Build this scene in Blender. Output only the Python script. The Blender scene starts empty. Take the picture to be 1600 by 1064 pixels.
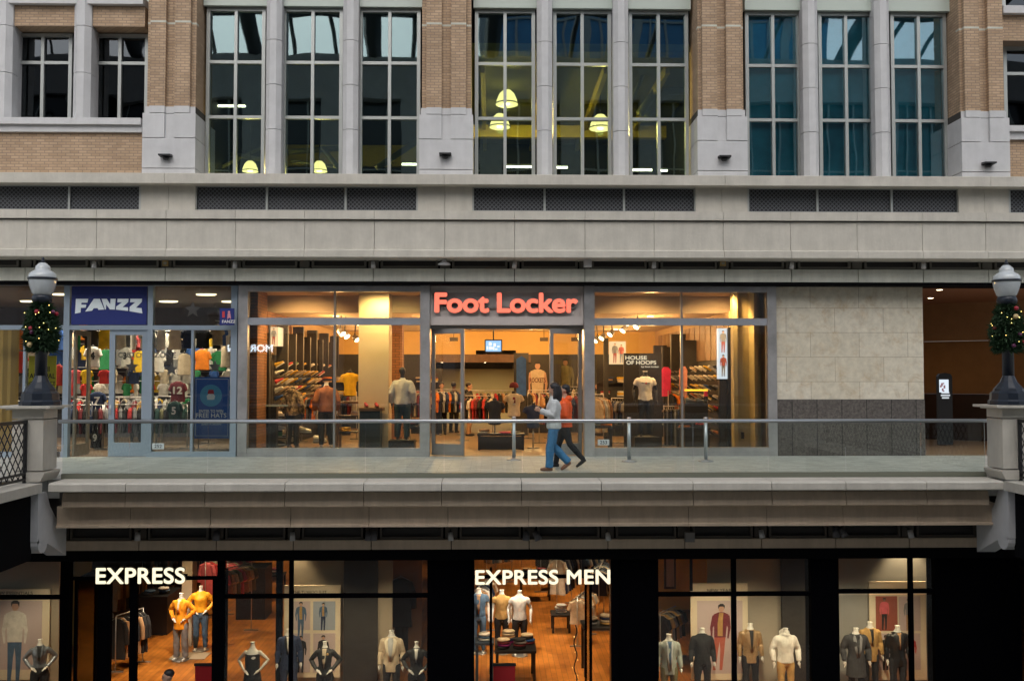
import bpy, math, random
from mathutils import Vector, Matrix, noise as mnoise
R = math.radians
rng = random.Random(7)
sc = bpy.context.scene
col = sc.collection

# ------------------------------------------------------------------ camera
YAW, FPX, HOR, CY, CZ = R(1.2), 1500.0, 588.0, -23.35, 1.93
PIT = math.atan((HOR - 532) / FPX)
cd = bpy.data.cameras.new("camera"); cam = bpy.data.objects.new("camera", cd); col.objects.link(cam)
cam.location = (0, CY, CZ); cam.rotation_euler = (R(90) + PIT, 0, -YAW)
cd.sensor_width = 36; cd.lens = 36 * FPX / 1600; cd.clip_start = .05; cd.clip_end = 4000
sc.camera = cam

# ------------------------------------------------------------------ world, sun, exposure
SUN_EL, SUN_ROT = R(46), R(195)
w = bpy.data.worlds.new("World"); sc.world = w; w.use_nodes = True
nt = w.node_tree
bg = nt.nodes["Background"]; sky = nt.nodes.new("ShaderNodeTexSky")
sky.sky_type = 'NISHITA'; sky.sun_disc = False
sky.sun_elevation = SUN_EL; sky.sun_rotation = SUN_ROT
sky.dust_density = 3.0; sky.air_density = 1.0
hsv = nt.nodes.new("ShaderNodeHueSaturation"); hsv.inputs['Saturation'].default_value = .45
nt.links.new(sky.outputs[0], hsv.inputs['Color']); nt.links.new(hsv.outputs[0], bg.inputs[0])
bg.inputs[1].default_value = 0.115
sd = bpy.data.lights.new("sun", 'SUN'); sd.energy = 1.35; sd.angle = R(50); sd.color = (1, .97, .94)
sun = bpy.data.objects.new("sun", sd); col.objects.link(sun)
sun.rotation_euler = (R(90) - SUN_EL, 0, R(15))
sc.view_settings.view_transform = 'Standard'; sc.view_settings.look = 'None'
sc.view_settings.exposure = 0.78; sc.view_settings.gamma = 1
sc.render.engine = 'CYCLES'
cy = sc.cycles
cy.use_denoising = True
try: cy.denoiser = 'OPENIMAGEDENOISE'
except Exception: pass
cy.max_bounces = 8; cy.diffuse_bounces = 3; cy.glossy_bounces = 4; cy.transmission_bounces = 4
cy.transparent_max_bounces = 16; cy.caustics_reflective = False; cy.caustics_refractive = False
cy.sample_clamp_indirect = 4

# ------------------------------------------------------------------ photo measurement helpers
_r = Vector((math.cos(YAW), -math.sin(YAW), 0))
_f = Vector((math.sin(YAW) * math.cos(PIT), math.cos(YAW) * math.cos(PIT), math.sin(PIT)))
_u = _r.cross(_f)
def P(px, py, Y):
    d = _f + _r * ((px - 800) / FPX) + _u * ((532 - py) / FPX)
    t = (Y - CY) / d.y
    return Vector((t * d.x, Y, CZ + t * d.z))
def X(px, Y, py=600): return P(px, py, Y).x
def Z(py, Y, px=780):
    if px == 780: py = py + (532 - py) * .010
    return P(px, py, Y).z

# ------------------------------------------------------------------ materials
MATS = {}
def mat(name, c, rough=.6, metal=0., vary=.0, scale=3., bump=0., emit=None, es=0., spec=.5, coat=0., streak=0.):
    if name in MATS: return MATS[name]
    m = bpy.data.materials.new(name); m.use_nodes = True; MATS[name] = m
    t = m.node_tree; b = t.nodes["Principled BSDF"]
    b.inputs['Base Color'].default_value = (*c, 1); b.inputs['Roughness'].default_value = rough
    b.inputs['Metallic'].default_value = metal; b.inputs['Specular IOR Level'].default_value = spec
    b.inputs['Coat Weight'].default_value = coat
    if emit: b.inputs['Emission Color'].default_value = (*emit, 1); b.inputs['Emission Strength'].default_value = es
    if vary or bump:
        g = t.nodes.new("ShaderNodeNewGeometry"); n = t.nodes.new("ShaderNodeTexNoise")
        n.inputs['Scale'].default_value = scale; n.inputs['Detail'].default_value = 6; n.inputs['Roughness'].default_value = .65
        t.links.new(g.outputs['Position'], n.inputs['Vector'])
        if vary:
            mr = t.nodes.new("ShaderNodeMapRange"); mr.inputs[1].default_value = .3; mr.inputs[2].default_value = .7
            mr.inputs[3].default_value = 1 - vary; mr.inputs[4].default_value = 1 + vary
            mx = t.nodes.new("ShaderNodeVectorMath"); mx.operation = 'SCALE'; mx.inputs[0].default_value = c
            t.links.new(n.outputs[0], mr.inputs[0]); fac = mr.outputs[0]
            if streak:                                  # rain streaks and dirt drawn out downwards
                vs_ = t.nodes.new("ShaderNodeVectorMath"); vs_.operation = 'MULTIPLY'; vs_.inputs[1].default_value = (1, 1, .12); t.links.new(g.outputs['Position'], vs_.inputs[0])
                n3 = t.nodes.new("ShaderNodeTexNoise"); n3.inputs['Scale'].default_value = 4.5; n3.inputs['Detail'].default_value = 5; n3.inputs['Roughness'].default_value = .7; t.links.new(vs_.outputs[0], n3.inputs['Vector'])
                m3 = t.nodes.new("ShaderNodeMapRange"); m3.inputs[1].default_value = .35; m3.inputs[2].default_value = .62; m3.inputs[3].default_value = 1 - streak; m3.inputs[4].default_value = 1
                t.links.new(n3.outputs[0], m3.inputs[0]); mm = t.nodes.new("ShaderNodeMath"); mm.operation = 'MULTIPLY'; t.links.new(fac, mm.inputs[0]); t.links.new(m3.outputs[0], mm.inputs[1]); fac = mm.outputs[0]
            t.links.new(fac, mx.inputs['Scale']); t.links.new(mx.outputs[0], b.inputs['Base Color'])
        if bump:
            n2 = t.nodes.new("ShaderNodeTexNoise"); n2.inputs['Scale'].default_value = scale * 9; n2.inputs['Detail'].default_value = 4
            t.links.new(g.outputs['Position'], n2.inputs['Vector'])
            bp = t.nodes.new("ShaderNodeBump"); bp.inputs['Strength'].default_value = bump; bp.inputs['Distance'].default_value = .008
            t.links.new(n2.outputs[0], bp.inputs['Height']); t.links.new(bp.outputs[0], b.inputs['Normal'])
    return m
def cloth(name, c, rough=.85): return mat(name, c, rough, vary=.22, scale=6, bump=.35)

def tex_mat(name, build, rough=.7):
    m = bpy.data.materials.new(name); m.use_nodes = True; MATS[name] = m
    t = m.node_tree; b = t.nodes["Principled BSDF"]; b.inputs['Roughness'].default_value = rough
    build(t, b, t.nodes.new("ShaderNodeNewGeometry")); return m
def wallvec(t, g, sx=1., sz=1.):
    s = t.nodes.new("ShaderNodeSeparateXYZ"); t.links.new(g.outputs['Position'], s.inputs[0])
    a = t.nodes.new("ShaderNodeMath"); a.operation = 'ADD'
    t.links.new(s.outputs[0], a.inputs[0]); t.links.new(s.outputs[1], a.inputs[1])
    c = t.nodes.new("ShaderNodeCombineXYZ"); t.links.new(a.outputs[0], c.inputs[0]); t.links.new(s.outputs[2], c.inputs[1])
    return c.outputs[0]
def brickmat(name, c1, c2, mo, w=.2, h=.067, mortar=.009):
    def f(t, b, g):
        v = wallvec(t, g); k = t.nodes.new("ShaderNodeTexBrick")
        k.inputs['Scale'].default_value = 1; k.inputs['Brick Width'].default_value = w; k.inputs['Row Height'].default_value = h
        k.inputs['Mortar Size'].default_value = mortar; k.inputs['Mortar Smooth'].default_value = .1
        k.inputs['Color1'].default_value = (*c1, 1); k.inputs['Color2'].default_value = (*c2, 1); k.inputs['Mortar'].default_value = (*mo, 1)
        t.links.new(v, k.inputs['Vector'])
        n = t.nodes.new("ShaderNodeTexNoise"); n.inputs['Scale'].default_value = 2.2; n.inputs['Detail'].default_value = 5
        t.links.new(g.outputs['Position'], n.inputs['Vector'])
        mr = t.nodes.new("ShaderNodeMapRange"); mr.inputs[1].default_value = .3; mr.inputs[2].default_value = .7; mr.inputs[3].default_value = .87; mr.inputs[4].default_value = 1.10
        t.links.new(n.outputs[0], mr.inputs[0])
        mx = t.nodes.new("ShaderNodeVectorMath"); mx.operation = 'SCALE'
        t.links.new(k.outputs['Color'], mx.inputs[0]); t.links.new(mr.outputs[0], mx.inputs['Scale']); t.links.new(mx.outputs[0], b.inputs['Base Color'])
        bp = t.nodes.new("ShaderNodeBump"); bp.inputs['Strength'].default_value = .6; bp.inputs['Distance'].default_value = .01; bp.invert = True
        t.links.new(k.outputs['Fac'], bp.inputs['Height']); t.links.new(bp.outputs[0], b.inputs['Normal'])
    return tex_mat(name, f, .85)
def tilemat(name, c1, c2, mo, w, h, mortar, axes, rough, vary=(.88, 1.1), nscale=4., offset=.5, stretch=1., tint=None):
    def f(t, b, g):
        s = t.nodes.new("ShaderNodeSeparateXYZ"); t.links.new(g.outputs['Position'], s.inputs[0])
        c = t.nodes.new("ShaderNodeCombineXYZ"); t.links.new(s.outputs[axes[0]], c.inputs[0]); t.links.new(s.outputs[axes[1]], c.inputs[1])
        k = t.nodes.new("ShaderNodeTexBrick"); k.inputs['Scale'].default_value = 1; k.offset = offset
        k.inputs['Brick Width'].default_value = w; k.inputs['Row Height'].default_value = h
        k.inputs['Mortar Size'].default_value = mortar; k.inputs['Mortar Smooth'].default_value = 0
        k.inputs['Color1'].default_value = (*c1, 1); k.inputs['Color2'].default_value = (*c2, 1); k.inputs['Mortar'].default_value = (*mo, 1)
        t.links.new(c.outputs[0], k.inputs['Vector'])
        sc_ = t.nodes.new("ShaderNodeVectorMath"); sc_.operation = 'MULTIPLY'; sc_.inputs[1].default_value = (1, stretch, 1)
        t.links.new(g.outputs['Position'], sc_.inputs[0])
        n = t.nodes.new("ShaderNodeTexNoise"); n.inputs['Scale'].default_value = nscale; n.inputs['Detail'].default_value = 8; n.inputs['Roughness'].default_value = .7
        t.links.new(sc_.outputs[0], n.inputs['Vector'])
        mr = t.nodes.new("ShaderNodeMapRange"); mr.inputs[1].default_value = .32; mr.inputs[2].default_value = .68; mr.inputs[3].default_value = vary[0]; mr.inputs[4].default_value = vary[1]
        t.links.new(n.outputs[0], mr.inputs[0])
        mx = t.nodes.new("ShaderNodeVectorMath"); mx.operation = 'SCALE'
        src = k.outputs['Color']
        if tint:                                        # rusty veins and blotches of the stone itself
            n2 = t.nodes.new("ShaderNodeTexNoise"); n2.inputs['Scale'].default_value = 2.6; n2.inputs['Detail'].default_value = 9; n2.inputs['Roughness'].default_value = .75; n2.inputs['Distortion'].default_value = .6
            t.links.new(g.outputs['Position'], n2.inputs['Vector']); m2 = t.nodes.new("ShaderNodeMapRange"); m2.inputs[1].default_value = .50; m2.inputs[2].default_value = .68; m2.inputs[4].default_value = .75
            t.links.new(n2.outputs[0], m2.inputs[0]); mc = t.nodes.new("ShaderNodeMix"); mc.data_type = 'RGBA'; mc.inputs[7].default_value = (*tint, 1)
            t.links.new(m2.outputs[0], mc.inputs[0]); t.links.new(src, mc.inputs[6]); src = mc.outputs[2]
        t.links.new(src, mx.inputs[0]); t.links.new(mr.outputs[0], mx.inputs['Scale']); t.links.new(mx.outputs[0], b.inputs['Base Color'])
    return tex_mat(name, f, rough)
def glassmat(name, tint, refl, ior=1.45, wav=0., wscale=1.2, dirt=0., scol=(.9, .95, 1)):
    m = bpy.data.materials.new(name); m.use_nodes = True; t = m.node_tree; t.nodes.remove(t.nodes["Principled BSDF"]); MATS[name] = m
    o = t.nodes["Material Output"]; tr = t.nodes.new("ShaderNodeBsdfTransparent"); tr.inputs[0].default_value = (*tint, 1)
    gl = t.nodes.new("ShaderNodeBsdfGlossy"); gl.inputs['Roughness'].default_value = .015; gl.inputs[0].default_value = (*scol, 1)
    mx = t.nodes.new("ShaderNodeMixShader"); fr = t.nodes.new("ShaderNodeFresnel"); fr.inputs[0].default_value = ior
    ad = t.nodes.new("ShaderNodeMath"); ad.operation = 'ADD'; ad.use_clamp = True; ad.inputs[1].default_value = refl
    t.links.new(fr.outputs[0], ad.inputs[0]); t.links.new(ad.outputs[0], mx.inputs[0])
    t.links.new(tr.outputs[0], mx.inputs[1]); t.links.new(gl.outputs[0], mx.inputs[2]); t.links.new(mx.outputs[0], o.inputs[0])
    if wav:
        g = t.nodes.new("ShaderNodeNewGeometry"); n = t.nodes.new("ShaderNodeTexNoise"); n.inputs['Scale'].default_value = wscale; n.inputs['Detail'].default_value = 1
        t.links.new(g.outputs['Position'], n.inputs['Vector'])
        bp = t.nodes.new("ShaderNodeBump"); bp.inputs['Strength'].default_value = 1; bp.inputs['Distance'].default_value = wav
        t.links.new(n.outputs[0], bp.inputs['Height']); t.links.new(bp.outputs[0], gl.inputs['Normal'])
    return m

STONE = mat("cast stone", (.56, .53, .465), .8, vary=.10, scale=2.2, bump=.25, streak=.10)
STONEW = mat("pale cast stone", (.60, .60, .605), .8, vary=.07, scale=2.5, bump=.2, streak=.06)
STONEG = mat("olive stone fascia", (.62, .62, .54), .75, vary=.08, scale=2.5, bump=.1, streak=.15)
STONEB = mat("brown stone band", (.58, .46, .34), .8, vary=.10, scale=2.2, bump=.15, streak=.15)
JOINT = mat("joint dark", (.06, .055, .05), .9)
BRICK = brickmat("buff brick", (.54, .385, .25), (.43, .295, .185), (.30, .22, .16))
BRICKI = brickmat("inside brick", (.30, .13, .05), (.22, .09, .035), (.12, .07, .04), .21, .075)
SPAND = mat("spandrel metal", (.50, .56, .50), .4)
ALU = mat("window aluminium", (.44, .46, .44), .4, .5)
ALUB = mat("blue grey storefront aluminium", (.38, .46, .55), .35, .55, vary=.04)
STEEL = mat("brushed steel", (.50, .49, .49), .38, .7, vary=.25, scale=1.3)
STEELD = mat("door steel", (.33, .31, .29), .4, .6, vary=.1, scale=2)
BLACK = mat("black metal", (.012, .012, .014), .45)
BLACKW = mat("black frame", (.001, .001, .002), .8, spec=.03)
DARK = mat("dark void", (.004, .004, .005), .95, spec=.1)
GLASSU = glassmat("office glass", (.72, .78, .66), .13, 1.5, .004, .7, scol=(.72, .92, 1))
GLASSR = glassmat("blinded glass", (.80, .94, .95), .12, 1.5, .004, .7, scol=(.72, .92, 1))
GLASSD = glassmat("dark window glass", (.3, .35, .36), .03, 1.5, .012, .8)
GLASS = glassmat("shop glass", (.95, .96, .95), .012, 1.45)
GLASSE = glassmat("lower shop glass", (.86, .87, .84), .0, 1.45)
GLASSB = glassmat("railing glass", (.92, .96, .935), .012, 1.42)
LIME = tilemat("limestone", (.66, .61, .50), (.60, .545, .43), (.36, .31, .23), 1.20, .60, .006, (0, 2), .7, (.84, 1.10), 6.0, tint=(.48, .36, .22))
GRAN = tilemat("granite wainscot", (.105, .092, .082), (.085, .075, .068), (.012, .012, .012), .61, 4., .009, (0, 2), .5, (.45, 1.6), 16, offset=0)
PAVE = tilemat("walkway paving", (.52, .52, .475), (.43, .43, .39), (.25, .25, .23), .45, .22, .005, (0, 1), .55, (.65, 1.25), 2.5, stretch=3)
WOODF = tilemat("wood floor", (.48, .175, .03), (.34, .115, .02), (.08, .04, .015), 1.6, .13, .004, (1, 0), .3, (.6, 1.3), 1.6)
TILEF = tilemat("shop floor tile", (.36, .25, .16), (.32, .22, .14), (.2, .15, .1), .6, .6, .004, (0, 1), .4)
TILEP = tilemat("passage floor", (.35, .22, .12), (.3, .18, .1), (.15, .1, .06), .4, .4, .004, (0, 1), .3)
CREAM = mat("cream wall", (.50, .33, .16), .8, vary=.04)
YELLOW = mat("yellow painted wall", (.70, .44, .15), .8, vary=.04)
CEIL = mat("shop ceiling", (.60, .44, .27), .85)
CHAR = mat("charcoal panel", (.03, .027, .025), .6, vary=.2)
BROWNP = mat("brown panel", (.12, .06, .03), .5, vary=.25, scale=4)
WHITE = mat("white paint", (.75, .74, .7), .5)
MANQ = mat("mannequin white", (.72, .70, .66), .45)
MANQB = mat("mannequin black", (.02, .02, .022), .4)
SKIN = mat("skin", (.50, .29, .20), .55)
SKIND = mat("darker skin", (.20, .11, .07), .55)
HAIRB = mat("black hair", (.012, .010, .012), .5, bump=.3, scale=20)
HAIRY = mat("blond hair", (.42, .20, .05), .5, bump=.3, scale=20)
def emitm(name, c, s): return mat(name, (.02, .02, .02), .5, emit=c, es=s)
LAMPW = emitm("warm downlight", (1, .80, .50), 9)
LAMPC = emitm("cool tube", (1, .98, .85), 7)

# ------------------------------------------------------------------ mesh building
class G:
    def __init__(s): s.v = []; s.f = []; s.m = []; s.sm = []
    def add(s, vs, fs, mi=0, smooth=False):
        o = len(s.v); s.v += [tuple(p) for p in vs]
        for f in fs: s.f.append(tuple(i + o for i in f)); s.m.append(mi); s.sm.append(smooth)
        return s
    def box(s, x0, x1, y0, y1, z0, z1, mi=0):
        if x0 > x1: x0, x1 = x1, x0
        if y0 > y1: y0, y1 = y1, y0
        if z0 > z1: z0, z1 = z1, z0
        return s.add([(x0, y0, z0), (x1, y0, z0), (x1, y1, z0), (x0, y1, z0), (x0, y0, z1), (x1, y0, z1), (x1, y1, z1), (x0, y1, z1)],
              [(0, 3, 2, 1), (4, 5, 6, 7), (0, 1, 5, 4), (1, 2, 6, 5), (2, 3, 7, 6), (3, 0, 4, 7)], mi)
    def obox(s, c, rz, sx, sy, z0, z1, mi=0):
        ca, sa = math.cos(rz), math.sin(rz); v = []
        for z in (z0, z1):
            for a, b in ((-1, -1), (1, -1), (1, 1), (-1, 1)):
                x, y = a * sx / 2, b * sy / 2; v.append((c[0] + x * ca - y * sa, c[1] + x * sa + y * ca, z))
        return s.add(v, [(0, 3, 2, 1), (4, 5, 6, 7), (0, 1, 5, 4), (1, 2, 6, 5), (2, 3, 7, 6), (3, 0, 4, 7)], mi)
    def prism(s, poly, a0, a1, plane='xz', mi=0, smooth=False):
        n = len(poly)
        def q(p, a): return (p[0], a, p[1]) if plane == 'xz' else ((a, p[0], p[1]) if plane == 'yz' else (p[0], p[1], a))
        v = [q(p, a0) for p in poly] + [q(p, a1) for p in poly]
        s.add(v, [tuple(range(n))[::-1], tuple(range(n, 2 * n))], mi)
        o = len(s.v) - 2 * n
        for i in range(n):
            j = (i + 1) % n; s.f.append((o + i, o + j, o + n + j, o + n + i)); s.m.append(mi); s.sm.append(smooth)
        return s
    def tube(s, pts, rad, n=8, mi=0, flat=None, cap=True):
        pts = [Vector(p) for p in pts]; k = len(pts)
        if not hasattr(rad, '__len__'): rad = [rad] * k
        vs = []; prev = None
        for i, p in enumerate(pts):
            d = (pts[min(i + 1, k - 1)] - pts[max(i - 1, 0)]).normalized()
            if prev is None:
                a = d.cross(Vector((0, 1, 0)));  a = a if a.length > .1 else d.cross(Vector((1, 0, 0)))
            else: a = prev - d * prev.dot(d)
            a.normalize(); prev = a; b = d.cross(a)
            for j in range(n):
                t = 2 * math.pi * j / n; fl = flat if flat else 1
                vs.append(p + a * math.cos(t) * rad[i] + b * math.sin(t) * rad[i] * fl)
        fs = [(i * n + j, i * n + (j + 1) % n, (i + 1) * n + (j + 1) % n, (i + 1) * n + j) for i in range(k - 1) for j in range(n)]
        if cap: fs += [tuple(range(n))[::-1], tuple(range((k - 1) * n, k * n))]
        return s.add(vs, fs, mi, True)
    def ball(s, c, rx, ry=None, rz=None, n=12, m=8, mi=0):
        ry = ry or rx; rz = rz or rx; vs = [(c[0], c[1], c[2] + rz)]
        for i in range(1, m):
            t = math.pi * i / m
            for j in range(n):
                p = 2 * math.pi * j / n; vs.append((c[0] + rx * math.sin(t) * math.cos(p), c[1] + ry * math.sin(t) * math.sin(p), c[2] + rz * math.cos(t)))
        vs.append((c[0], c[1], c[2] - rz)); L = len(vs) - 1
        fs = [(0, 1 + j, 1 + (j + 1) % n) for j in range(n)]
        fs += [(1 + i * n + j, 1 + (i + 1) * n + j, 1 + (i + 1) * n + (j + 1) % n, 1 + i * n + (j + 1) % n) for i in range(m - 2) for j in range(n)]
        fs += [(L, 1 + (m - 2) * n + (j + 1) % n, 1 + (m - 2) * n + j) for j in range(n)]
        return s.add(vs, fs, mi, True)
    def lathe(s, c, prof, n=20, mi=0, smooth=True):
        vs = []; k = len(prof)
        for r, z in prof:
            for j in range(n):
                p = 2 * math.pi * j / n; vs.append((c[0] + r * math.cos(p), c[1] + r * math.sin(p), c[2] + z))
        fs = [(i * n + j, i * n + (j + 1) % n, (i + 1) * n + (j + 1) % n, (i + 1) * n + j) for i in range(k - 1) for j in range(n)]
        fs += [tuple(range(n))[::-1], tuple(range((k - 1) * n, k * n))]
        return s.add(vs, fs, mi, smooth)
    def loft(s, rings, n=16, mi=0):     # (cx, cy, z, a, b)
        vs = []; k = len(rings)
        for cx, cy_, z, a, b in rings:
            for j in range(n):
                p = 2 * math.pi * j / n; vs.append((cx + a * math.cos(p), cy_ + b * math.sin(p), z))
        fs = [(i * n + j, i * n + (j + 1) % n, (i + 1) * n + (j + 1) % n, (i + 1) * n + j) for i in range(k - 1) for j in range(n)]
        fs += [tuple(range(n))[::-1], tuple(range((k - 1) * n, k * n))]
        return s.add(vs, fs, mi, True)
    def quad(s, a, b, c, d, mi=0): return s.add([a, b, c, d], [(0, 1, 2, 3)], mi)
    def mesh(s, name, mats, off=(0, 0, 0)):
        me = bpy.data.meshes.new(name)
        me.from_pydata([(x - off[0], y - off[1], z - off[2]) for x, y, z in s.v], [], s.f)
        for m in (mats if isinstance(mats, (list, tuple)) else [mats]): me.materials.append(m)
        me.polygons.foreach_set('material_index', s.m); me.polygons.foreach_set('use_smooth', s.sm)
        me.update(); return me
def wloc(o):
    v = Vector((0, 0, 0))
    while o: v += o.location; o = o.parent
    return v
def link(name, me, parent=None, loc=None):
    o = bpy.data.objects.new(name, me); col.objects.link(o)
    if parent: o.parent = parent
    if loc is not None: o.location = loc
    return o
def part(name, g, mats, parent=None, local=False):
    off = (0, 0, 0) if local or parent is None else wloc(parent)
    return link(name, g.mesh(name, mats, off), parent)
def tag(o, label=None, cat=None, group=None, kind=None):
    if label: o['label'] = label
    if cat: o['category'] = cat
    if group: o['group'] = group
    if kind: o['kind'] = kind
    return o
USED = {}
def thing(name, label, cat, loc=(0, 0, 0), rz=0, group=None):
    o = link(name, None, None, loc); o.rotation_euler = (0, 0, rz); o.empty_display_size = .1
    return tag(o, label, cat, group)
def single(name, g, mats, label, cat, group=None, base=None):
    """a thing that is one mesh; base = world point of its origin"""
    b = base or (0, 0, 0)
    o = link(name, g.mesh(name, mats, b), None, b); return tag(o, label, cat, group)
def struct(name, g, mats): return tag(part(name, g, mats), kind='structure')
def copy_tree(o, parent=None):
    c = o.copy(); col.objects.link(c); c.parent = parent
    for ch in list(o.children): copy_tree(ch, c)
    return c
ORD = "first second third fourth fifth sixth seventh eighth ninth tenth eleventh twelfth thirteenth fourteenth fifteenth sixteenth seventeenth eighteenth nineteenth twentieth".split()
def textmesh(s, h, depth=.02, bold=0., width=None, mats=None, align='CENTER', spacing=1.):
    """lettering mesh standing in XZ facing -Y; cap height h; x centred; base at z=0, back at y=0"""
    cu = bpy.data.curves.new("lettering", 'FONT'); cu.body = s; cu.size = 1; cu.extrude = .05; cu.space_character = spacing
    cu.align_x = 'LEFT'; o = bpy.data.objects.new("tmp", cu); col.objects.link(o)
    dg = bpy.context.evaluated_depsgraph_get(); me = bpy.data.meshes.new_from_object(o.evaluated_get(dg))
    bpy.data.objects.remove(o); bpy.data.curves.remove(cu)
    xs = [v.co.x for v in me.vertices]; ys = [v.co.y for v in me.vertices]
    x0, x1, y0, y1 = min(xs), max(xs), min(ys), max(ys)
    k = h / (y1 - y0); kx = (width / (x1 - x0)) if width else k
    for v in me.vertices:
        x, y, z = v.co; X_ = (x - (x0 + x1) / 2) * kx
        v.co = (X_, -depth if z > 0 else 0, (y - y0) * k)
    if bold:                                     # thicken the strokes with shifted copies, each a hair behind the last
        bv = [tuple(v.co) for v in me.vertices]; bf = [tuple(p.vertices) for p in me.polygons]; vs = []; fs = []
        r_ = bold * h; n_ = 8
        for i in range(n_ + 1):
            dx, dz = (0, 0) if i == n_ else (r_ * math.cos(2 * math.pi * i / n_), r_ * math.sin(2 * math.pi * i / n_))
            o_ = len(vs); e_ = .00025 * i
            sx_ = (1 - 2 * r_ / width) if width else 1.; sz_ = 1 - 2 * r_ / h
            vs += [(x * sx_ + dx, (y + e_) if y < -1e-6 else y, r_ + z * sz_ + dz) for x, y, z in bv]; fs += [tuple(q + o_ for q in f) for f in bf]
        bpy.data.meshes.remove(me); me = bpy.data.meshes.new("lettering"); me.from_pydata(vs, [], fs); me.update()
    me.materials.clear()
    for m in (mats or [WHITE]): me.materials.append(m)
    return me

# ------------------------------------------------------------------ remeshed organic shapes
def organic(g, name, vox=.014, it=3, fold=0.):
    me = g.mesh(name, [WHITE]); o = bpy.data.objects.new("tmp", me); col.objects.link(o)
    r = o.modifiers.new("r", 'REMESH'); r.mode = 'VOXEL'; r.voxel_size = vox; r.use_smooth_shade = True
    s = o.modifiers.new("s", 'SMOOTH'); s.factor = .5; s.iterations = it
    dg = bpy.context.evaluated_depsgraph_get(); out = bpy.data.meshes.new_from_object(o.evaluated_get(dg))
    bpy.data.objects.remove(o); out.name = name
    out.materials.clear(); out.materials.append(WHITE)
    if fold:                                          # cloth folds: slanting ripples, stronger toward the hem and elbows
        nrm = [v.normal.copy() for v in out.vertices]
        for v, nn in zip(out.vertices, nrm):
            c = v.co; n_ = mnoise.noise(Vector((c.x * 9, c.y * 9, c.z * 5.5 + c.x * 6))) + .5 * mnoise.noise(Vector((c.x * 22, c.y * 22, c.z * 13 - c.x * 10)))
            v.co = c + Vector((nn.x, nn.y, nn.z * .3)) * n_ * fold
    out.polygons.foreach_set('use_smooth', [True] * len(out.polygons)); return out
CACHE = {}
def cached(key, fn):
    if key not in CACHE: CACHE[key] = fn()
    return CACHE[key]
def olink(name, me, m, parent):
    o = link(name, me, parent); o.material_slots[0].link = 'OBJECT'; o.material_slots[0].material = m; return o

# torso profile (z, a, b)  male and female, for 1.75 m standing height
TORSO = {'m': [(.80, .145, .10), (.88, .165, .115), (.97, .152, .11), (1.07, .142, .102), (1.18, .155, .11), (1.27, .172, .118), (1.34, .178, .11), (1.385, .162, .095), (1.42, .125, .08), (1.45, .085, .068), (1.50, .06, .06)],
         'f': [(.80, .15, .10), (.88, .17, .118), (.97, .145, .105), (1.08, .118, .09), (1.18, .13, .10), (1.26, .146, .125), (1.33, .148, .105), (1.375, .132, .085), (1.41, .10, .072), (1.44, .07, .058), (1.49, .05, .052)]}
def tor(sex, z):
    T = TORSO[sex]
    if z <= T[0][0]: return T[0][1:]
    for (z0, a0, b0), (z1, a1, b1) in zip(T, T[1:]):
        if z <= z1:
            t = (z - z0) / (z1 - z0); return (a0 + (a1 - a0) * t, b0 + (b1 - b0) * t)
    return T[-1][1:]
def pose(kind, sex='m'):
    sx = .178 if sex == 'm' else .15; J = {}
    for s, k in ((-1, 'R'), (1, 'L')):
        J['sh' + k] = (s * sx, 0, 1.36)
        J['el' + k] = (s * (sx + .055), .03, 1.12); J['wr' + k] = (s * (sx + .07), -.05, .88)
        J['hd' + k] = (s * .0, -.25, -1)
        J['hip' + k] = (s * .09, 0, .88); J['kn' + k] = (s * .105, -.01, .49); J['an' + k] = (s * .115, .02, .085); J['ft' + k] = (s * .02, -1, 0)
        if kind in ('hips',):
            J['el' + k] = (s * (sx + .17), .08, 1.17); J['wr' + k] = (s * (sx + .015), -.07, .99); J['hd' + k] = (-s * .7, -.5, -.4)
        if kind == 'wide':
            J['el' + k] = (s * (sx + .10), .05, 1.13); J['wr' + k] = (s * (sx + .09), -.06, .90)
    return J
def hand(g, w, d, s):
    w = Vector(w); d = Vector(d).normalized()
    side = Vector((0, -1, 0)) if abs(d.y) < .8 else Vector((0, 0, 1))
    side = (side - d * side.dot(d)).normalized(); nrm = d.cross(side).normalized()
    g.tube([w, w + d * .045, w + d * .085], [.022, .036, .034], 8, flat=.5 if abs(nrm.x) < 9 else .5)
    for i, (o, L) in enumerate(((-.027, .062), (-.009, .075), (.009, .07), (.026, .055))):
        b = w + d * .078 + side * o
        g.tube([b, b + d * L * .5 + nrm * -.006 * s, b + d * L + nrm * -.022 * s], [.0095, .009, .007], 6)
    b = w + d * .03 + side * .03
    g.tube([b, b + side * .022 + d * .025, b + side * .028 + d * .055], [.012, .011, .008], 6)
def limbrings(a, b, c, r0, r1, r2):
    a, b, c = Vector(a), Vector(b), Vector(c)
    return [a, a.lerp(b, .35), a.lerp(b, .75), b, b.lerp(c, .3), b.lerp(c, .65), c], [r0, r0 * .97, r1 * 1.08, r1, r1 * 1.04, (r1 + r2) / 2 * .95, r2]
def head(g, c, yaw=0, face=True):
    x, y, z = c; ca, sa = math.cos(yaw), math.sin(yaw)
    def q(a, b, e): return (x + a * ca - b * sa, y + a * sa + b * ca, z + e)
    g.ball(q(0, .01, .02), .078, .094, .10, 14, 10)
    g.ball(q(0, -.028, -.045), .055, .06, .062, 12, 8)
    if face:
        g.tube([q(0, -.082, .02), q(0, -.108, -.018), q(0, -.085, -.025)], [.008, .014, .008], 6)
        g.ball(q(0, -.080, -.055), .024, .012, .010, 8, 5)
        for s in (-1, 1):
            g.ball(q(s * .078, .012, -.002), .010, .022, .032, 8, 6)
            g.ball(q(s * .03, -.078, .033), .02, .012, .007, 8, 5)
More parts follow.
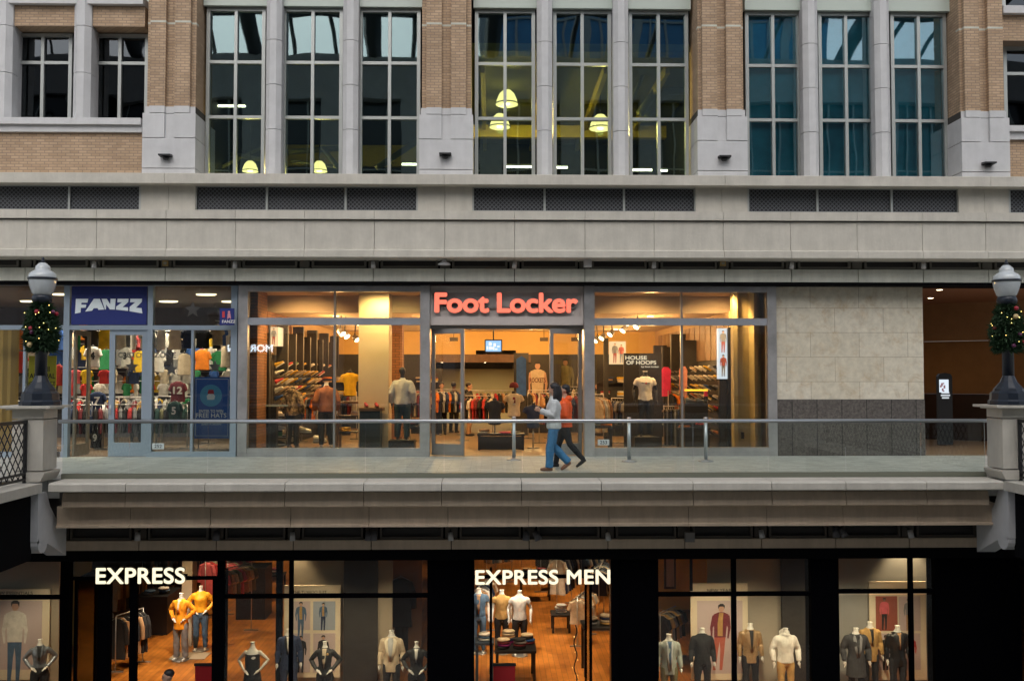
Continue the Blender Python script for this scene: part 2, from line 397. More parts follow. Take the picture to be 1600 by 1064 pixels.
def bodymesh(sex, J, heady=True, vox=.012, hr=0, neck=1.56, lean=0):
    g = G(); T = TORSO[sex]
    g.loft([(0, 0, z, a, b) for z, a, b in T])
    if heady:
        g.tube([(0, .01, 1.44), (0, .005, 1.57)], [.058, .052], 12); head(g, (0, -.01, 1.645), hr)
    else: g.tube([(0, 0, 1.44), (0, -.005, neck)], [.055, .052] if sex == 'm' else [.046, .044], 12)
    for s, k in ((-1, 'R'), (1, 'L')):
        p, r = limbrings(J['sh' + k], J['el' + k], J['wr' + k], .052 if sex == 'm' else .042, .04 if sex == 'm' else .034, .026)
        g.tube(p, r, 10); g.ball(J['sh' + k], r[0] * 1.02); hand(g, J['wr' + k], J['hd' + k], s)
        p, r = limbrings(J['hip' + k], J['kn' + k], J['an' + k], .088, .054, .036)
        g.tube(p, r, 12)
        a = Vector(J['an' + k]); d = Vector(J['ft' + k]).normalized()
        g.tube([a, a - Vector((0, 0, .045)) - d * .03, a - Vector((0, 0, .05)) + d * .09, a - Vector((0, 0, .06)) + d * .16], [.036, .034, .034, .022], 8)
    return organic(g, "body", vox)
def topmesh(sex, J, hem=.80, slv=1.0, pad=.016, flare=0., collar=0., hood=False, bulk=1., vox=.014, quilt=0, low=0):
    """sleeved garment: hem height, sleeve length 0..1"""
    g = G(); rings = []; z = hem; top = 1.455 - low
    while z < top:
        a, b = tor(sex, max(z, .86)); fl = max(0, (1.0 - z)) * flare
        q = quilt * (.5 + .5 * math.sin(z * 2 * math.pi / .085)) if quilt else 0
        rings.append((0, 0, z, (a + pad + fl + q) * bulk, (b + pad + fl * .7 + q) * bulk)); z += .02 if quilt else .045
    a, b = tor(sex, top); rings.append((0, 0, top, a + pad * .8, b + pad * .8)); g.loft(rings, 20)
    if collar: g.tube([(0, .005, 1.42), (0, -.002, 1.47 + collar)], [.078, .068 if collar < .06 else .074], 14)
    if hood:
        g.ball((0, .085, 1.47), .12, .085, .075); g.ball((0, -.03, 1.455), .10, .085, .045)
    for s, k in ((-1, 'R'), (1, 'L')):
        if slv <= 0: continue
        A, B, C = Vector(J['sh' + k]), Vector(J['el' + k]), Vector(J['wr' + k])
        r0 = (.052 if sex == 'm' else .044) + pad
        if slv >= .9:
            p, r = limbrings(A, B, C, r0, r0 * .86 * (1 + .1 * (bulk - 1)), r0 * .68)
            if quilt: r = [x * 1.12 for x in r]
        else: p, r = [A, A.lerp(B, slv)], [r0 * 1.02, r0 * .98]
        g.tube(p, [x * (1 + (bulk - 1) * .8) for x in r], 12); g.ball(A - Vector((s * .008, 0, .004)), r0 * .98 * bulk)
    return organic(g, "top", vox, 3, fold=.011 if not quilt else .005)
def pantmesh(sex, J, to='an', pad=.014, flare=0., waist=1.0, vox=.014):
    g = G(); g.loft([(0, 0, z, tor(sex, z)[0] + pad * .7, tor(sex, z)[1] + pad * .7) for z in (.80, .84, .88, .92, .96, waist)])
    for k in 'RL':
        h, n, a = Vector(J['hip' + k]), Vector(J['kn' + k]), Vector(J['an' + k])
        if to == 'kn': p, r = [h, h.lerp(n, .5), n.lerp(h, .05)], [.1, .092, .085]
        else:
            p, r = limbrings(h, n, a.lerp(n, -.04 if to == 'an' else .15), .088 + pad, .056 + pad + flare * .4, .042 + pad + flare)
        g.tube(p, r, 12)
    return organic(g, "trousers", vox, 3, fold=.010)
def skirtmesh(sex, J, hem=.5, top=1.05):
    g = G(); g.loft([(0, 0, z, tor(sex, max(z, .86))[0] + .015 + max(0, .9 - z) * .12, tor(sex, max(z, .86))[1] + .015 + max(0, .9 - z) * .1) for z in (hem, .6, .7, .8, .88, .96, top)])
    return organic(g, "skirt", .014, 3, fold=.008)
def shoemesh(J):
    g = G()
    for k in 'RL':
        a = Vector(J['an' + k]); d = Vector(J['ft' + k]).normalized()
        g.tube([a + Vector((0, 0, .03)), a - Vector((0, 0, .03)), ], [.045, .052], 10)
        g.tube([a - Vector((0, 0, .05)) - d * .07, a - Vector((0, 0, .045)), a - Vector((0, 0, .048)) + d * .09, a - Vector((0, 0, .055)) + d * .18], [.034, .044, .042, .026], 10)
    return organic(g, "shoes", .011)
def patch(name, sex, rows, m, parent, off=.03, n=7):
    """cloth patch lying on the chest: rows of (z, xl, xr)"""
    g = G(); vs = []; k = len(rows)
    for lay in (0, 1):
        for z, xl, xr in rows:
            a, b = tor(sex, z)
            for j in range(n):
                x = xl + (xr - xl) * j / (n - 1); t = max(0, 1 - (x / (a + off)) ** 2)
                vs.append((x, -(b + off - lay * .012) * math.sqrt(t), z))
    N = k * n; fs = []
    for i in range(k - 1):
        for j in range(n - 1):
            q = (i * n + j, i * n + j + 1, (i + 1) * n + j + 1, (i + 1) * n + j); fs += [q, tuple(N + c for c in reversed(q))]
    rim = [j for j in range(n)] + [i * n + n - 1 for i in range(1, k)] + [(k - 1) * n + j for j in range(n - 2, -1, -1)] + [i * n for i in range(k - 2, 0, -1)]
    for a, b in zip(rim, rim[1:] + rim[:1]): fs.append((a, N + a, N + b, b))
    g.add(vs, fs, 0, True)
    return part(name, g, m, parent, True)
# ================================================================== large structure
YF = -.75                                   # front plane of the upper facade piers
YG = .05                                    # office window glass plane
BX0, BX1 = -19.0, 20.0
ZLOW = -5.2
# ground: one big sheet, with the atrium's lower floor on it
g = G().box(-900, 900, -900, 900, ZLOW - .5, ZLOW - .02); struct("ground", g, mat("asphalt ground", (.06, .06, .06), .9, vary=.1))
g = G().box(-30, 30, -26, -4.3, ZLOW - .018, ZLOW); struct("lower_pavement", g, PAVE)

# upper walkway slab
YE = -5.05
XL, XR = X(90, -5.3), X(1545, -5.3)
g = G().box(BX0, BX1, YE - .05, 0.0, -.35, 0); struct("walkway_floor", g, PAVE)
# side walkways running towards the camera on both sides
gl = G().box(BX0, X(22, -5.75) - .35, -16, YE - .05, -.35, -.001); struct("walkway_floor", gl, PAVE)
gl = G().box(X(1612, -5.75) + .35, BX1, -16, YE - .05, -.35, -.001); struct("walkway_floor", gl, PAVE)

# --- balcony edge (coping and bands)
bal = thing("balcony_edge", "long stone edge of the upper walkway with coping and stepped bands", "balcony", (0, -5.3, 0))
def course(g, xs, y0, y1, z0, z1, gap=.012, mi=0):
    for a, b in zip(xs, xs[1:]): g.box(a + gap / 2, b - gap / 2, y0, y1, z0, z1, mi)
JC = [-60, 75, 196, 320, 445, 568, 690, 815, 940, 1083, 1206, 1322, 1448, 1569]
def jx(pxs, Y, py=760): return [X(p, Y, py) for p in pxs]
zc0, zc1 = .012, -.155
g = G(); xs = jx(JC[1:], -5.85)
g2 = G()
for a, b in zip(xs, xs[1:]):
    g.prism([(-5.85, zc1 + .02), (-5.83, zc1), (-5.2, zc1), (-5.2, zc0 + .01), (-5.80, zc0), (-5.85, zc0 - .03)], a + .006, b - .006, 'yz')
part("coping", g, STONE, bal)
g = G(); xs2 = jx([97] + JC[2:-1] + [1545], -5.6, 780)
for a, b in zip(xs2, xs2[1:]):
    g.prism([(-5.58, -.20), (-5.62, -.34), (-5.62, -.44), (-5.58, -.465), (-5.1, -.465), (-5.1, -.16), (-5.5, -.16)], a + .005, b - .005, 'yz')
part("upper_band", g, STONEB, bal)
g = G(); xs3 = jx([90, 205, 330, 455, 577, 700, 826, 951, 1075, 1197, 1316, 1433, 1560], -5.3, 805)
for a, b in zip(xs3, xs3[1:]):
    g.prism([(-5.34, -.50), (-5.34, -.80), (-5.38, -.82), (-5.38, -.86), (-5.0, -.86), (-5.0, -.47), (-5.34, -.47)], a + .005, b - .005, 'yz')
part("lower_band", g, STONEB, bal)
g = G().box(BX0, BX1, -5.0, 0, -.88, -.36); g.box(XL, XR, -5.14, -5.0, -.80, -.16)
part("slab_backing", g, JOINT, bal)
# ventilation strip + panel above the lower shops
g = G(); pn = [95, 217, 338, 458, 580, 705, 827, 950, 1070, 1190, 1306, 1421, 1540]
z0, z1, z2, z3 = Z(845, -4.7) , Z(823, -4.7), Z(861, -4.75), Z(846, -4.75)
xs = jx(pn, -4.75, 850); course(g, xs, -4.75, -4.6, z2, z3, .02)
part("fascia_panels", g, STONEB, bal)
g = G(); gd = G()
for a, b in zip(xs, xs[1:]):
    for (u, v) in ((a + .16, b - .16),):
        g.box(u, u + .04, -4.72, -4.6, z0, z1); g.box(v - .04, v, -4.72, -4.6, z0, z1)
        g.box(u + .04, v - .04, -4.72, -4.6, z0, z0 + .05); g.box(u + .04, v - .04, -4.72, -4.6, z1 - .03, z1)
        part("vent_louvre", G().box(u + .045, v - .045, -4.66, -4.64, z0 + .05, z1 - .03), mat("vent louvre", (.035, .032, .03), .7), bal)
    g.box(a - .12, a + .12, -4.69, -4.6, z0, z1 + .02)
part("vent_frames", g, mat("brown vent frame", (.09, .075, .06), .6), bal)
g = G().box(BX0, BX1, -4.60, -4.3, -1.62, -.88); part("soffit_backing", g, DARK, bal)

# ---------------------------------------------------------------- upper facade
fac = thing("office_facade", "brick and stone upper storeys with tall grouped windows above the shops", "building", (0, -.3, 4.2))
# bottom fascia, vents, mouldings
zA, zB = Z(439, -.5), Z(419, -.5); zV0, zV1 = Z(418, -.45), Z(404, -.45)
JB = [-440, -333, -250, -178, -70, 39, 147, 258, 367, 475, 583, 695, 804, 914, 1022, 1132, 1237, 1341, 1443, 1545, 1650, 1760, 1870, 1980]
xs = jx(JB, -.5, 430)
g = G(); course(g, xs, -.5, -.3, zA, zB, .02); part("fascia_panels", g, STONEG, fac)
g = G(); gd = G()
for a, b in zip(xs, xs[1:]):
    u, v = a + .17, b - .17
    g.box(u, u + .05, -.47, -.3, zV0, zV1 + .05); g.box(v - .05, v, -.47, -.3, zV0, zV1 + .05)
    g.box(u + .05, v - .05, -.47, -.3, zV0, zV0 + .045)
    g.box(a - .12, a + .12, -.44, -.3, zV0, zV1 + .05); part("vent_louvre", G().box(u + .052, v - .052, -.4, -.38, zV0 + .047, zV1 + .05), mat("vent louvre", (.035, .032, .03), .7), fac)
part("vent_frames", g, mat("olive vent frame", (.14, .13, .11), .6), fac)
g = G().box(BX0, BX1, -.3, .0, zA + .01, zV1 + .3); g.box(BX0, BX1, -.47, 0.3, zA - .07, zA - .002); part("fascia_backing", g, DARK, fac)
zM0, zM1, zM2, zM3 = Z(402, -1.0), Z(389, -1.0), Z(344, -.9), Z(328, -.95)
g = G(); xs = jx(JB, -1.0, 395); 
for a, b in zip(xs, xs[1:]): g.prism([(-.98, zM0), (-1.0, zM0 + .02), (-1.0, zM1 - .02), (-.96, zM1), (-.3, zM1), (-.3, zM0)], a + .004, b - .004, 'yz')
part("cornice_moulding", g, STONE, fac)
g = G(); xs = jx([-440, -300, -180, -70, 42, 151, 260, 368, 476, 585, 695, 804, 914, 1022, 1130, 1235, 1339, 1441, 1540, 1650, 1760, 1870, 1980], -.9, 360)
course(g, xs, -.9, -.3, zM1 + .002, zM2, .010); part("stone_panels", g, STONE, fac)
g = G(); xs = jx([-440, -300, -180, -70, 42, 151, 260, 368, 476, 585, 695, 804, 914, 1022, 1130, 1235, 1339, 1441, 1540, 1650, 1760, 1870, 1980], -.95, 331)
course(g, xs, -.97, -.3, zM2 + .03, zM3 + .0, .008); part("string_course", g, STONE, fac)
g = G().box(BX0, BX1, -.86, -.25, zM2, zM2 + .03); part("painted_shadow_line", g, JOINT, fac)  # shadow line under the string course, put in as a dark strip
# grilles and stub piers
zG0, zG1 = zM3 + .002, Z(289, -.8)
gr = tex_mat("diamond grille", lambda t, b, gg: None, .5)
def _gr():
    t = gr.node_tree; b = t.nodes["Principled BSDF"]; gg = t.nodes.new("ShaderNodeNewGeometry"); s = t.nodes.new("ShaderNodeSeparateXYZ")
    t.links.new(gg.outputs['Position'], s.inputs[0]); outs = []
    for sg in ('ADD', 'SUBTRACT'):
        a = t.nodes.new("ShaderNodeMath"); a.operation = sg; t.links.new(s.outputs[0], a.inputs[0]); t.links.new(s.outputs[2], a.inputs[1])
        m = t.nodes.new("ShaderNodeMath"); m.operation = 'MULTIPLY'; m.inputs[1].default_value = 2 * math.pi / .10; t.links.new(a.outputs[0], m.inputs[0])
        c = t.nodes.new("ShaderNodeMath"); c.operation = 'COSINE'; t.links.new(m.outputs[0], c.inputs[0]); outs.append(c)
    mx = t.nodes.new("ShaderNodeMath"); mx.operation = 'MAXIMUM'; t.links.new(outs[0].outputs[0], mx.inputs[0]); t.links.new(outs[1].outputs[0], mx.inputs[1])
    th = t.nodes.new("ShaderNodeMath"); th.operation = 'GREATER_THAN'; th.inputs[1].default_value = .55; t.links.new(mx.outputs[0], th.inputs[0])
    mc = t.nodes.new("ShaderNodeMix"); mc.data_type = 'RGBA'; mc.inputs[6].default_value = (.008, .009, .012, 1); mc.inputs[7].default_value = (.10, .105, .115, 1)
    t.links.new(th.outputs[0], mc.inputs[0]); t.links.new(mc.outputs[2], b.inputs['Base Color'])
_gr()
g = G().box(BX0, BX1, -.55, -.25, zG0, zG1 + .05); part("grille_backing", g, DARK, fac)
for k, (a, b, cuts) in enumerate(((-440, 219, (-120, 108)), (306, 652, (417, 540)), (739, 1086, (851, 975)), (1169, 1497, (1277, 1393)), (1577, 1980, (1700, 1820)))):
    xa, xb = X(a, -.7, 310), X(b, -.7, 310)
    gp = part("vent_grille", G().box(xa + .03, xb - .03, -.66, -.64, zG0, zG1), gr, fac)
    g = G()
    for p in (a, *cuts, b):
        x = X(p, -.7, 310); g.box(x - .025, x + .025, -.71, -.62, zG0 + .05, zG1 - .02)
    g.box(xa, xb, -.715, -.62, zG0, zG0 + .05); g.box(xa, xb, -.715, -.62, zG1 - .02, zG1 + .02); part("grille_frame", g, ALU, gp)
for a, b, m in ((220, 305, 263), (653, 738, 695), (1087, 1168, 1128), (1498, 1576, 1538)):
    x0, x1, xm = X(a, -.75, 310), X(b, -.75, 310), X(m, -.75, 310)
    for u_, v_ in ((x0, xm - .004), (xm + .004, x1)): part("stub_pier", G().box(u_, v_, -.75, -.3, zG0, zG1 + .03), STONE, fac)
zS0, zS1 = Z(286, -1.05), Z(270, -1.05)
g = G()
SJ = jx([-440, -170, 257, 694, 1133, 1548, 1980], -1.05, 278)
for a, b in zip(SJ, SJ[1:]): g.prism([(-1.05, zS0), (-1.05, zS1 - .01), (-1.03, zS1), (.1, zS1 + .01), (.1, zS0), (-1.0, zS0 - .0)], a + .004, b - .004, 'yz')
part("sill_course", g, STONE, fac)
ZS = zS1 + .012
ZT = 18.0
# pilasters
PIL = [(222, 305), (655, 739), (1090, 1168), (1503, 1578)]
zb_top = Z(165, YF); zb_mid = Z(176, YF); zb_low = Z(215, YF); zb_pl = Z(263, YF)
for i, (a, b) in enumerate(PIL):
    x0, x1 = X(a, YF, 230), X(b, YF, 230); W = x1 - x0; xm = (x0 + x1) / 2
    g = G().box(x0 + .05, x1 - .05, YF + .15, YG + .3, zb_top, ZT)
    for s in (-1, 1): g.box(xm + s * .11, xm + s * .47, YF + .02, YF + .15, zb_top, ZT)
    pb = part("pilaster", g, BRICK, fac)
    g = G()
    g.box(x0, x1, YF, YG + .3, zb_pl + .012, zb_low - .009); g.box(x0 - .0, x1 + .0, YF + .003, YG + .3, ZS - .02, zb_pl - .005)
    g.box(x0 + .004, x1 - .004, YF + .06, YG + .3, zb_low + .009, zb_mid - .008); g.box(x0 + .03, x1 - .03, YF + .07, YG + .3, zb_mid + .008, zb_top)
    for s in (-1, 1):
        g.box(xm + s * .11, xm + s * (W / 2), YF, YF + .055, zb_low + .009, zb_mid - .008); g.box(xm + s * .11, xm + s * .47, YF + .0, YF + .065, zb_mid + .008, zb_top)
    part("stone_base", g, STONEW, pb); part("joint_backing", G().box(x0 + .02, x1 - .02, YF + .085, YG + .28, ZS, zb_top - .002), JOINT, pb)
    g = G().box(x0 + .045, x1 - .045, YF + .146, YF + .3, Z(34, YF), Z(31, YF))
    for s in (-1, 1): g.box(xm + s * .106, xm + s * .474, YF + .016, YF + .14, Z(34, YF), Z(31, YF))
    part("stone_line", g, STONEG, pb)
# stone mullion columns
COLS = [428, 548, 851, 970, 1266, 1378]
def octo(x, y, r, k=.42):
    c = r * k; return [(x - r, y - c), (x - c, y - r), (x + c, y - r), (x + r, y - c), (x + r, y + r), (x - r, y + r)]
for p in COLS:
    x = X(p, -.3, 140); g = G(); z = ZS
    jt = [Z(q, -.35) for q in (201, 131, 61, -9, -79, -149, -219)]
    for zt in jt + [ZT]:
        g.prism(octo(x, -.25, .185), z, zt - .014, 'xy'); z = zt
    g.box(x - .16, x + .16, -.3, YG, ZS, ZT)
    part("stone_mullion", g, STONEW, fac)
# windows
def window(x0, x1, z0, z1, rows, cols, gm, y=YG, fr=.085):
    g = G(); g.box(x0, x0 + fr, y - .07, y + .05, z0, z1); g.box(x1 - fr, x1, y - .07, y + .05, z0, z1)
    g.box(x0 + fr, x1 - fr, y - .068, y + .05, z0, z0 + fr * .6); g.box(x0 + fr, x1 - fr, y - .068, y + .05, z1 - fr, z1)
    for c in range(1, cols):
        x = x0 + (x1 - x0) * c / cols; g.box(x - .038, x + .038, y - .075, y + .04, z0 + fr * .6, z1 - fr)
    for zr in rows: g.box(x0 + fr, x1 - fr, y - .065, y + .045, zr - .037, zr + .037)
    wn = part("window", g, ALU, fac)
    part("glass", G().box(x0 + fr, x1 - fr, y, y + .012, z0 + .03, z1 - .03), gm, wn)
    return wn
wins = [(323, 415), (442, 536), (561, 657), (742, 836), (864, 955), (982, 1075), (1164, 1250), (1278, 1364), (1391, 1478)]
zw0, zw1 = ZS - .005, Z(12, YG)
for i, (a, b) in enumerate(wins):
    x0, x1 = X(a, YG, 140), X(b, YG, 140)
    gm = GLASSU if i < 6 else GLASSR
    window(x0, x1, zw0, zw1, [Z(97, YG), Z(183, YG)], 2, gm)
    window(x0, x1, Z(-20, YG), ZT, [Z(-105, YG), Z(-190, YG)], 2, gm)
g = G()
for a, b in ((320, 660), (740, 1078), (1162, 1482)):
    g.box(X(a, -.05, 5), X(b, -.05, 5), -.15, .1, Z(8.5, -.1), Z(-20, YG) - .002)
    part
part("spandrel", g, SPAND, fac)
g = G()
for a, b in ((320, 660), (740, 1078), (1162, 1482)): g.box(X(a, -.05, 5), X(b, -.05, 5), -.04, .14, zw1 + .002, Z(8.5, -.1) - .002)
part("window_head", g, BLACK, fac)
# wings: left and right brick bays
YW = -.45
def wing(pa, pb, side):
    if side == 'l': ys = (43, 52, 187, 207, 7)
    xw0, xw1 = X(pa, YW, 200), X(pb, YW, 200)
    return xw0, xw1
xw0, xw1 = BX0, X(223, YW, 235)
for g in (G().box(xw0, xw1, YW, YG + .3, ZS, Z(208, YW)), G().box(xw0, xw1, YW + .02, YG + .3, Z(41, YW), Z(9, YW)), G().box(xw0, xw1, YW + .02, YG + .3, Z(-150, YW), ZT)): part("brick_infill", g, BRICK, fac)
g = G().box(xw0, xw1, YW - .16, YG + .28, Z(197, YW), Z(187, YW)); g.box(xw0, xw1, YW - .08, YG + .28, Z(208, YW) + .002, Z(197, YW))
part("window_sill", g, STONEW, fac); part("window_sill", G().box(xw0, xw1, YW - .12, YG + .28, Z(9, YW) + .002, Z(-3, YW)), STONEW, fac)
for (a, b) in ((22, 114), (144, 233), (-95, -5), (-220, -125)):
    window(X(a, YG, 120), X(b, YG, 120), Z(187, YW), Z(43, YW), [Z(100, YG)], 2, GLASSD)
    window(X(a, YG, 120), X(b, YG, 120), Z(-3, YW), Z(-150, YW), [Z(-60, YG)], 2, GLASSD)
for p in (5, 128):
    x = X(p, -.5, 120); g = G(); z = Z(187, YW) + .002
    for q in (115, 42, -30, -140): g.prism(octo(x, -.4, .205), z, Z(q, -.5) - .014, 'xy'); z = Z(q, -.5)
    g.box(x - .17, x + .17, -.4, YG, Z(187, YW) + .004, Z(-140, YW)); part("stone_mullion", g, STONEW, fac)
xe0, xe1 = X(1568, YW, 235), BX1
for g in (G().box(xe0, xe1, YW, YG + .3, ZS, Z(212, YW)), G().box(xe0, xe1, YW + .02, YG + .3, Z(53, YW), Z(12, YW)), G().box(xe0, xe1, YW + .02, YG + .3, Z(-150, YW), ZT)): part("brick_infill", g, BRICK, fac)
g = G().box(xe0, xe1, YW - .16, YG + .28, Z(200, YW), Z(191, YW)); g.box(xe0, xe1, YW - .08, YG + .28, Z(212, YW) + .002, Z(200, YW))
part("window_sill", g, STONEW, fac); part("window_sill", G().box(xe0, xe1, YW - .12, YG + .28, Z(12, YW) + .002, Z(0, YW)), STONEW, fac)
for (a, b) in ((1566, 1655), (1668, 1750), (1775, 1860)):
    window(X(a, YG, 120), X(b, YG, 120), Z(191, YW), Z(53, YW), [Z(107, YG)], 2, GLASSD)
    window(X(a, YG, 120), X(b, YG, 120), Z(0, YW), Z(-150, YW), [Z(-60, YG)], 2, GLASSD)
# office interior behind the glass
zf, zc = ZS - .1, Z(100, 6.)
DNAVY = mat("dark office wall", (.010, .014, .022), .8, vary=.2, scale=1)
OLIVE = mat("olive ceiling paint", (.20, .19, .05), .8, vary=.1)
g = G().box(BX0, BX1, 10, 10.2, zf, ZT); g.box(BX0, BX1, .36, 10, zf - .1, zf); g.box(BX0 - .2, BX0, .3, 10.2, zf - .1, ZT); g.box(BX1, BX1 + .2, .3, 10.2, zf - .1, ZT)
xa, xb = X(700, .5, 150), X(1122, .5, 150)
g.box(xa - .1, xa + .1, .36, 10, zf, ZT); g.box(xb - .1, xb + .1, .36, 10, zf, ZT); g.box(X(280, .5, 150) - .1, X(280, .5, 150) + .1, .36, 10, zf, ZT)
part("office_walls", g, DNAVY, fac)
g = G().box(BX0, BX1, .3, 10.2, ZT, ZT + .3); part("roof_slab", g, STONEG, fac)
g = G().box(xa + .1, xb - .1, .36, 10, Z(135, 3.5), Z(135, 3.5) + .2)
part("office_ceiling", g, OLIVE, fac)
g = G()
zb = Z(192, 7.0); g.box(xa + .12, xb - .12, 7, 7.3, Z(211, 7.), zb)
g.box(X(300, .5, 150) , xa - .12, 9, 9.2, Z(258, 9.), Z(225, 9.))
for k in range(4):
    x = xa + .8 + k * 1.6; g.box(x, x + .12, 1.2, 9.8, Z(135, 3.5) - .28, Z(135, 3.5) - .002)
part("ceiling_beams", g, mat("yellow beam paint", (.55, .42, .05), .7), fac)
g = G(); g.tube([P(985, 165, 2.2), P(1010, 105, 2.2)], .05, 8); g.tube([P(1000, 178, 3), P(1030, 135, 3.2), P(1068, 133, 3.4)], .12, 10); g.tube([P(1010, 182, 3), P(1040, 145, 3.2), P(1068, 143, 3.4)], .1, 10)
g.tube([P(1029, 266, 1.2), P(1029, 60, 1.2)], .03, 8)
for q, (a_, b_) in enumerate((((345, 262, 4), (415, 228, 5)), ((350, 240, 5), (412, 250, 4)), ((450, 238, 5), (530, 232, 6)), ((455, 252, 4), (532, 262, 4)), ((505, 232, 4), (528, 262, 3)), ((590, 262, 2.5), (650, 222, 4)))): g.tube([P(*a_), P(*b_)], .05 + .02 * (q % 3), 8)
part("office_ducts", g, mat("green grey duct", (.16, .17, .09), .5), fac)
# roller blinds behind the right-hand windows
TEAL = mat("teal roller blind", (.07, .42, .56), .8, vary=.25, scale=1.1)
g = G()
for a, b in wins[6:]: g.box(X(a, YG, 140) + .06, X(b, YG, 140) - .06, .20, .21, ZS, Z(12, YG))
part("roller_blind", g, TEAL, fac)
# pendants in the office
GLOW = emitm("pendant glow", (1, .86, .40), 1.6)
def pendant(px, py, Y, r, label, en=130):
    c = P(px, py, Y); t = thing("pendant_lamp", label, "pendant lamp", tuple(c), group="pendant lamps in the office")
    part("lamp_shade", G().lathe(c, [(.03, r * 1.0), (r * .35, r * .95), (r * .68, r * .62), (r * .90, r * .1), (r, -r * .35), (r * .98, -r * .37)], 24), GLOW, t)
    part("rim", G().lathe(c, [(r * 1.0, -r * .30), (r * 1.04, -r * .30), (r * 1.04, -r * .22), (r * 1.0, -r * .22)], 24), BLACK, t)
    part("stem", G().tube([c + Vector((0, 0, r)), c + Vector((0, 0, 1.3))], .018, 6), BLACK, t)
    l = bpy.data.lights.new("pendant_light", 'POINT'); l.energy = en; l.color = (1, .80, .25); l.shadow_soft_size = .1
    lo = bpy.data.objects.new("pendant_light", l); col.objects.link(lo); lo.parent = t; lo.location = (0, 0, -r * .6)
pendant(792, 158, 3.2, .31, "glowing dome pendant behind the fourth tall window, the higher and nearer of its pair")
pendant(781, 194, 5.2, .31, "glowing dome pendant behind the fourth tall window, the lower of its pair")
pendant(938, 196, 3.6, .31, "single glowing dome pendant behind the fifth tall window")
pendant(391, 264, 3.2, .22, "small glowing pendant low behind the first tall window of the left bay", 75)
pendant(499, 264, 3.4, .22, "small glowing pendant low behind the second tall window of the left bay", 75)
for (a, b, py, Y, lb) in ((328, 383, 167, 3.5, "white tube lamp halfway up behind the first tall window"), (628, 652, 258, 3, "short white tube lamp low behind the third tall window"),
                   (790, 835, 262, 2, "white tube lamp low behind the fourth tall window"), (866, 887, 263, 2, "short white tube lamp low behind the fifth tall window"), (985, 1019, 267, 2, "longer white tube lamp low behind the sixth tall window"), (1031, 1043, 268, 2, "shortest white tube lamp low behind the sixth tall window")):
    p, q = P(a, py, Y), P(b, py, Y); c = (p + q) / 2
    t = thing("tube_lamp", lb, "tube lamp", tuple(c), group="tube lamps in the office")
    part("tube", G().box(p.x, q.x, Y, Y + .05, c.z, c.z + .045), LAMPC, t); part("housing", G().box(p.x, q.x, Y - .01, Y + .07, c.z + .047, c.z + .09), WHITE, t)

# ---------------------------------------------------------------- opposite side of the atrium (seen in the window reflections)
opp = thing("opposite_building", "stone and brick building on the camera's side, mirrored in the windows", "building", (0, -28, 0))
YO = -27.0
g = G()
for z0, z1 in ((-5.2, -4.6), (-1.2, 0), (4.2, 6.4), (10.2, 11.6), (16.6, 18.9)): g.box(-34, 34, YO - .6, YO, z0, z1)
for k in range(-8, 9):
    g.box(k * 4.2 - .6, k * 4.2 + .6, YO - .5, YO + .12, -5.2, 18.7)
part("wall", g, mat("opposite stone", (.52, .52, .51), .8, vary=.1), opp)
g = G().box(-34, 34, YO - .9, YO - .62, -5.2, 18.6); part("dark_glazing", g, mat("opposite glazing", (.025, .035, .045), .15), opp)
g = G()
for k in range(-24, 25): g.box(k * 1.4 - .04, k * 1.4 + .04, YO - .6, YO - .45, 6.4, 16.6)
for z in (8.2, 12.9): g.box(-34, 34, YO - .6, YO - .47, z, z + .08)
part("window_bars", g, ALU, opp)
g = G().box(-34, 34, YO, -22.2, -.35, 0); g.box(-34, 34, -22.2, -21.9, -.5, .02); part("walkway", g, STONE, opp)
tag(part("sign_lettering", G(), WHITE, opp), "white lit lettering") if False else None
me = textmesh("MORGAN", .38, .05, .03, mats=[emitm("sign white", (.9, .95, 1), 7)])
for v in me.vertices: v.co.x *= -1; v.co.y *= -1
me.flip_normals()
o = link("sign_lettering", me); sgt = thing("shop_sign", "white lit lettering across the atrium, seen only mirrored in the shop window", "sign", (-12.55, YO + .2, 3.2)); o.parent = sgt; o.name = "lettering"
part("backing_board", G().box(-14.5, -10.5, YO + .12, YO + .18, 3.0, 3.9), DARK, sgt)
# glass roof frame
roof = thing("atrium_roof_frame", "dark steel ribs of the glass roof over the atrium", "roof", (0, -14, 19))
g = G()
for k in range(-14, 15):
    x = k * 2.1; pts = [(x + 0.0, YO - .5, 19.0), (x + .4, -22, 21.6), (x + .8, -14, 23.2), (x + .4, -6, 21.6), (x, .5, ZT + .5)]
    g.tube(pts, .12 if k % 3 else .42, 6)
for y, z in ((-24.6, 20.3), (-18, 22.4), (-14, 23.25), (-9, 22.2), (-3, 19.8)): g.tube([(-30, y, z), (30, y, z)], .2, 6)
part("rib", g, mat("roof steel", (.07, .08, .09), .5), roof)
tw = thing("office_tower", "blue glass tower beyond the glass roof, mirrored in the middle windows", "building", (7, -60, -5.2))
g = G().box(-1, 29, -72, -58, -5.2, 62)
part("curtain_wall", g, mat("tower blue glass", (.06, .26, .55), .25, vary=.15, scale=.3), tw)
g = G()
for k in range(21): g.box(-1 + k * 1.45, -.8 + k * 1.45 + (.5 if k % 3 == 0 else 0), -58, -57.8, -5.2, 62)
for k in range(18): g.box(-1, 29, -57.98, -57.83, k * 3.6, k * 3.6 + .16)
part("mullions", g, mat("tower stone", (.42, .45, .48), .6), tw)
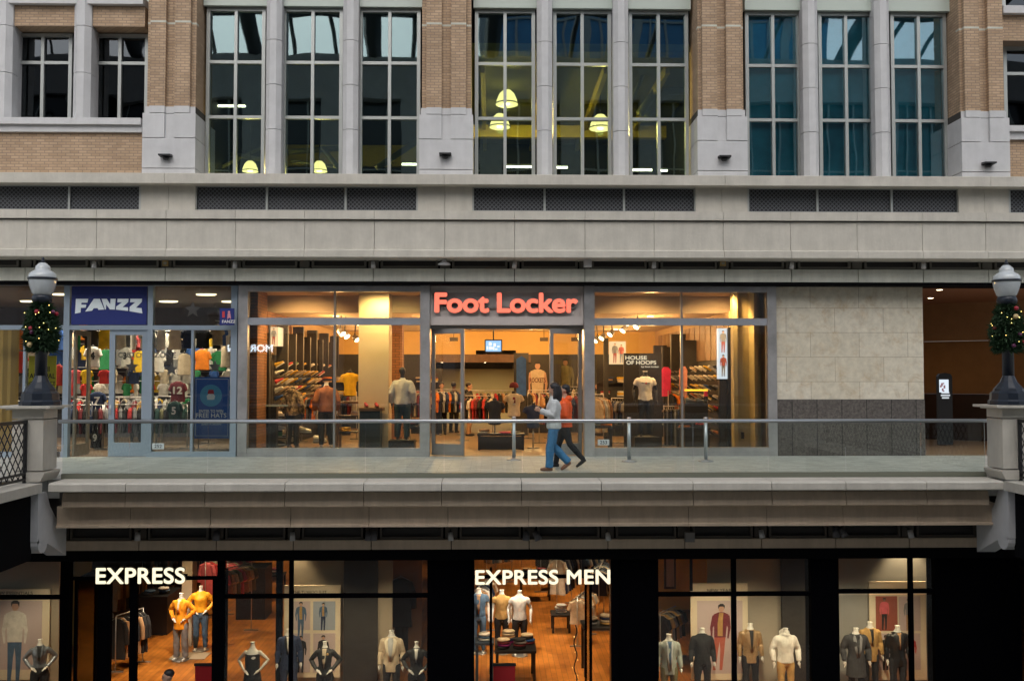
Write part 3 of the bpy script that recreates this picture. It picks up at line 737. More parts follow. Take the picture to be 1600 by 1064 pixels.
# ================================================================== street furniture on the walkway edge
# piers and corbels
def pier(pf0, pf1, sgn, label):
    Yf, d = -5.78, .56
    if sgn < 0: x1 = X(pf1, Yf, 700); x0 = x1 - d
    else: x0 = X(pf0, Yf, 700); x1 = x0 + d
    xm = (x0 + x1) / 2; ym = Yf + d / 2
    t = thing("stone_pier", label, "pier", (xm, ym, .0), group="stone piers at the walkway corners")
    zc = Z(641, Yf); zt = Z(634.5, Yf)
    g = G().obox((xm, ym), 0, d, d, Z(736, Yf), Z(656, Yf) - .008); g.obox((xm, ym), 0, d, d, Z(655, Yf), zc)
    part("shaft", g, STONE, t)
    g = G()
    for e, za, zb in ((.07, Z(746, Yf), Z(737, Yf)), (.02, Z(752, Yf), Z(746, Yf))): pass
    g.prism([(xm - d / 2 - .05, Z(738, Yf)), (xm - d / 2 - .05, Z(741, Yf)), (xm - d / 2 + .02, Z(753, Yf)), (xm + d / 2 - .02, Z(753, Yf)), (xm + d / 2 + .05, Z(741, Yf)), (xm + d / 2 + .05, Z(738, Yf))], Yf - .05, Yf + d + .05, 'xz')
    part("base_moulding", g, STONE, t)
    g = G().obox((xm, ym), 0, d + .16, d + .16, zc, zc + .03); g.obox((xm + (-.03 if sgn < 0 else .03), ym), 0, .98, .9, zc + .03, zt); part("cap", g, STONE, t)
    # hanging corbel with a scroll foot
    c = thing("corbel", "pale stone corbel with a rounded scroll foot under the %s pier" % ("left" if sgn < 0 else "right"), "corbel", (xm, -5.7, -.16), group="stone corbels under the piers")
    w = .36; xa = (x1 - w) if sgn < 0 else x0; zs = Z(850, -5.75); r = .19
    pf = [(-5.92, -.165), (-5.92, -1.02), (-5.86, -1.06), (-5.86, zs + .1)]
    for k in range(9):
        a = R(170 + k * 22); pf.append((-5.72 + r * math.cos(a), zs + .02 + r * math.sin(a)))
    pf += [(-4.76, Z(868, -4.75)), (-4.76, -.92), (-5.02, -.9), (-5.45, -.45), (-5.6, -.165)]
    part("bracket", G().prism(pf, xa, xa + w, 'yz'), STONEW, c)
    sx = xa - .16 if sgn < 0 else xa + w
    g = G(); pr = [(-5.62 + .155 * math.cos(R(k * 18)), zs + .10 + .155 * math.sin(R(k * 18))) for k in range(20)]
    g.prism(pr, sx, sx + .16, 'yz', smooth=True); g.box(sx, sx + .16, -5.8, -5.1, -1.02, -.2)
    part("scroll", g, STONEW, c)
    return xm, ym, zt
lx, ly, lz = pier(22, 67, -1, "stone pier with wide cap at the left end of the glass railing")
rx, ry, rz_ = pier(1567, 1612, 1, "stone pier with wide cap at the right end of the glass railing")

# lamp posts on the piers
NEEDLE = mat("pine needles", (.022, .06, .022), .7, vary=.5, scale=14)
GLOBE = mat("white lamp globe", (.52, .56, .58), .12, vary=.12, scale=5, coat=.6)
BRED = mat("red bauble", (.35, .012, .03), .3); BGOLD = mat("gold bauble", (.55, .42, .2), .3); BPUR = mat("dark purple bauble", (.12, .02, .08), .3)
FAIRY = emitm("fairy light", (1, .75, .2), 3)
LP = mat("lamp post paint", (.012, .018, .03), .35)
def lamppost(px, x, y, z, label, wl, seed):
    r = random.Random(seed)
    t = thing("lamp_post", label, "lamp post", (x, y, z), group="globe lamp posts on the piers")
    c = (x, y, z); s = 1500 / (y - CY) ; h = lambda py: (636 - py) / s
    part("pedestal", G().lathe(c, [(.36, 0), (.36, .07), (.33, .10), (.32, .22), (.27, .26), (.26, .30), (.24, .32), (.17, h(602)), (.15, h(600)), (.10, h(590))], 12, smooth=False), LP, t)
    part("pole", G().lathe(c, [(.105, h(590)), (.095, h(480)), (.17, h(476)), (.18, h(472)), (.17, h(468)), (.16, h(466))], 16), LP, t)
    g = G().lathe(c, [(.135, h(467)), (.175, h(463)), (.210, h(455)), (.235, h(447)), (.244, h(440)), (.244, h(437)), (.232, h(433)), (.185, h(429)), (.135, h(427)), (.13, h(425)), (.125, h(421)), (.10, h(419)), (.07, h(416)), (.03, h(415))], 28)
    part("globe", g, GLOBE, t)
    part("band", G().lathe(c, [(.240, h(442)), (.254, h(442)), (.254, h(438.5)), (.240, h(438.5))], 28), LP, t)
    part("finial", G().lathe(c, [(.035, h(415)), (.04, h(413)), (.02, h(411)), (.028, h(409)), (.005, h(406))], 12), LP, t)
    # garland: its own thing, hung round the pole
    za, zb = h(553), h(477)
    gt = thing("christmas_garland", wl, "garland", (x, y, z + (za + zb) / 2), group="garlands on the lamp posts")
    g = G(); zc = z + (za + zb) / 2
    for i in range(3000):
        a = r.uniform(0, 2 * math.pi); u = r.random(); zz = z + za + (zb - za) * u
        rad = (.11 + .15 * math.sin(math.pi * min(1, u * .8 + .2))) * r.uniform(.45, 1.12)
        p = Vector((x + rad * math.cos(a), y + rad * math.sin(a), zz)); d = Vector((math.cos(a) + r.uniform(-.8, .8), math.sin(a) + r.uniform(-.8, .8), r.uniform(-1, .7))).normalized()
        q = p + d * r.uniform(.06, .13); n = d.cross(Vector((r.uniform(-1, 1), r.uniform(-1, 1), 1))).normalized() * .017
        g.add([p - n, p + n, q], [(0, 1, 2)]); n2 = d.cross(n).normalized() * .017; g.add([p - n2, p + n2, q], [(0, 1, 2)])
    part("foliage", g, NEEDLE, gt)
    for m_, nm, cnt, sz in ((BRED, "bauble", 3, .042), (BGOLD, "bauble", 1, .05), (BPUR, "bauble", 2, .04)):
        for i in range(cnt):
            a = R(r.uniform(170, 370)); zz = z + za + (zb - za) * r.uniform(.1, .95)
            part(nm, G().ball((x + .25 * math.cos(a), y + .27 * math.sin(a), zz), sz, n=10, m=7), m_, gt)
    g = G()
    for i in range(15):
        a = R(r.uniform(160, 380)); zz = z + za + (zb - za) * r.uniform(.1, .95); g.ball((x + .29 * math.cos(a), y + .29 * math.sin(a), zz), .0075, n=5, m=4)
    part("fairy_lights", g, FAIRY, gt)
lamppost(65, lx + .09, ly, lz, "black lamp post with white acorn globe on the left stone pier", "pine garland with red and gold baubles round the left lamp post", 3)
lamppost(1571, rx, ry, rz_, "black lamp post with white acorn globe on the right stone pier", "pine garland with red baubles and fairy lights round the right lamp post", 9)

# glass railing
YR = -5.12
gx0, gx1 = X(98, YR, 700), X(1539, YR, 700)
rail = thing("glass_railing", "clear glass railing with round steel handrail along the walkway edge", "railing", ((gx0 + gx1) / 2, YR, 0))
zr = Z(659, YR)
part("handrail", G().tube([(X(92, YR, 657), YR, zr), (X(1546, YR, 657), YR, zr)], .036, 12), mat("handrail steel", (.62, .64, .66), .28, .9), rail)
part("base_channel", G().box(gx0, gx1, YR - .05, YR + .04, .012, .11), mat("olive base channel", (.21, .22, .17), .5, .3), rail)
cuts = [98, 202, 325, 448, 571, 694, 717, 838, 961, 1083, 1200, 1321, 1439, 1539]
cuts = [98, 202, 325, 448, 571, 694, 816, 961, 1083, 1200, 1321, 1439, 1539]
for a, b in zip(cuts, cuts[1:]):
    part("glass_panel", G().box(X(a, YR, 700) + .006, X(b, YR, 700) - .006, YR - .012, YR + .004, .11, zr - .02), GLASSB, rail)
for s, px in ((-1, 91), (1, 1545)):
    part("wall_bracket", G().box(X(px, YR, 700) - .03, X(px, YR, 700) + .03, YR - .04, YR + .03, .42, .52), STEEL, rail)

# black lattice railings towards the camera
def lattice(x, label, sgn):
    t = thing("iron_railing", label, "railing", (x, -9, 0), group="black iron lattice railings")
    y0, y1 = -15, -5.8; z0, z1 = .06, Z(657, -5.8)
    g = G().box(x - .03, x + .03, y0, y1, z1 - .06, z1); g.box(x - .02, x + .02, y0, y1, .16, .20); g.box(x - .03, x + .03, y0, y1, z0, .10); part("rails", g, BLACK, t)
    g = G(); n = 46
    for k in range(n):
        ya = y1 - .06 - k * .2
        for d in (-1, 1):
            pts = [(x, ya + d * .10 * math.sin(math.pi * j / 4 * 2) , .1 + (z1 - .16) * j / 8) for j in range(9)]
            g.tube(pts, .011, 5)
    part("lattice", g, BLACK, t)
    for k in range(5): part("post", G().box(x - .03, x + .03, y1 - .04 - k * 2.2, y1 - k * 2.2, .012, z1), BLACK, t)
lattice(lx - .02, "black iron lattice railing running toward the viewer from the left pier", -1)
lattice(rx + .02, "black iron lattice railing running toward the viewer from the right pier", 1)
for s, x in ((-1, lx), (1, rx)):
    e = thing("side_balcony_edge", "stone coping edge of the side walkway under the %s iron railing" % ("left" if s < 0 else "right"), "balcony", (x, -10, 0))
    g = G()
    for k in range(6):
        ya = -5.86 - k * 1.7
        g.box(x - .32, x + .32, ya - 1.69, ya - .006, zc1, zc0 + .002)
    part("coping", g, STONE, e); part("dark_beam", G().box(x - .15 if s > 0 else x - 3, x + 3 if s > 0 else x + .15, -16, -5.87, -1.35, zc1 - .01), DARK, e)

# stanchion posts
stn = None
for i, (px, py, lb) in enumerate(((803, 718, "steel queue post standing left of the walking woman, before the shop door"), (983, 721, "steel queue post in front of the right shop window, the left of two"), (1103, 721, "steel queue post in front of the right shop window, farthest right"))):
    D = 1500 * CZ / (py - HOR) ; y = CY + D; x = X(px, y, py)
    if stn is None:
        stn = t = thing("queue_post", lb, "queue post", (x, y, 0), group="steel queue posts")
        part("foot_plate", G().lathe((x, y, 0), [(.17, .0), (.17, .015), (.15, .03), (.05, .045), (.04, .06)], 24), STEEL, t)
        part("post", G().lathe((x, y, 0), [(.042, .05), (.042, .90)], 16), mat("post steel", (.45, .48, .5), .35, .6), t)
        part("belt_head", G().lathe((x, y, 0), [(.05, .90), (.05, 1.0), (.03, 1.01)], 16), STEELD, t)
    else:
        c = copy_tree(stn); c.location = (x, y, 0); c['label'] = lb

# ================================================================== shopfronts
# ---- centre shop (stainless)
YS = 0.0
fs = thing("shopfront", "brushed steel shopfront with big windows, below the glowing red shop sign", "shopfront", (X(791, 0), 0, 0))
zt, zh0 = Z(444, 0), Z(456, 0); zm1, zm0 = Z(497, 0), Z(508, 0); zs1 = Z(701, 0)
def bx(a, b, y0, y1, z0, z1): return G().box(X(a, 0), X(b, 0), y0, y1, z0, z1)
for a, b in ((373, 388), (1198, 1212)): part("end_post", bx(a, b, -.12, .1, 0, zt), STEEL, fs)
SRAIL = mat("pale steel rail", (.50, .52, .57), .35, .6, vary=.15, scale=1.2)
for a, b in ((388, 657), (928, 1198)):
    part("header", bx(a, b, -.1, .08, zh0, zt), STEEL, fs); part("mid_rail", bx(a, b, -.1, .08, zm0, zm1), SRAIL, fs); part("sill", bx(a, b, -.1, .08, 0, zs1), STEEL, fs)
for a, b in ((657, 672), (912, 928)): part("portal_post", bx(a, b, -.2, .3, 0, zt), STEEL, fs)
for a, b, m in ((388, 657, 523), (928, 1198, 1065)):
    x0, x1, xm = X(a, 0), X(b, 0), X(m, 0)
    g = G().box(xm - .025, xm + .025, -.07, .05, zs1, zm0); g.box(xm - .022, xm + .022, -.07, .05, zm1, zh0); part("mullion", g, STEELD, fs)
    for u, v in ((x0, xm - .025), (xm + .025, x1)):
        part("window_pane", G().box(u, v, -.012, 0, zs1, zm0), GLASS, fs); part("transom_pane", G().box(u, v, -.012, 0, zm1, zh0), GLASS, fs)
# portal: sign box and door head
px0, px1 = X(672, -.1), X(912, -.1)
SIGNP = mat("grey sign panel", (.58, .52, .49), .5, .1, vary=.06)
g = G().box(px0, px1, -.1, .3, zm0 + .0, Z(494, -.1)); g.box(px0, px1, -.1, .3, Z(457, -.1), zt)
for x in (px0, px1 - .06): g.box(x, x + .06, -.1, .3, Z(494, -.1) + .001, Z(457, -.1) - .001)
part("sign_surround", g, SIGNP, fs); part("sign_board", G().box(px0 + .06, px1 - .06, -.05, .2, Z(494, -.1) + .001, Z(457, -.1) - .001), SIGNP, fs)
g = G().box(px0, px1, .02, .32, Z(514, .1), zm0 - .001); part("door_head", g, STEELD, fs)
for p in (737, 845): part("entrance_downlight", G().lathe((X(p, -.0), .1, zm0 - .02), [(.07, 0), (.07, .015)], 14), LAMPW, fs)
# open door leaves, angled
def leaf(xh, yh, ang, wd, label):
    z1, z0 = Z(514, .1), .02; d = bpy.data.objects
    t = link("door", None, fs, (xh - wloc(fs).x, yh, 0)); t.rotation_euler = (0, 0, ang); t['label'] = label
    g = G().box(0, .09, -.025, .025, z0, z1); g.box(wd - .09, wd, -.025, .025, z0, z1); g.box(.09, wd - .09, -.024, .024, z0, .30); g.box(.09, wd - .09, -.024, .024, z1 - .12, z1)
    o = part("door_frame", g, STEELD, t, True); part("door_pane", G().box(.09, wd - .09, -.006, .006, .30, z1 - .12), GLASS, t, True)
    part("handle", G().tube([(wd - .05, -.07, .9), (wd - .05, -.07, 1.3)], .012, 6), STEEL, t, True)
def leafmesh(xh, yh, ang, wd):
    z1, z0 = Z(514, .1), .02; M = Matrix.Translation((xh, yh, 0)) @ Matrix.Rotation(ang, 4, 'Z')
    def tf(g): g.v = [tuple(M @ Vector(p)) for p in g.v]; return g
    g = G().box(0, .09, -.025, .025, z0, z1); g.box(wd - .09, wd, -.025, .025, z0, z1); g.box(.09, wd - .09, -.024, .024, z0, .30); g.box(.09, wd - .09, -.024, .024, z1 - .12, z1)
    o = part("door", tf(g), STEELD, fs)
    part("door_glass", tf(G().box(.09, wd - .09, -.006, .006, .301, z1 - .121)), GLASS, o)
    part("handle", tf(G().tube([(wd - .05, -.07, .9), (wd - .05, -.07, 1.3)], .014, 6)), STEEL, o)
leafmesh(px0 + .03, .16, R(-22), .86); leafmesh(px1 - .03, .16, R(180 + 22), .86)
# lettered sign
RED = emitm("red sign face", (1, .17, .10), .85); REDS = mat("sign letter side", (.25, .04, .02), .5)
sg = thing("shop_sign", "glowing red lettering reading Foot Locker above the centre shop door", "sign", (X(791, -.1), -.12, Z(489, -.1)))
hh = Z(458, -.1) - Z(490, -.1)
wd = X(905, -.1) - X(681, -.1)
me = textmesh("Foot Locker", hh, .07, .05, width=wd, mats=[RED, REDS], spacing=.98)
for p in me.polygons: p.material_index = 0 if p.normal.y < -.5 else 1
o = link("lettering", me, sg)
part("mounting_rail", G().box(X(690, -.1), X(900, -.1), -.118, -.06, Z(489, -.1) + .12, Z(489, -.1) + .15), STEELD, sg)

def plate(px, py, Y, s, label):
    t = thing("number_plate", label, "number plate", tuple(P(px, py, Y)), group="shop number plates")
    c = P(px, py, Y); part("plate", G().box(c.x - .14, c.x + .14, Y, Y + .008, c.z - .07, c.z + .07), mat("pale plate", (.62, .66, .68), .5), t)
    me = textmesh(s, .085, .004, .02, mats=[mat("dark plate ink", (.02, .03, .05), .6)]); o = link("numerals", me, t); o.location = (0, 0, -.042)
plate(943, 691, -.03, "253", "small white plate numbered 253 low on the window right of the door")
plate(247, 697, -.04, "252", "small white plate numbered 252 low on the left shop's window")

# ---- left shop (blue-grey aluminium)
ff = thing("shopfront", "blue-grey aluminium shopfront under the dark blue shop sign on the left", "shopfront", (X(230, 0), 0, 0))
A = ALUB
zt2 = Z(443, 0)
for a, b, z0, z1 in ((100, 109, 0, zt2), (231, 239, 0, zt2), (361, 371, 0, zt2), (-60, -54, 0, zt2)): part("post", G().box(X(a, 0), X(b, 0), -.08, .08, z0, z1), A, ff)
part("mullion", G().box(X(37, 0), X(41, 0), -.06, .06, .1, Z(516, 0)), A, ff)
for a, b in ((-54, 100), (109, 231), (239, 361)):
    for z0, z1 in ((Z(447, 0), zt2 - .002), (Z(516, 0), Z(509, 0)), (0, Z(706, 0))):
        if a != 109 or z0 > 0: part("rail", G().box(X(a, 0), X(b, 0), -.075, .07, z0, z1), A, ff)
g = G().box(X(299, 0), X(303, 0), -.06, .06, Z(706, 0), Z(516, 0)); part("mullion", g, A, ff)
for a, b, u, v in ((-54, 100, 509, 447), (239, 361, 509, 447), (239, 299, 706, 516), (303, 361, 706, 516), (-54, 37, 706, 516), (41, 100, 706, 516)):
    part("window_pane", G().box(X(a, 0), X(b, 0), -.006, .004, Z(u, 0), Z(v, 0)), GLASS, ff)
# door leaf closed, and doorway beside it with its leaf folded in
x0, x1 = X(171, 0), X(230.5, 0); zd = Z(516, 0) - .002
g = G().box(x0, x0 + .13, -.03, .04, .015, zd); g.box(x1 - .13, x1, -.03, .04, .015, zd); g.box(x0 + .13, x1 - .13, -.028, .038, .015, Z(692, 0)); g.box(x0 + .13, x1 - .13, -.028, .038, Z(524, 0), zd)
d = part("door", g, A, ff); part("door_glass", G().box(x0 + .13, x1 - .13, 0, .01, Z(692, 0), Z(524, 0)), GLASS, d)
part("handle", G().tube([(x0 + .06, -.08, 1.0), (x0 + .06, -.08, 1.25)], .014, 6), STEEL, d)
x0 = X(113, 0)
g = G().box(x0, x0 + .045, .05, .16, .015, zd); g.box(x0, x0 + .045, .80, .93, .015, zd); g.box(x0, x0 + .045, .16, .80, .015, .28); g.box(x0, x0 + .045, .16, .80, zd - .12, zd)
d = part("door", g, mat("bronze door edge", (.28, .25, .2), .4, .6), ff); d['label'] = "left door leaf folded open into the shop"
part("handle", G().tube([(x0 + .05, .8, .95), (x0 + .15, .8, .95), (x0 + .15, .8, 1.3), (x0 + .05, .8, 1.3)], .014, 6), STEEL, d)
# blue sign panel with hand-cut letters
NAVY = mat("navy sign face", (.010, .022, .16), .5)
sg = thing("shop_sign", "dark blue panel sign with white slanted lettering reading FANZZ", "sign", (X(170, -.03), -.04, Z(478, 0)))
part("panel", G().box(X(111, 0), X(229, 0), -.06, .02, Z(508, 0), Z(448, 0)), NAVY, sg)
def fanzz(px, u0, py, topy=467):   # unused placeholder signature kept simple
    return 0
LT = {}   # letter outlines in a 0..1 box; bottoms follow an arch through bot(x)
bot = lambda t: 489.5 - 3.5 * math.sin(math.pi * t) - 0 * t
L = []
def lp(p): L.append(p)
W0, W1 = 117.5, 223
def bt(x): return 490 - 6.5 * math.sin(math.pi * (x - W0) / (W1 - W0))
lp([(119, 467), (138, 467), (137, 473), (127.5, 473), (127, 476), (135, 476), (134, 481), (126.5, 481), (126, bt(126)), (117.5, bt(117))])
lp([(147, 467), (156, 467), (163, bt(162)), (154, bt(154)), (152.8, 481.5), (146.5, 481.8), (144, bt(143)), (133.5, bt(134))])
lp([(159, 467), (167, 467), (172.5, 476), (173, 467), (181, 467), (179.5, bt(180)), (172, bt(172)), (166, 475.5), (165.6, bt(165)), (164.2, bt(164))])
lp([(184, 467), (201, 467), (200.5, 472), (191.5, 480), (200, 480.2), (200.2, bt(200)), (181.5, bt(182)), (182, 479), (191, 472.5), (183.6, 472.5)])
lp([(204, 467), (222, 467), (221.5, 472), (212.5, 481), (221.3, 481.5), (222.5, bt(222)), (202.5, bt(203)), (203, 479.5), (211.5, 472.5), (203.6, 472.5)])
g = G()
for poly in L: g.prism([(P(x, y, -.06).x, P(x, y, -.06).z) for x, y in poly][::-1], -.075, -.059, 'xz')
g.box(P(149.5, 475, -.06).x - .02, P(149.5, 475, -.06).x + .02, -.074, -.0735, P(149, 478, -.06).z, P(149, 473.5, -.06).z)
part("lettering", g, mat("sign letter white", (.80, .88, .92), .5), sg)
# projecting blade sign
t = thing("blade_sign", "small dark blue projecting sign with red and white marks beside the steel post", "sign", tuple(P(355, 495, -.35)))
c = P(355, 495, -.35); part("panel", G().box(c.x - .17, c.x + .17, -.38, -.34, c.z - .20, c.z + .2), NAVY, t)
part("bracket", G().box(c.x - .015, c.x + .015, -.34, -.06, c.z - .02, c.z + .02), STEEL, t)
part("red_mark", G().prism([(c.x - .11, c.z - .02), (c.x - .05, c.z - .02), (c.x - .05, c.z + .13), (c.x - .11, c.z + .13)], -.385, -.379, 'xz'), mat("sign red", (.5, .04, .05), .5), t)
g = G().ball((c.x + .05, -.382, c.z + .11), .03, .004, .03, 10, 6); g.prism([(c.x + .02, c.z + .08), (c.x + .08, c.z + .08), (c.x + .10, c.z - .06), (c.x + .06, c.z - .02), (c.x + .01, c.z - .06)], -.386, -.379, 'xz')
part("player_mark", g, mat("sign pink", (.6, .25, .3), .5), t)
me = textmesh("FANZZ", .07, .004, .03, mats=[WHITE]); o = link("lettering", me, t); o.location = (.05, -.031, -.15)

# poster in the window: ENTER TO WIN FREE HATS
t = thing("window_poster", "blue window poster reading ENTER TO WIN FREE HATS", "poster", tuple(P(330, 635, .02)))
PB = mat("poster blue", (.03, .13, .48), .6); PLB = mat("poster light blue", (.10, .42, .7), .6); PW = mat("poster white", (.8, .88, .9), .6)
def pxbox(a, b, y0, y1, Y, th, mi=0, g=None):
    g = g or G(); p, q = P(a, y1, Y), P(b, y0, Y); return g.box(p.x, q.x, Y, Y + th, p.z, q.z, mi)
part("sheet", pxbox(303, 359, 589, 685, .03, .006), PB, t)
g = G()
for a, b, u, v in ((305.5, 356.5, 592, 592.6), (305.5, 356.5, 680.5, 681), (305.5, 306, 592.6, 680.5), (356, 356.5, 592.6, 680.5)): pxbox(a, b, u, v, .026, .003, 0, g)
part("border_line", g, PW, t)
c = P(329.5, 618, .025); g = G()
g.prism([(c.x + .265 * math.cos(R(k * 12)), c.z + .265 * math.sin(R(k * 12))) for k in range(30)], .026, .0295, 'xz'); part("badge", g, PLB, t)
part("badge_figure", G().prism([(c.x - .08, c.z - .10), (c.x + .08, c.z - .10), (c.x + .10, c.z - .01), (c.x + .06, c.z + .04), (c.x - .06, c.z + .04), (c.x - .10, c.z - .01)], .022, .0255, 'xz'), PW, t)
part("badge_hat", G().prism([(c.x - .08, c.z + .04), (c.x + .08, c.z + .04), (c.x + .06, c.z + .14), (c.x - .06, c.z + .14)], .022, .0255, 'xz'), mat("poster red", (.45, .03, .05), .6), t)
for s, py, hpx, wp in (("ENTER TO WIN", 644.5, 4.6, 37), ("FREE HATS", 652.5, 7.2, 47), ("JUST A SCAN", 664.5, 3.0, 30)):
    p = P(330, py, .024); k = 1500 / 23.37
    me = textmesh(s, hpx / k, .003, .03, width=wp / k, mats=[PW]); o = link("lettering", me, t); o.location = (p.x - t.location.x, .002, p.z - t.location.z)
# stars and CUSTOM ZONE decals on the glass
GREYD = mat("grey decal", (.30, .28, .28), .6)
def star(cx, cz, r): return [(cx + (r if k % 2 == 0 else r * .42) * math.sin(R(36 * k)), cz + (r if k % 2 == 0 else r * .42) * math.cos(R(36 * k))) for k in range(10)]
for px, py, r, lb in ((301, 484, .21, "thin grey star decal on the glass over the window right of the shop door"), (206, 573, .17, "grey star decal seen through the closed door leaf"), (268, 577, .17, "grey star decal on the window left of the mullion"), (336, 573, .17, "grey star decal above the free hats poster")):
    c = P(px, py, .04); single("star_decal", G().prism(star(c.x, c.z, r), .04, .046, 'xz'), GREYD, lb, "decal", "star decals on the shop glass", tuple(c))
t = thing("window_decal", "grey lettering band reading CUSTOM ZONE across the door and window glass", "decal", tuple(P(232, 556, .05)))
for s, px, wpx in (("CUSTOM", 207, 44), ("ZONE", 258, 34)):
    c = P(px, 559, .05); me = textmesh(s, .13, .003, .03, width=wpx / 64., mats=[GREYD]); o = link("lettering", me, t); o.location = (c.x - t.location.x, 0, c.z - t.location.z)

# ---- stone wall and passage at the right
sw = thing("stone_wall", "limestone block wall with dark granite wainscot right of the steel shopfront", "wall", (X(1327, 0), 0, 0))
wx0, wx1 = X(1212, 0), X(1443, 0)
part("limestone", G().box(wx0 + .002, wx1, -.02, .5, Z(625, 0), zt + .3), LIME, sw); part("granite_base", G().box(wx0 + .002, wx1, -.05, .5, 0, Z(625, 0) - .003), GRAN, sw)
pw = thing("passage_wall", "brown wall with dark wainscot at the back of the passage on the right", "wall", (13, 5, 0))
PBR = mat("brown passage wall", (.30, .15, .05), .7, vary=.12, scale=2); PDK = mat("dark wainscot", (.035, .015, .01), .5, vary=.2)
a1, a2 = Vector((X(1436, 6.2), 6.2)), Vector((20.0, 1.35))
def wallseg(p, q, z0, z1, th=.1):
    d = (q - p).normalized(); n = Vector((-d.y, d.x)) * th
    return G().prism([tuple(p), tuple(q), tuple(q + n), tuple(p + n)], z0, z1, 'xy')
part("wall_face", wallseg(a1, a2, 1.4, 3.0), PBR, pw); part("wainscot", wallseg(a1, a2, 0, 1.395), PDK, pw)
part("bulkhead", wallseg(a1 + Vector((-.1, -.12)), a2 + Vector((-.1, -.12)), 3.002, 4.15), mat("tan bulkhead", (.36, .20, .09), .7, vary=.1), pw)
g = G().box(wx1 - .02, BX1, .4, 8, 4.15, 4.2); part("ceiling", g, mat("passage ceiling", (.30, .14, .07), .8), pw)
g = G().box(wx1 - .1, wx1 - .03, .5, 8, 0, 4.15); part("return_wall", g, PBR, pw)
g = G().box(wx1 - .02, BX1, 0.01, 8, -.1, -.0); struct("passage_floor", g, TILEP)
def downlight(x, y, z, label, group, r=.07, e=0, c=(1, .72, .40), spot=None, m=LAMPW):
    t = thing("ceiling_light", label, "ceiling light", (x, y, z), group=group)
    part("diffuser", G().lathe((x, y, z), [(r, -.012), (r, -.004)], 14), m, t); part("trim", G().lathe((x, y, z), [(r * 1.02, -.01), (r * 1.25, -.01), (r * 1.25, 0), (r * 1.02, 0)], 14), WHITE, t)
    if e:
        l = bpy.data.lights.new("downlight", 'SPOT' if spot else 'POINT'); l.energy = e; l.color = c; l.shadow_soft_size = .12
        if spot: l.spot_size = R(spot); l.spot_blend = .6
        lo = bpy.data.objects.new("downlight", l); col.objects.link(lo); lo.parent = t; lo.location = (0, 0, -.06)
    return t
pc = P(1468, 451, 3.0); downlight(X(1468, .95, 451), .95, 4.15, "warm downlight in the passage ceiling, the nearer one", "passage downlights", e=14, spot=150)
downlight(X(1454, 3.5, 464), 3.5, 4.15, "warm downlight in the passage ceiling, the farther one", "passage downlights", e=22, spot=150)
# digital kiosk
y = 3.4; kx = X(1476, y, 640); t = thing("digital_kiosk", "slim black digital kiosk with lit screen in the passage", "kiosk", (kx, y, 0))
kt = Z(583, y)
g = G(); pr = [(kx - .2, .02), (kx + .2, .02), (kx + .2, kt - .1), (kx + .15, kt - .03), (kx, kt), (kx - .15, kt - .03), (kx - .2, kt - .1)]
part("body", g.prism(pr, y - .06, y + .06, 'xz'), BLACK, t)
p, q = P(1468, 613, y - .07), P(1482, 593, y - .07)
part("screen", G().box(p.x, q.x, y - .072, y - .06, p.z, q.z), emitm("kiosk screen", (.75, .85, .95), .6), t)
g = G(); 
for i in range(7): 
    u = rng.uniform(p.x, q.x - .06); v = rng.uniform(p.z, q.z - .08); g.box(u, u + .05, y - .0745 - i * .0003, y - .0722, v, v + rng.uniform(.03, .09))
part("screen_picture", g, emitm("kiosk picture", (.25, .12, .14), .6), t)
g = G()
for k, wq in enumerate((.22, .26, .2)): g.box(kx - wq / 2, kx + wq / 2, y - .065, y - .06, 1.45 - k * .07, 1.49 - k * .07)
part("caption", g, emitm("kiosk caption", (.6, .65, .7), .6), t)

# ================================================================== small fixtures on the facade
def walllight(px, py, lb):
    y = YF - .02; c = P(px, py, y); t = thing("wall_light", lb, "wall light", tuple(c), group="wall lights on the pilasters")
    g = G().prism([(y - .17, c.z + .01), (y - .17, c.z + .045), (y + .02, c.z + .06), (y + .02, c.z + .0)], c.x - .14, c.x + .14, 'yz'); part("hood", g, BLACK, t)
    part("mount", G().lathe((c.x, y - .04, c.z), [(.05, -.07), (.075, -.04), (.075, 0)], 12), BLACK, t)
for px, py, lb in ((260, 246, "black wall light on the leftmost pilaster base"), (696, 244, "black wall light on the second pilaster base, above the centre shop"), (1131, 248, "black wall light on the third pilaster base, left of the teal windows"), (1543, 258, "black wall light on the rightmost pilaster base")): walllight(px, py, lb)
FIXM = mat("fixture grey", (.50, .50, .50), .45); FIXD = mat("fixture dark", (.05, .05, .05), .5)
def spotfix(px, py, Y, lb, grp, m=FIXM, tilt=0., r=.055, ln=.15):
    c = P(px, py, Y); t = thing("spotlight", lb, "spotlight", tuple(c), group=grp)
    d = Vector((math.sin(tilt), -.35, -1)).normalized()
    part("head", G().tube([c - d * ln / 2, c + d * ln / 2], [r * .8, r], 12), m, t)
    part("bracket", G().tube([c - d * ln / 2, c - d * ln / 2 + Vector((0, .14, .02)), c + Vector((0, .24, 0))], .016, 6), FIXD, t)
near = {147: "above the left shop sign", 367: "above the corner between the two shops", 583: "above the left part of the centre shop window", 804: "above the centre shop sign", 1022: "above the right part of the centre shop window", 1237: "above the limestone wall", 1443: "at the right corner of the limestone wall"}
for px, w_ in near.items(): spotfix(px, 412 + (3 if px > 1200 else 2), -.72, "small pale spotlight %s" % w_, "spotlights on the upper vent strip", tilt=.1 if px < 800 else -.15)
c = P(694, 412, -.7); t = thing("dome_light", "white cone-shaped light on the vent strip above the door's left post", "light", tuple(c))
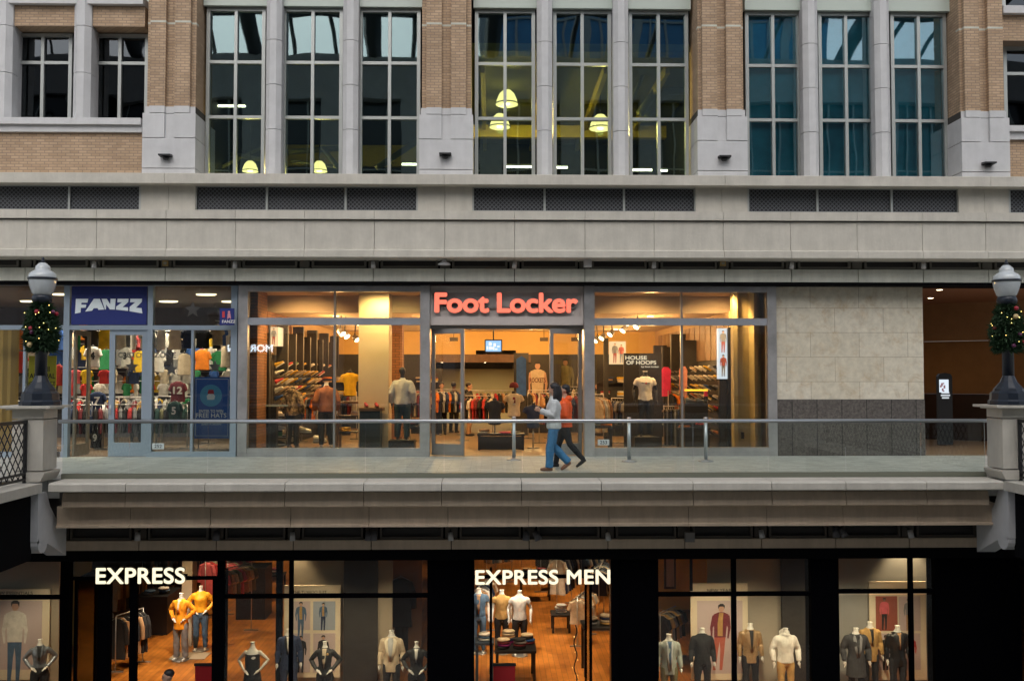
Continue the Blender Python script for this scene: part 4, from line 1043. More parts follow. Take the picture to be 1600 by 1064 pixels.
part("shade", G().lathe(c, [(.15, -.03), (.14, .0), (.06, .04), (.035, .09), (.03, .13)], 20), mat("bright fixture", (.8, .82, .86), .4), t); part("bracket", G().box(c.x - .02, c.x + .02, -.7, -.45, c.z + .08, c.z + .12), FIXD, t)
c = P(918, 411, -.68); t = thing("speaker_box", "grey box speaker on the vent strip right of the centre sign", "speaker", tuple(c))
part("cabinet", G().box(c.x - .09, c.x + .09, -.78, -.6, c.z - .1, c.z + .1), FIXM, t); part("bracket", G().box(c.x - .02, c.x + .02, -.6, -.45, c.z - .02, c.z + .02), FIXD, t)
for px, w_ in ((258, "above the left shop's windows"), (1130, "above the right window of the centre shop")):
    c = P(px, 411.5, -.5); t = thing("alarm_plate", "small square amber alarm plate %s" % w_, "alarm plate", tuple(c), group="amber alarm plates")
    part("plate", G().box(c.x - .065, c.x + .065, -.5, -.44, c.z - .065, c.z + .065), mat("amber plate", (.42, .28, .10), .5), t); part("face", G().box(c.x - .035, c.x + .035, -.507, -.5, c.z - .03, c.z + .03), mat("plate grey", (.3, .3, .25), .5), t)
lows = [(215, "far left over the EXPRESS lettering"), (457, "third from the left"), (704, "above the black pier left of EXPRESS MEN"), (950, "right of the EXPRESS MEN lettering"), (1190, "above the right-hand shop window"), (1423, "over the last lit window")]
for px, w_ in lows: spotfix(px, 838 - (4 if px > 1100 else 0), -4.85, "small pale spotlight under the walkway, %s" % w_, "spotlights under the walkway", tilt=.1)
FIXG = mat("camera dark grey", (.10, .10, .11), .5)
for px, w_ in ((338, "left of the tall mullion"), (576, "left one of the pair over the suited mannequins"), (584, "right one of the pair over the suited mannequins"), (822, "left one of the pair over EXPRESS MEN"), (839, "right one of the pair over EXPRESS MEN"), (1306, "left of the pair over the right pier"), (1317, "right of the pair over the right pier")):
    spotfix(px, 837 - (5 if px > 1100 else 0), -4.85, "dark spotlight under the walkway, %s" % w_, "dark spotlights under the walkway", FIXG, tilt=.5 if px in (839, 1317) else 0, r=.07, ln=.17)
c = P(1077, 838, -4.82); t = thing("speaker_box", "grey box speaker under the walkway left of the right-hand window", "speaker", tuple(c))
part("cabinet", G().box(c.x - .085, c.x + .085, -4.92, -4.76, c.z - .09, c.z + .09), mat("speaker brown grey", (.2, .19, .18), .6), t); part("bracket", G().box(c.x - .02, c.x + .02, -4.76, -4.68, c.z - .02, c.z + .02), FIXD, t)
# ================================================================== shop interiors
def F(px, py, z):
    d = _f + _r * ((px - 800) / FPX) + _u * ((532 - py) / FPX); t = (z - CZ) / d.z
    return Vector((t * d.x, CY + t * d.y, z))
WARM = (1, .58, .22)
SPOTC = [0]
def lamp(x, y, z, e, label, group, size=.09, c=WARM, spot=130, m=LAMPW, tilt=0):
    t = downlight(x, y, z, label, group, size, e, c, spot, m)
    if tilt:
        for ch in t.children:
            if ch.type == 'LIGHT': ch.rotation_euler = (R(tilt), 0, 0)
    if spot is None:
        for ch in t.children:
            if ch.type == 'LIGHT': ch.location.z = -.5
    return t

# ---- middle shop room
mx0, mx1 = X(380, 0) , X(1206, 0); YB = 12.5
mr_ = thing("shop_room", "warm lit interior of the centre shop with brick and dark wall panels", "shop interior", (0, 6, 0))
struct("shop_floor", G().box(mx0, mx1, 0.0, 20, -.1, .003), TILEF)
g = G().box(mx0, mx1, .35, 2, 4.05, 4.15); g.box(mx0, mx1, 2, 20, 3.6, 3.7); part("ceiling", g, CEIL, mr_)
part("bulkhead", G().box(mx0, mx1, 1.95, 2, 3.6, 4.05), mat("tan bulkhead paint", (.45, .36, .26), .8), mr_)
LW, RW = -5.75, 6.12
g = G().box(LW - .25, LW, .4, 1.3, 0, 4.05); g.box(mx0 - .0, LW, .3, .42, 0, 4.05); g.box(LW - .25, LW + .02, 1.3, 4.2, 3.05, 3.6); part("brick_wall", g, BRICKI, mr_)
for a_, b_ in ((LW - .25, LW - .01), (RW, RW + .2)):
    part("side_wall", G().box(a_, b_, 1.3, YB, 2.5, 3.6), CREAM, mr_); part("lower_side_wall", G().box(a_, b_, 1.3, YB, 0, 2.498), CHAR, mr_)
YEL2 = mat("yellow lit column", (.66, .50, .24), .8)
g = G().box(RW - .02, RW + .08, .75, 1.05, 0, 4.05); g.box(RW + .42, RW + .5, .45, .95, 0, 4.05); g.box(RW + .08, mx1, .95, 1.05, 0, 4.05)
part("end_partition", g, mat("olive partition", (.40, .33, .16), .7, vary=.06), mr_)
part("side_wall", G().box(mx1, mx1 + .06, .1, 20, 0, 4.12), CREAM, mr_)
part("socket", G().box(RW + .2, RW + .28, .935, .95, .35, .52), BLACK, mr_)
g = G().box(LW, -.6, YB, YB + .2, 2.75, 3.6); g.box(.9, RW, YB, YB + .2, 2.75, 3.6); g.box(-.6, .9, YB, YB + .2, 2.9, 3.6); part("upper_back_wall", g, YELLOW, mr_)
g = G().box(LW, -2.3, YB, YB + .2, 0, 2.75); g.box(1.45, RW, YB, YB + .2, 0, 2.75); part("dark_back_wall", g, CHAR, mr_)
g = G().box(-2.3, 1.45, YB, YB + .2, 2.45, 2.75); part("back_header", g, BROWNP, mr_)
part("rear_wall", G().box(-6, 6, 18, 18.2, 0, 3.6), mat("cream rear wall", (.55, .50, .30), .8), mr_)
part("rear_dark_band", G().box(-6, 6, 17.9, 17.99, 2.25, 3.6), CHAR, mr_)
# white column
cx0, cx1 = X(560, 1.1), X(607, 1.1)
part("column", G().box(cx0, cx1, 1.1, 1.9, 0, 4.05), mat("pale column", (.74, .58, .38), .75, vary=.03), mr_)
part("brick_pier", G().box(X(610, 4), X(628, 4), 4, 4.6, 0, 3.6), BRICKI, mr_)
# downlights in the front zone
k = 0
for px in (452, 464, 477, 584, 609, 995, 1010, 1112, 1137):
    y = .55; lamp(X(px, y, 455), y, 4.05, ({609: 85, 584: 50}.get(px, 250)) if px in (464, 584, 609, 1010, 1137) else 0, "warm downlight in the front ceiling of the centre shop, %s from the left" % ORD[k], "front downlights of the centre shop", tilt=28, c=(1, .74, .28) if px in (584, 609) else WARM); k += 1
k = 0
for y in (3.2, 5.6, 8, 10.6):
    for x in (-4.3, -1.5, 1.4, 4.4):
        lamp(x, y, 3.6, 48, "warm downlight in the centre shop ceiling, %s row back, %s from the left" % (ORD[int((y - 3.2) / 2.3)], ORD[int((x + 4.4) / 2.8)]), "ceiling downlights of the centre shop", spot=None); k += 1
for i, (x, y) in enumerate(((-2.5, 15), (0, 15.5), (2.5, 15))): lamp(x, y, 3.6, 140, "warm downlight over the rear counter, %s from the left" % ORD[i], "rear downlights of the centre shop", c=(1, .75, .4))
# track heads
def track(pts, lb, grp):
    for i, (px, py, y) in enumerate(pts):
        c = P(px, py, y); t = thing("track_light", "%s, %s from the left" % (lb, ORD[i]), "track light", tuple(c), group=grp)
        d = Vector((.5 if px < 700 else -.5, -.3, -.6)).normalized()
        part("head", G().tube([c - d * .09, c + d * .08], [.075, .095], 12), mat("track head", (.3, .28, .26), .4), t)
        part("lens", G().tube([c + d * .081, c + d * .085], [.085, .085], 12), LAMPW, t)
        part("stem", G().tube([c - d * .06, Vector((c.x, c.y, 3.6))], .015, 6), BLACK, t)
track([(533, 519, 3.2), (540, 523, 3.6), (556, 528, 4.2)], "small track lamp above the yellow shirt", "track lamps in the left shop window")
track([(932, 530, 6.5), (942, 526, 5.5), (955, 520, 4.6), (975, 514, 3.8), (996, 508, 3.1)], "small track lamp right of the door", "track lamps in the right shop window")
# screen hanging in the doorway
c = P(771, 541, 4.0); t = thing("hanging_screen", "small television hanging from the ceiling inside the shop door", "television", tuple(c))
part("case", G().box(c.x - .25, c.x + .25, 4.0, 4.08, c.z - .19, c.z + .19), BLACK, t); part("screen", G().box(c.x - .22, c.x + .22, 3.99, 3.998, c.z - .15, c.z + .16), emitm("tv blue", (.20, .38, .60), 1.0), t)
g = G(); r_ = random.Random(5)
for i in range(10):
    u, v = c.x + r_.uniform(-.2, .12), c.z + r_.uniform(-.13, .03); g.box(u, u + r_.uniform(.03, .08), 3.985 - i * .0003, 3.9895, v, v + r_.uniform(.03, .1))
part("screen_picture", g, emitm("tv picture", (.7, .72, .75), .9), t); part("hanger", G().tube([c + Vector((0, .04, .19)), (c.x, 4.04, 3.6)], .02, 8), BLACK, t)
for i, (px, lb) in enumerate(((691, "left"), (723, "second"), (758, "third"))):
    c = P(px, 561, 13.4); t = thing("pendant_lamp", "dark dome pendant over the rear of the centre shop, %s of three" % lb, "pendant lamp", tuple(c), group="dome pendants at the rear of the centre shop")
    part("lamp_shade", G().lathe(c, [(.22, -.02), (.22, .02), (.17, .12), (.07, .19), (.03, .2)], 18), mat("olive shade", (.12, .10, .04), .4), t); part("bulb", G().ball((c.x, c.y, c.z - .05), .09), LAMPW, t)
    part("stem", G().tube([c + Vector((0, 0, .2)), (c.x, c.y, 3.6)], .012, 6), BLACK, t)
for i, (px, py) in enumerate(((709, 530), (850, 530), (899, 530))):
    c = P(px, py, 9.5); single("ceiling_sign", G().box(c.x - .14, c.x + .14, c.y, c.y + .03, c.z - .07, c.z + .06).tube([(c.x, c.y + .015, c.z + .06), (c.x, c.y + .015, 3.6)], .01, 5), mat("sign brown", (.07, .05, .03), .6), "small dark hanging aisle sign high in the door opening, %s from the left" % ORD[i], "hanging sign", "small aisle signs", tuple(c))

# shoe mesh
SH = {}
def shoe(o_name, cu, cs, x, y, z, rz, label, group, sc_=1.0, tilt=0):
    def mk():
        g = G(); L_ = .29
        prof = [(-.14, .10), (-.135, .105), (-.07, .10), (-.02, .075), (.06, .05), (.12, .035), (.148, .022)]
        secs = [(-.145, .030, .11), (-.12, .040, .128), (-.07, .042, .120), (-.02, .042, .10), (.04, .049, .076), (.10, .048, .060), (.14, .030, .045)]
        vs = []; n = 8
        for xx, w_, h_ in secs:
            for j in range(n):
                a = 2 * math.pi * j / n; vs.append((xx, w_ * math.cos(a), .02 + h_ * .5 + h_ * .5 * math.sin(a)))
        k_ = len(secs); fs = [(i * n + j, (i + 1) * n + j, (i + 1) * n + (j + 1) % n, i * n + (j + 1) % n) for i in range(k_ - 1) for j in range(n)] + [tuple(range(n)), tuple(range((k_ - 1) * n, k_ * n))[::-1]]
        g.add(vs, fs, 0, True)
        g.prism([(-.15, -.036), (-.10, -.042), (0, -.036), (.08, -.046), (.13, -.036), (.152, 0), (.13, .036), (.08, .046), (0, .036), (-.10, .042), (-.15, .036)], 0, .020, 'xy', 1)
        return g.mesh("sports_shoe", [WHITE, WHITE])
    me = cached('shoe', mk); o = link("sports_shoe", me, None, (x, y, z)); o.rotation_euler = (0, tilt, rz); o.scale = (sc_,) * 3
    for i, m in enumerate((cu, cs)): o.material_slots[i].link = 'OBJECT'; o.material_slots[i].material = m
    return tag(o, label, "shoe", group)
SC = [("white", mat("shoe white", (.7, .66, .6), .5)), ("cream", mat("shoe cream", (.6, .45, .3), .5)), ("black", mat("shoe black", (.03, .03, .03), .5)), ("red", mat("shoe red", (.45, .03, .03), .5)), ("yellow", mat("shoe yellow", (.7, .42, .04), .5)), ("grey", mat("shoe grey", (.2, .2, .22), .5)), ("blue", mat("shoe blue", (.04, .10, .3), .5)), ("orange", mat("shoe orange", (.6, .16, .03), .5)), ("green", mat("shoe green", (.08, .3, .1), .5))]
SOLE = [mat("sole white", (.65, .62, .58), .6), mat("sole dark", (.05, .05, .05), .6)]
SHELF = mat("dark shelf", (.02, .017, .015), .7)
def shoewall(side, rows, y0, y1, dy, wts, name):
    xw = LW if side < 0 else RW; r = random.Random(11 + side)
    t = thing("shoe_wall", "dark slatted display wall of shoe shelves on the %s side of the centre shop" % name, "display wall", (xw, (y0 + y1) / 2, 0))
    part("back_panel", G().box(xw if side < 0 else xw - .04, xw + .04 if side < 0 else xw, y0 - .3, YB - .1, 0, 2.35), CHAR, t)
    for i, z in enumerate(rows):
        part("shelf", G().box(xw + .04 if side < 0 else xw - .09, xw + .09 if side < 0 else xw - .04, y0 - .2, y1 + .2, z - .008, z), SHELF, t)
        n = int((y1 - y0) / dy) + 1
        for j in range(n):
            nm, m = r.choices(SC, wts)[0]
            shoe("s", m, SOLE[0] if r.random() < .45 else SOLE[1], xw - side * .19, y0 + j * dy + r.uniform(-.04, .04), z + .10, R(18 if side < 0 else 162) + r.uniform(-.5, .5),
                 "%s shoe on the %s shoe wall, %s shelf down, %s from the window" % (nm, name, ORD[i], ORD[j]) if j < 20 else "%s shoe on the %s shoe wall, %s shelf down, at the far end" % (nm, name, ORD[i]), "sports shoes on the %s wall" % name, .88, R(-32))
    return t
twl = shoewall(-1, [2.12, 1.90, 1.68, 1.46, 1.24, 1.0, .78], 2.0, 10.6, .62, (3, 3.5, 1.5, 2, 2.4, 1, 1, 2.2, 1), "left")
twr = shoewall(1, [2.02, 1.76, 1.50, 1.24, .95, .62, .3], 1.9, 9.4, .6, (3, 3, 2.4, 1.4, .9, 1.5, .8, 1.2, .2), "right")
# tall panels and lit pictures above
r = random.Random(4)
def litpic(nm, c, e): return emitm(nm, c, e)
PICS = [litpic("picture cream", (.8, .55, .3), .8), litpic("picture teal", (.15, .35, .42), .8), litpic("picture rose", (.45, .12, .12), .8), litpic("picture amber", (.9, .5, .15), .9), litpic("picture slate", (.08, .10, .14), .8)]
y = 2.2; i = 0
while y < 11:
    part("tall_panel", G().box(LW + .04, LW + .34, y, y + .14, 2.1, 3.1 + (.25 if i % 2 == 0 else 0)), CHAR, twl)
    part("lit_picture", G().box(LW + .05, LW + .16, y + .15, y + .70, 2.25, 2.98), PICS[(i * 2) % 5], twl)
    y += 1.05; i += 1
y = 3.2; i = 0
for y, h in ((5.0, 3.0), (6.6, 3.25), (8.2, 2.9), (9.8, 3.0)):
    part("tall_panel", G().box(RW - .5, RW - .04, y, y + .2, 2.1, h), CHAR, twr)
g = G()
for i in range(14): g.box(RW - .05, RW - .01, 1.8 + i * .7, 2.42 + i * .7, 2.37, 3.4)
part("brown_wall_panel", g, mat("brown wall board", (.25, .15, .08), .55, vary=.2), twr)
# dark display unit near the left end with a lit picture box, and low counter
ux = X(405, .9); t = thing("display_unit", "tall black display unit against the brick at the left end of the centre window", "display unit", (ux, 1.6, 0))
part("tower", G().box(X(403, 1.35), X(420, 1.35), 1.35, 1.6, 0, 3.25), BLACK, t); part("lit_box", G().box(X(421, 1.5), X(434, 1.5), 1.5, 2.1, 2.72, 3.2), PICS[0], t); part("counter", G().box(X(403, 1.3), X(428, 1.3), 1.62, 2.2, 0, 1.15), BLACK, t); part("counter_top", G().box(X(402, 1.25), X(449, 1.25), 1.2, 1.34, 1.17, 1.2), mat("glass shelf", (.35, .45, .42), .2), t)
part("lit_glass", G().box(X(405, 1.3), X(414, 1.3), 1.32, 1.345, 1.3, 2.1), emitm("yellow glow glass", (.5, .42, .12), .7), t)
r2 = random.Random(8)
for i, (px, py) in enumerate(((436, 650), (441, 662), (436, 672), (443, 683), (435, 695), (452, 680), (458, 690), (476, 676), (500, 690))):
    c = P(px, py, 1.9); nm, m = r2.choices(SC, (5, 5, 1, 1, 1, 1, 1, 1, 1))[0]
    shoe("s", m, SOLE[0], c.x, 1.9, max(c.z, .01), R(20) + r2.uniform(-.6, .6), "%s shoe on the low rack behind the window mannequins, %s from the top left" % (nm, ORD[i]), "shoes on the low window rack", 1.2)
    single("shoe_peg", G().box(c.x - .16, c.x + .16, 1.82, 2.0, max(c.z, .01) - .03 if c.z > .05 else 0.004, max(c.z, .03) - .004), SHELF, "small dark ledge carrying the %s shoe of the low window rack" % ORD[i], "ledge", "ledges of the low window rack", (c.x, 1.9, c.z))
# podium with two shoes before the column
t = thing("podium", "dark podium with wooden top in front of the pale column", "podium", (X(583, .75), .75, 0))
part("box", G().box(X(562, .6), X(594, .6), .6, 1.05, 0, Z(643, .6)), mat("dark teal podium", (.03, .045, .05), .4), t); part("top", G().box(X(561, .58), X(598, .58), .56, 1.07, Z(643, .6), Z(638, .6)), mat("tan wood", (.35, .18, .09), .5), t)
zz = Z(638, .6) + .002
for s, nm in ((-.12, "left"), (.14, "right")): shoe("s", SC[3][1], SOLE[1], X(580, .8) + s, .8, zz, R(-70), "dark red shoe on the podium before the pale column, %s of the pair" % nm, "pair of shoes on the podium", .9)
# black sign panel HOUSE OF HOOPS
sx0, sx1 = X(975, 2.2), X(1034, 2.2); t = thing("sign_panel", "tall black board with pale lettering behind the white shirt mannequin", "sign board", ((sx0 + sx1) / 2, 2.2, 0))
sz = P(1000, 552, 2.2).z; part("board", G().box(sx0, sx1, 2.2, 2.3, 0, sz), mat("black board", (.018, .014, .012), .5), t)
LP2 = emitm("board lettering", (.85, .72, .5), .7)
for s, py, hp, px, wp in (("HOUSE", 562, 6, 994, 34), ("OF HOOPS", 569.5, 6, 1002, 47), ("by foot locker", 575, 3.5, 1016, 28)):
    c = P(px, py, 2.18); kk = 1500 / (2.2 - CY); me = textmesh(s, hp / kk, .01, .03 if hp > 5 else .01, width=wp / kk, mats=[LP2]); o = link("lettering", me, t); o.location = (c.x - t.location.x, -.008, c.z)
# tall light box with dark slab at the right
c0, c1 = P(1123, 592, 1.3), P(1136, 513, 1.3); t = thing("light_box", "tall lit white poster box beside a black slab near the right end window", "light box", (c0.x, 1.3, 0))
part("slab", G().box(X(1137, 1.3), X(1150, 1.3), 1.25, 1.9, 0, c1.z + .02), BLACK, t); part("lit_panel", G().box(c0.x, c1.x, 1.3, 1.5, c0.z, c1.z), emitm("light box white", (.7, .8, .88), .6), t)
g = G(); cxm = (c0.x + c1.x) / 2
LB = cxm, c0.z, c1.z
part("support", G().box(c0.x + .02, c1.x - .02, 1.32, 1.48, 0, c0.z - .002), BLACK, t)
# pink and peach banners
for px, w_, Y_, c_, nm in ((1041, 13, 5, (.6, .03, .12), "bright pink sports shirt hanging on the wall behind the black board"), (1068, 11, 4, (.6, .25, .2), "peach pink shirt hanging by the window mullion at the right")):
    c = P(px, 597, Y_); hw = w_ / 2 / (1500 / (Y_ - CY))
    single("wall_shirt", G().prism([(c.x - hw, c.z - .42), (c.x + hw, c.z - .42), (c.x + hw * 1.15, c.z + .35), (c.x + hw * .5, c.z + .45), (c.x - hw * .5, c.z + .45), (c.x - hw * 1.15, c.z + .35)], Y_, Y_ + .06, 'xz'), cloth("cloth " + nm[:8], c_), nm, "shirt", None, tuple(c))
# display case with a yellow strip
t = thing("display_case", "low glass display case with yellow strip and shoes near the right window", "display case", (X(1088, 2.0), 2.0, 0))
q0, q1 = P(1070, 630, 2.), P(1106, 611, 2.)
part("base", G().box(q0.x, q1.x, 2.0, 2.5, 0, q0.z), BLACK, t); part("yellow_strip", G().box(q0.x, q1.x, 2.0, 2.03, q1.z, q1.z + .05), emitm("case strip", (1, .5, .03), 1.2), t)
part("glass_box", G().box(q0.x, q1.x, 2.0, 2.5, q0.z + .002, q1.z - .002), GLASS, t)
for i in range(2): shoe("s", SC[0][1], SOLE[0], q0.x + .2 + i * .25, 2.2, q0.z + .004, R(10 + 30 * i), "white shoe inside the low display case, %s one" % ("left" if i == 0 else "right"), "shoes in the display case")

# hanging garments and racks
def garmesh(kind):
    def mk():
        g = G()
        if kind == 'trousers':
            for s in (-1, 1): g.loft([(s * .07, 0, -1.0, .075, .03), (s * .06, 0, -.5, .08, .035), (s * .055, 0, -.05, .09, .04)], 10)
            g.loft([(0, 0, -.2, .15, .04), (0, 0, -.02, .145, .035)], 12)
        else:
            L = {'shirt': .68, 'coat': .98, 'tank': .72}[kind]
            g.loft([(0, 0, -L, .23, .045), (0, 0, -L * .5, .21, .05), (0, 0, -.2, .215, .055), (0, 0, -.08, .19, .05), (0, 0, -.02, .08, .035)], 16)
            if kind != 'tank':
                for s in (-1, 1): g.tube([(s * .17, 0, -.09), (s * .25, 0, -.30), (s * .27, 0, -.32 if kind == 'shirt' else -.62)], [.06, .06, .05], 10)
        return organic(g, "garment", .016, 2)
    return cached('g' + kind, mk)
HANG = mat("hanger metal", (.3, .3, .3), .3, .9)
def hangmesh():
    return cached('hang', lambda: G().tube([(-.17, 0, -.06), (0, 0, .02), (.17, 0, -.06)], .007, 5).tube([(0, 0, .02), (0, 0, .07)], .004, 5).mesh("hanger", [HANG]))
def hanging(kind, m, x, y, z, rz, label, cat, group, s=1., print_=None):
    t = thing("hanging_" + {'shirt': 'shirt', 'coat': 'coat', 'tank': 'jersey', 'trousers': 'trousers'}[kind], label, cat, (x, y, z), rz, group); t.scale = (s,) * 3
    olink("cloth", garmesh(kind), m, t); link("hanger", hangmesh(), t)
    if print_:
        txt, pc_, h = print_; me = textmesh(txt, h, .006, .05, mats=[pc_]); o = link("number", me, t); o.location = (0, -.052, -.42)
    return t
def rackbar(x0, y0, x1, y1, z, zf, label, cat="clothes rack"):
    t = thing("clothes_rack", label, cat, ((x0 + x1) / 2, (y0 + y1) / 2, zf), group=None)
    part("bar", G().tube([(x0, y0, z), (x1, y1, z)], .014, 8), STEEL, t)
    for x, y in ((x0, y0), (x1, y1)):
        part("upright", G().tube([(x, y, zf + .02), (x, y, z)], .014, 6), STEEL, t); part("foot", G().box(x - .2, x + .2, y - .02, y + .02, zf, zf + .03), STEELD, t)
    return t
CL = dict(black=cloth("black cloth", (.015, .015, .018)), navy=cloth("navy cloth", (.02, .035, .09)), white=cloth("white cloth", (.66, .63, .58)), cream=cloth("cream cloth", (.55, .45, .32)), red=cloth("red cloth", (.45, .03, .03)),
          maroon=cloth("maroon cloth", (.16, .02, .03)), yellow=cloth("yellow cloth", (.70, .45, .02)), green=cloth("green cloth", (.02, .20, .07)), grey=cloth("grey cloth", (.22, .22, .23)), tan=cloth("tan cloth", (.42, .24, .12)),
          orange=cloth("orange cloth", (.75, .20, .01)), blue=cloth("blue cloth", (.03, .10, .35)), denim=cloth("denim cloth", (.07, .13, .22)), teal=cloth("dark green cloth", (.015, .06, .05)), purple=cloth("magenta cloth", (.22, .02, .15)), camel=cloth("camel cloth", (.45, .27, .09)), pink=cloth("pink cloth", (.65, .12, .14)), lgrey=cloth("light grey cloth", (.45, .46, .47)), olive=cloth("olive cloth", (.16, .15, .07)))
def rack(x0, y0, x1, y1, z, zf, n, cols, kinds, where, s=1., face=None):
    rackbar(x0, y0, x1, y1, z, zf, "steel clothes rack %s" % where); r = random.Random(int(x0 * 100 + y0 * 10) & 255)
    a = math.atan2(y1 - y0, x1 - x0) + R(90)
    for i in range(n):
        u = (i + .5) / n; c_ = cols[i % len(cols)] if face is None else r.choice(cols); kd = kinds[i % len(kinds)]
        hanging(kd, CL[c_], x0 + (x1 - x0) * u, y0 + (y1 - y0) * u, z - .07 * s, a + r.uniform(-.15, .15), "%s %s %s, %s from the left" % (c_, {'shirt': 'shirt', 'coat': 'coat', 'tank': 'jersey', 'trousers': 'trousers'}[kd], where, ORD[i]), "garment", "garments hanging " + where, s)
def folded(x, y, z, cols, where, n=None):
    for i, c_ in enumerate(cols):
        g = G(); h = .055; zz = z + i * (h + .003); jx_ = rng.uniform(-.02, .02)
        g.loft([(x + jx_, y, zz, .13, .11), (x + jx_, y, zz + .012, .155, .13), (x + jx_, y, zz + .04, .155, .13), (x + jx_, y, zz + h, .13, .105)], 10)
        single("folded_shirt", g, CL[c_], "%s folded garment %s, %s from the bottom" % (c_, where, ORD[i]), "folded clothes", "folded clothes " + where[:40], (x, y, zz))
def table(x, y, zf, w_, d_, h, m, label):
    t = thing("display_table", label, "table", (x, y, zf)); part("table_top", G().box(x - w_ / 2, x + w_ / 2, y - d_ / 2, y + d_ / 2, zf + h - .05, zf + h), m, t)
    for a in (-1, 1):
        for b in (-1, 1): part("leg", G().box(x + a * (w_ / 2 - .05) - .03, x + a * (w_ / 2 - .05) + .03, y + b * (d_ / 2 - .05) - .03, y + b * (d_ / 2 - .05) + .03, zf, zf + h - .052), m, t)
    return t
# centre shop: table, bench, racks
tx = X(783, 2.0); t = table(tx, 2.2, .003, 1.25, .7, .42, BLACK, "low black table just inside the centre shop door"); part("shelf_panel", G().box(tx - .6, tx + .6, 1.86, 1.9, .02, .36), BLACK, t)
folded(X(756, 2.), 2.1, .425, ["cream", "tan"], "on the left end of the low black table"); folded(X(790, 2.), 2.05, .425, ["pink"], "on the middle of the low black table")
rack(X(722, 5), 5.5, X(770, 5), 5.3, 1.35, .003, 9, ["red", "black", "white", "red", "maroon", "black"], ["shirt"], "behind the low black table")
rack(X(842, 4.5), 4.4, X(905, 4.5), 4.8, 1.45, .003, 8, ["tan", "black", "navy", "maroon"], ["shirt"], "behind the walking woman")
rack(X(926, 3.), 3.2, X(948, 3.), 3.8, 1.42, .003, 5, ["cream", "tan", "lgrey"], ["coat"], "right of the door by the window")
rack(X(1044, 5), 5, X(1076, 5), 5.4, 1.5, .003, 6, ["black", "orange", "olive"], ["shirt"], "behind the black board")
rack(X(505, 6), 6.4, X(556, 6), 6.2, 1.45, .003, 8, ["black", "navy", "maroon", "grey"], ["shirt"], "behind the brown jacket mannequin")
t = table(X(548, 2.6), 2.7, .003, .75, .6, 1.25, mat("case wood", (.10, .06, .04), .5), "dark display stand under the yellow shirt")
part("shelf", G().box(X(548, 2.6) - .33, X(548, 2.6) + .33, 2.45, 2.95, .42, .45), BLACK, t); part("shelf", G().box(X(548, 2.6) - .33, X(548, 2.6) + .33, 2.45, 2.95, .85, .88), BLACK, t)
folded(X(540, 2.6), 2.7, .455, ["yellow", "yellow"], "low in the stand under the yellow shirt"); folded(X(556, 2.6), 2.7, .885, ["cream", "white"], "on the middle shelf of the yellow shirt stand")
t = table(X(768, 11), 11.5, .003, 2.6, .7, 1.05, mat("counter brown", (.12, .07, .04), .5), "service counter at the rear of the centre shop")
# player poster (flat, generic) and wall posters
def flat_person(t, cx, y, z0, h, top, bot, skin=SKIN, hair=HAIRB, tilt=0., pants=True, cut=0., shirt=None):
    """flat picture of a person printed on a panel: head, hair, torso, arms, legs as thin shapes"""
    def q(u, v): return (cx + (u + tilt * v) * h, z0 + v * h)
    y1 = y
    def pr(name, pts, m, lay): part(name, G().prism([q(*p) for p in pts], y - .002 - lay * .0015, y - .0005, 'xz'), m, t)
    if pants:
        pr("printed_legs", [(-.085, .5), (.085, .5), (.075, .25), (.06, .0), (.02, .0), (.015, .3), (0, .42), (-.015, .3), (-.04, 0), (-.08, 0), (-.08, .25)], bot, 1)
    pr("printed_arms", [(-.13, .80), (-.06, .83), (.06, .83), (.13, .80), (.155, .62), (.13, .46), (.11, .47), (.115, .62), (.08, .68), (-.08, .68), (-.115, .62), (-.11, .47), (-.13, .46), (-.155, .62)], top if cut < 1 else skin, 2)
    pr("printed_torso", [(-.085, .48), (.085, .48), (.095, .66), (.11, .82), (.04, .85), (-.04, .85), (-.11, .82), (-.095, .66)], top, 3)
    if shirt: pr("printed_shirt", [(-.035, .50), (.04, .50), (.03, .72), (.035, .84), (-.03, .84), (-.045, .68)], shirt, 3.5)
    pr("printed_head", [(.03 * math.cos(R(k)) * 1.4, .905 + .055 * math.sin(R(k))) for k in range(0, 360, 30)] , skin, 4)
    pr("printed_hair", [(-.045, .90), (-.05, .95), (-.02, .975), (.02, .975), (.05, .95), (.045, .90), (.03, .935), (-.03, .935)], hair, 5)
c = P(840, 600, 9.5); t = thing("wall_poster", "large poster of a basketball player in a white jersey behind the walking woman", "poster", (c.x, 9.5, c.z))
part("sheet", G().box(c.x - .8, c.x + .8, 9.5, 9.53, .9, 2.35), CHAR, t); flat_person(t, c.x, 9.5, .3, 2.2, CL['cream'], CL['cream'], SKIN, HAIRB, pants=False, cut=1)
me = textmesh("ROCKETS", .16, .004, .02, mats=[mat("poster ink", (.1, .02, .02), .7)], width=.55); o = link("printed_text", me, t); o.location = (0, -.01, 1.72 - t.location.z)
part("stand", G().box(c.x - .8, c.x + .8, 9.5, 9.6, .003, .898), CHAR, t)
c = P(888, 590, 9.8); t = thing("wall_poster", "dark poster of two sports players seen through the right door leaf", "poster", (c.x, 9.8, c.z))
part("sheet", G().box(c.x - .55, c.x + 1.0, 9.8, 9.83, .9, 2.5), mat("dark olive print", (.05, .045, .02), .7), t); flat_person(t, c.x - .1, 9.8, .6, 2.0, CL['olive'], CL['olive'], SKIND, HAIRB, pants=False); flat_person(t, c.x + .6, 9.8, .5, 2.0, CL['cream'], CL['olive'], SKIN, HAIRB, pants=False)
part("stand", G().box(c.x - .55, c.x + 1, 9.8, 9.9, .003, .898), CHAR, t)
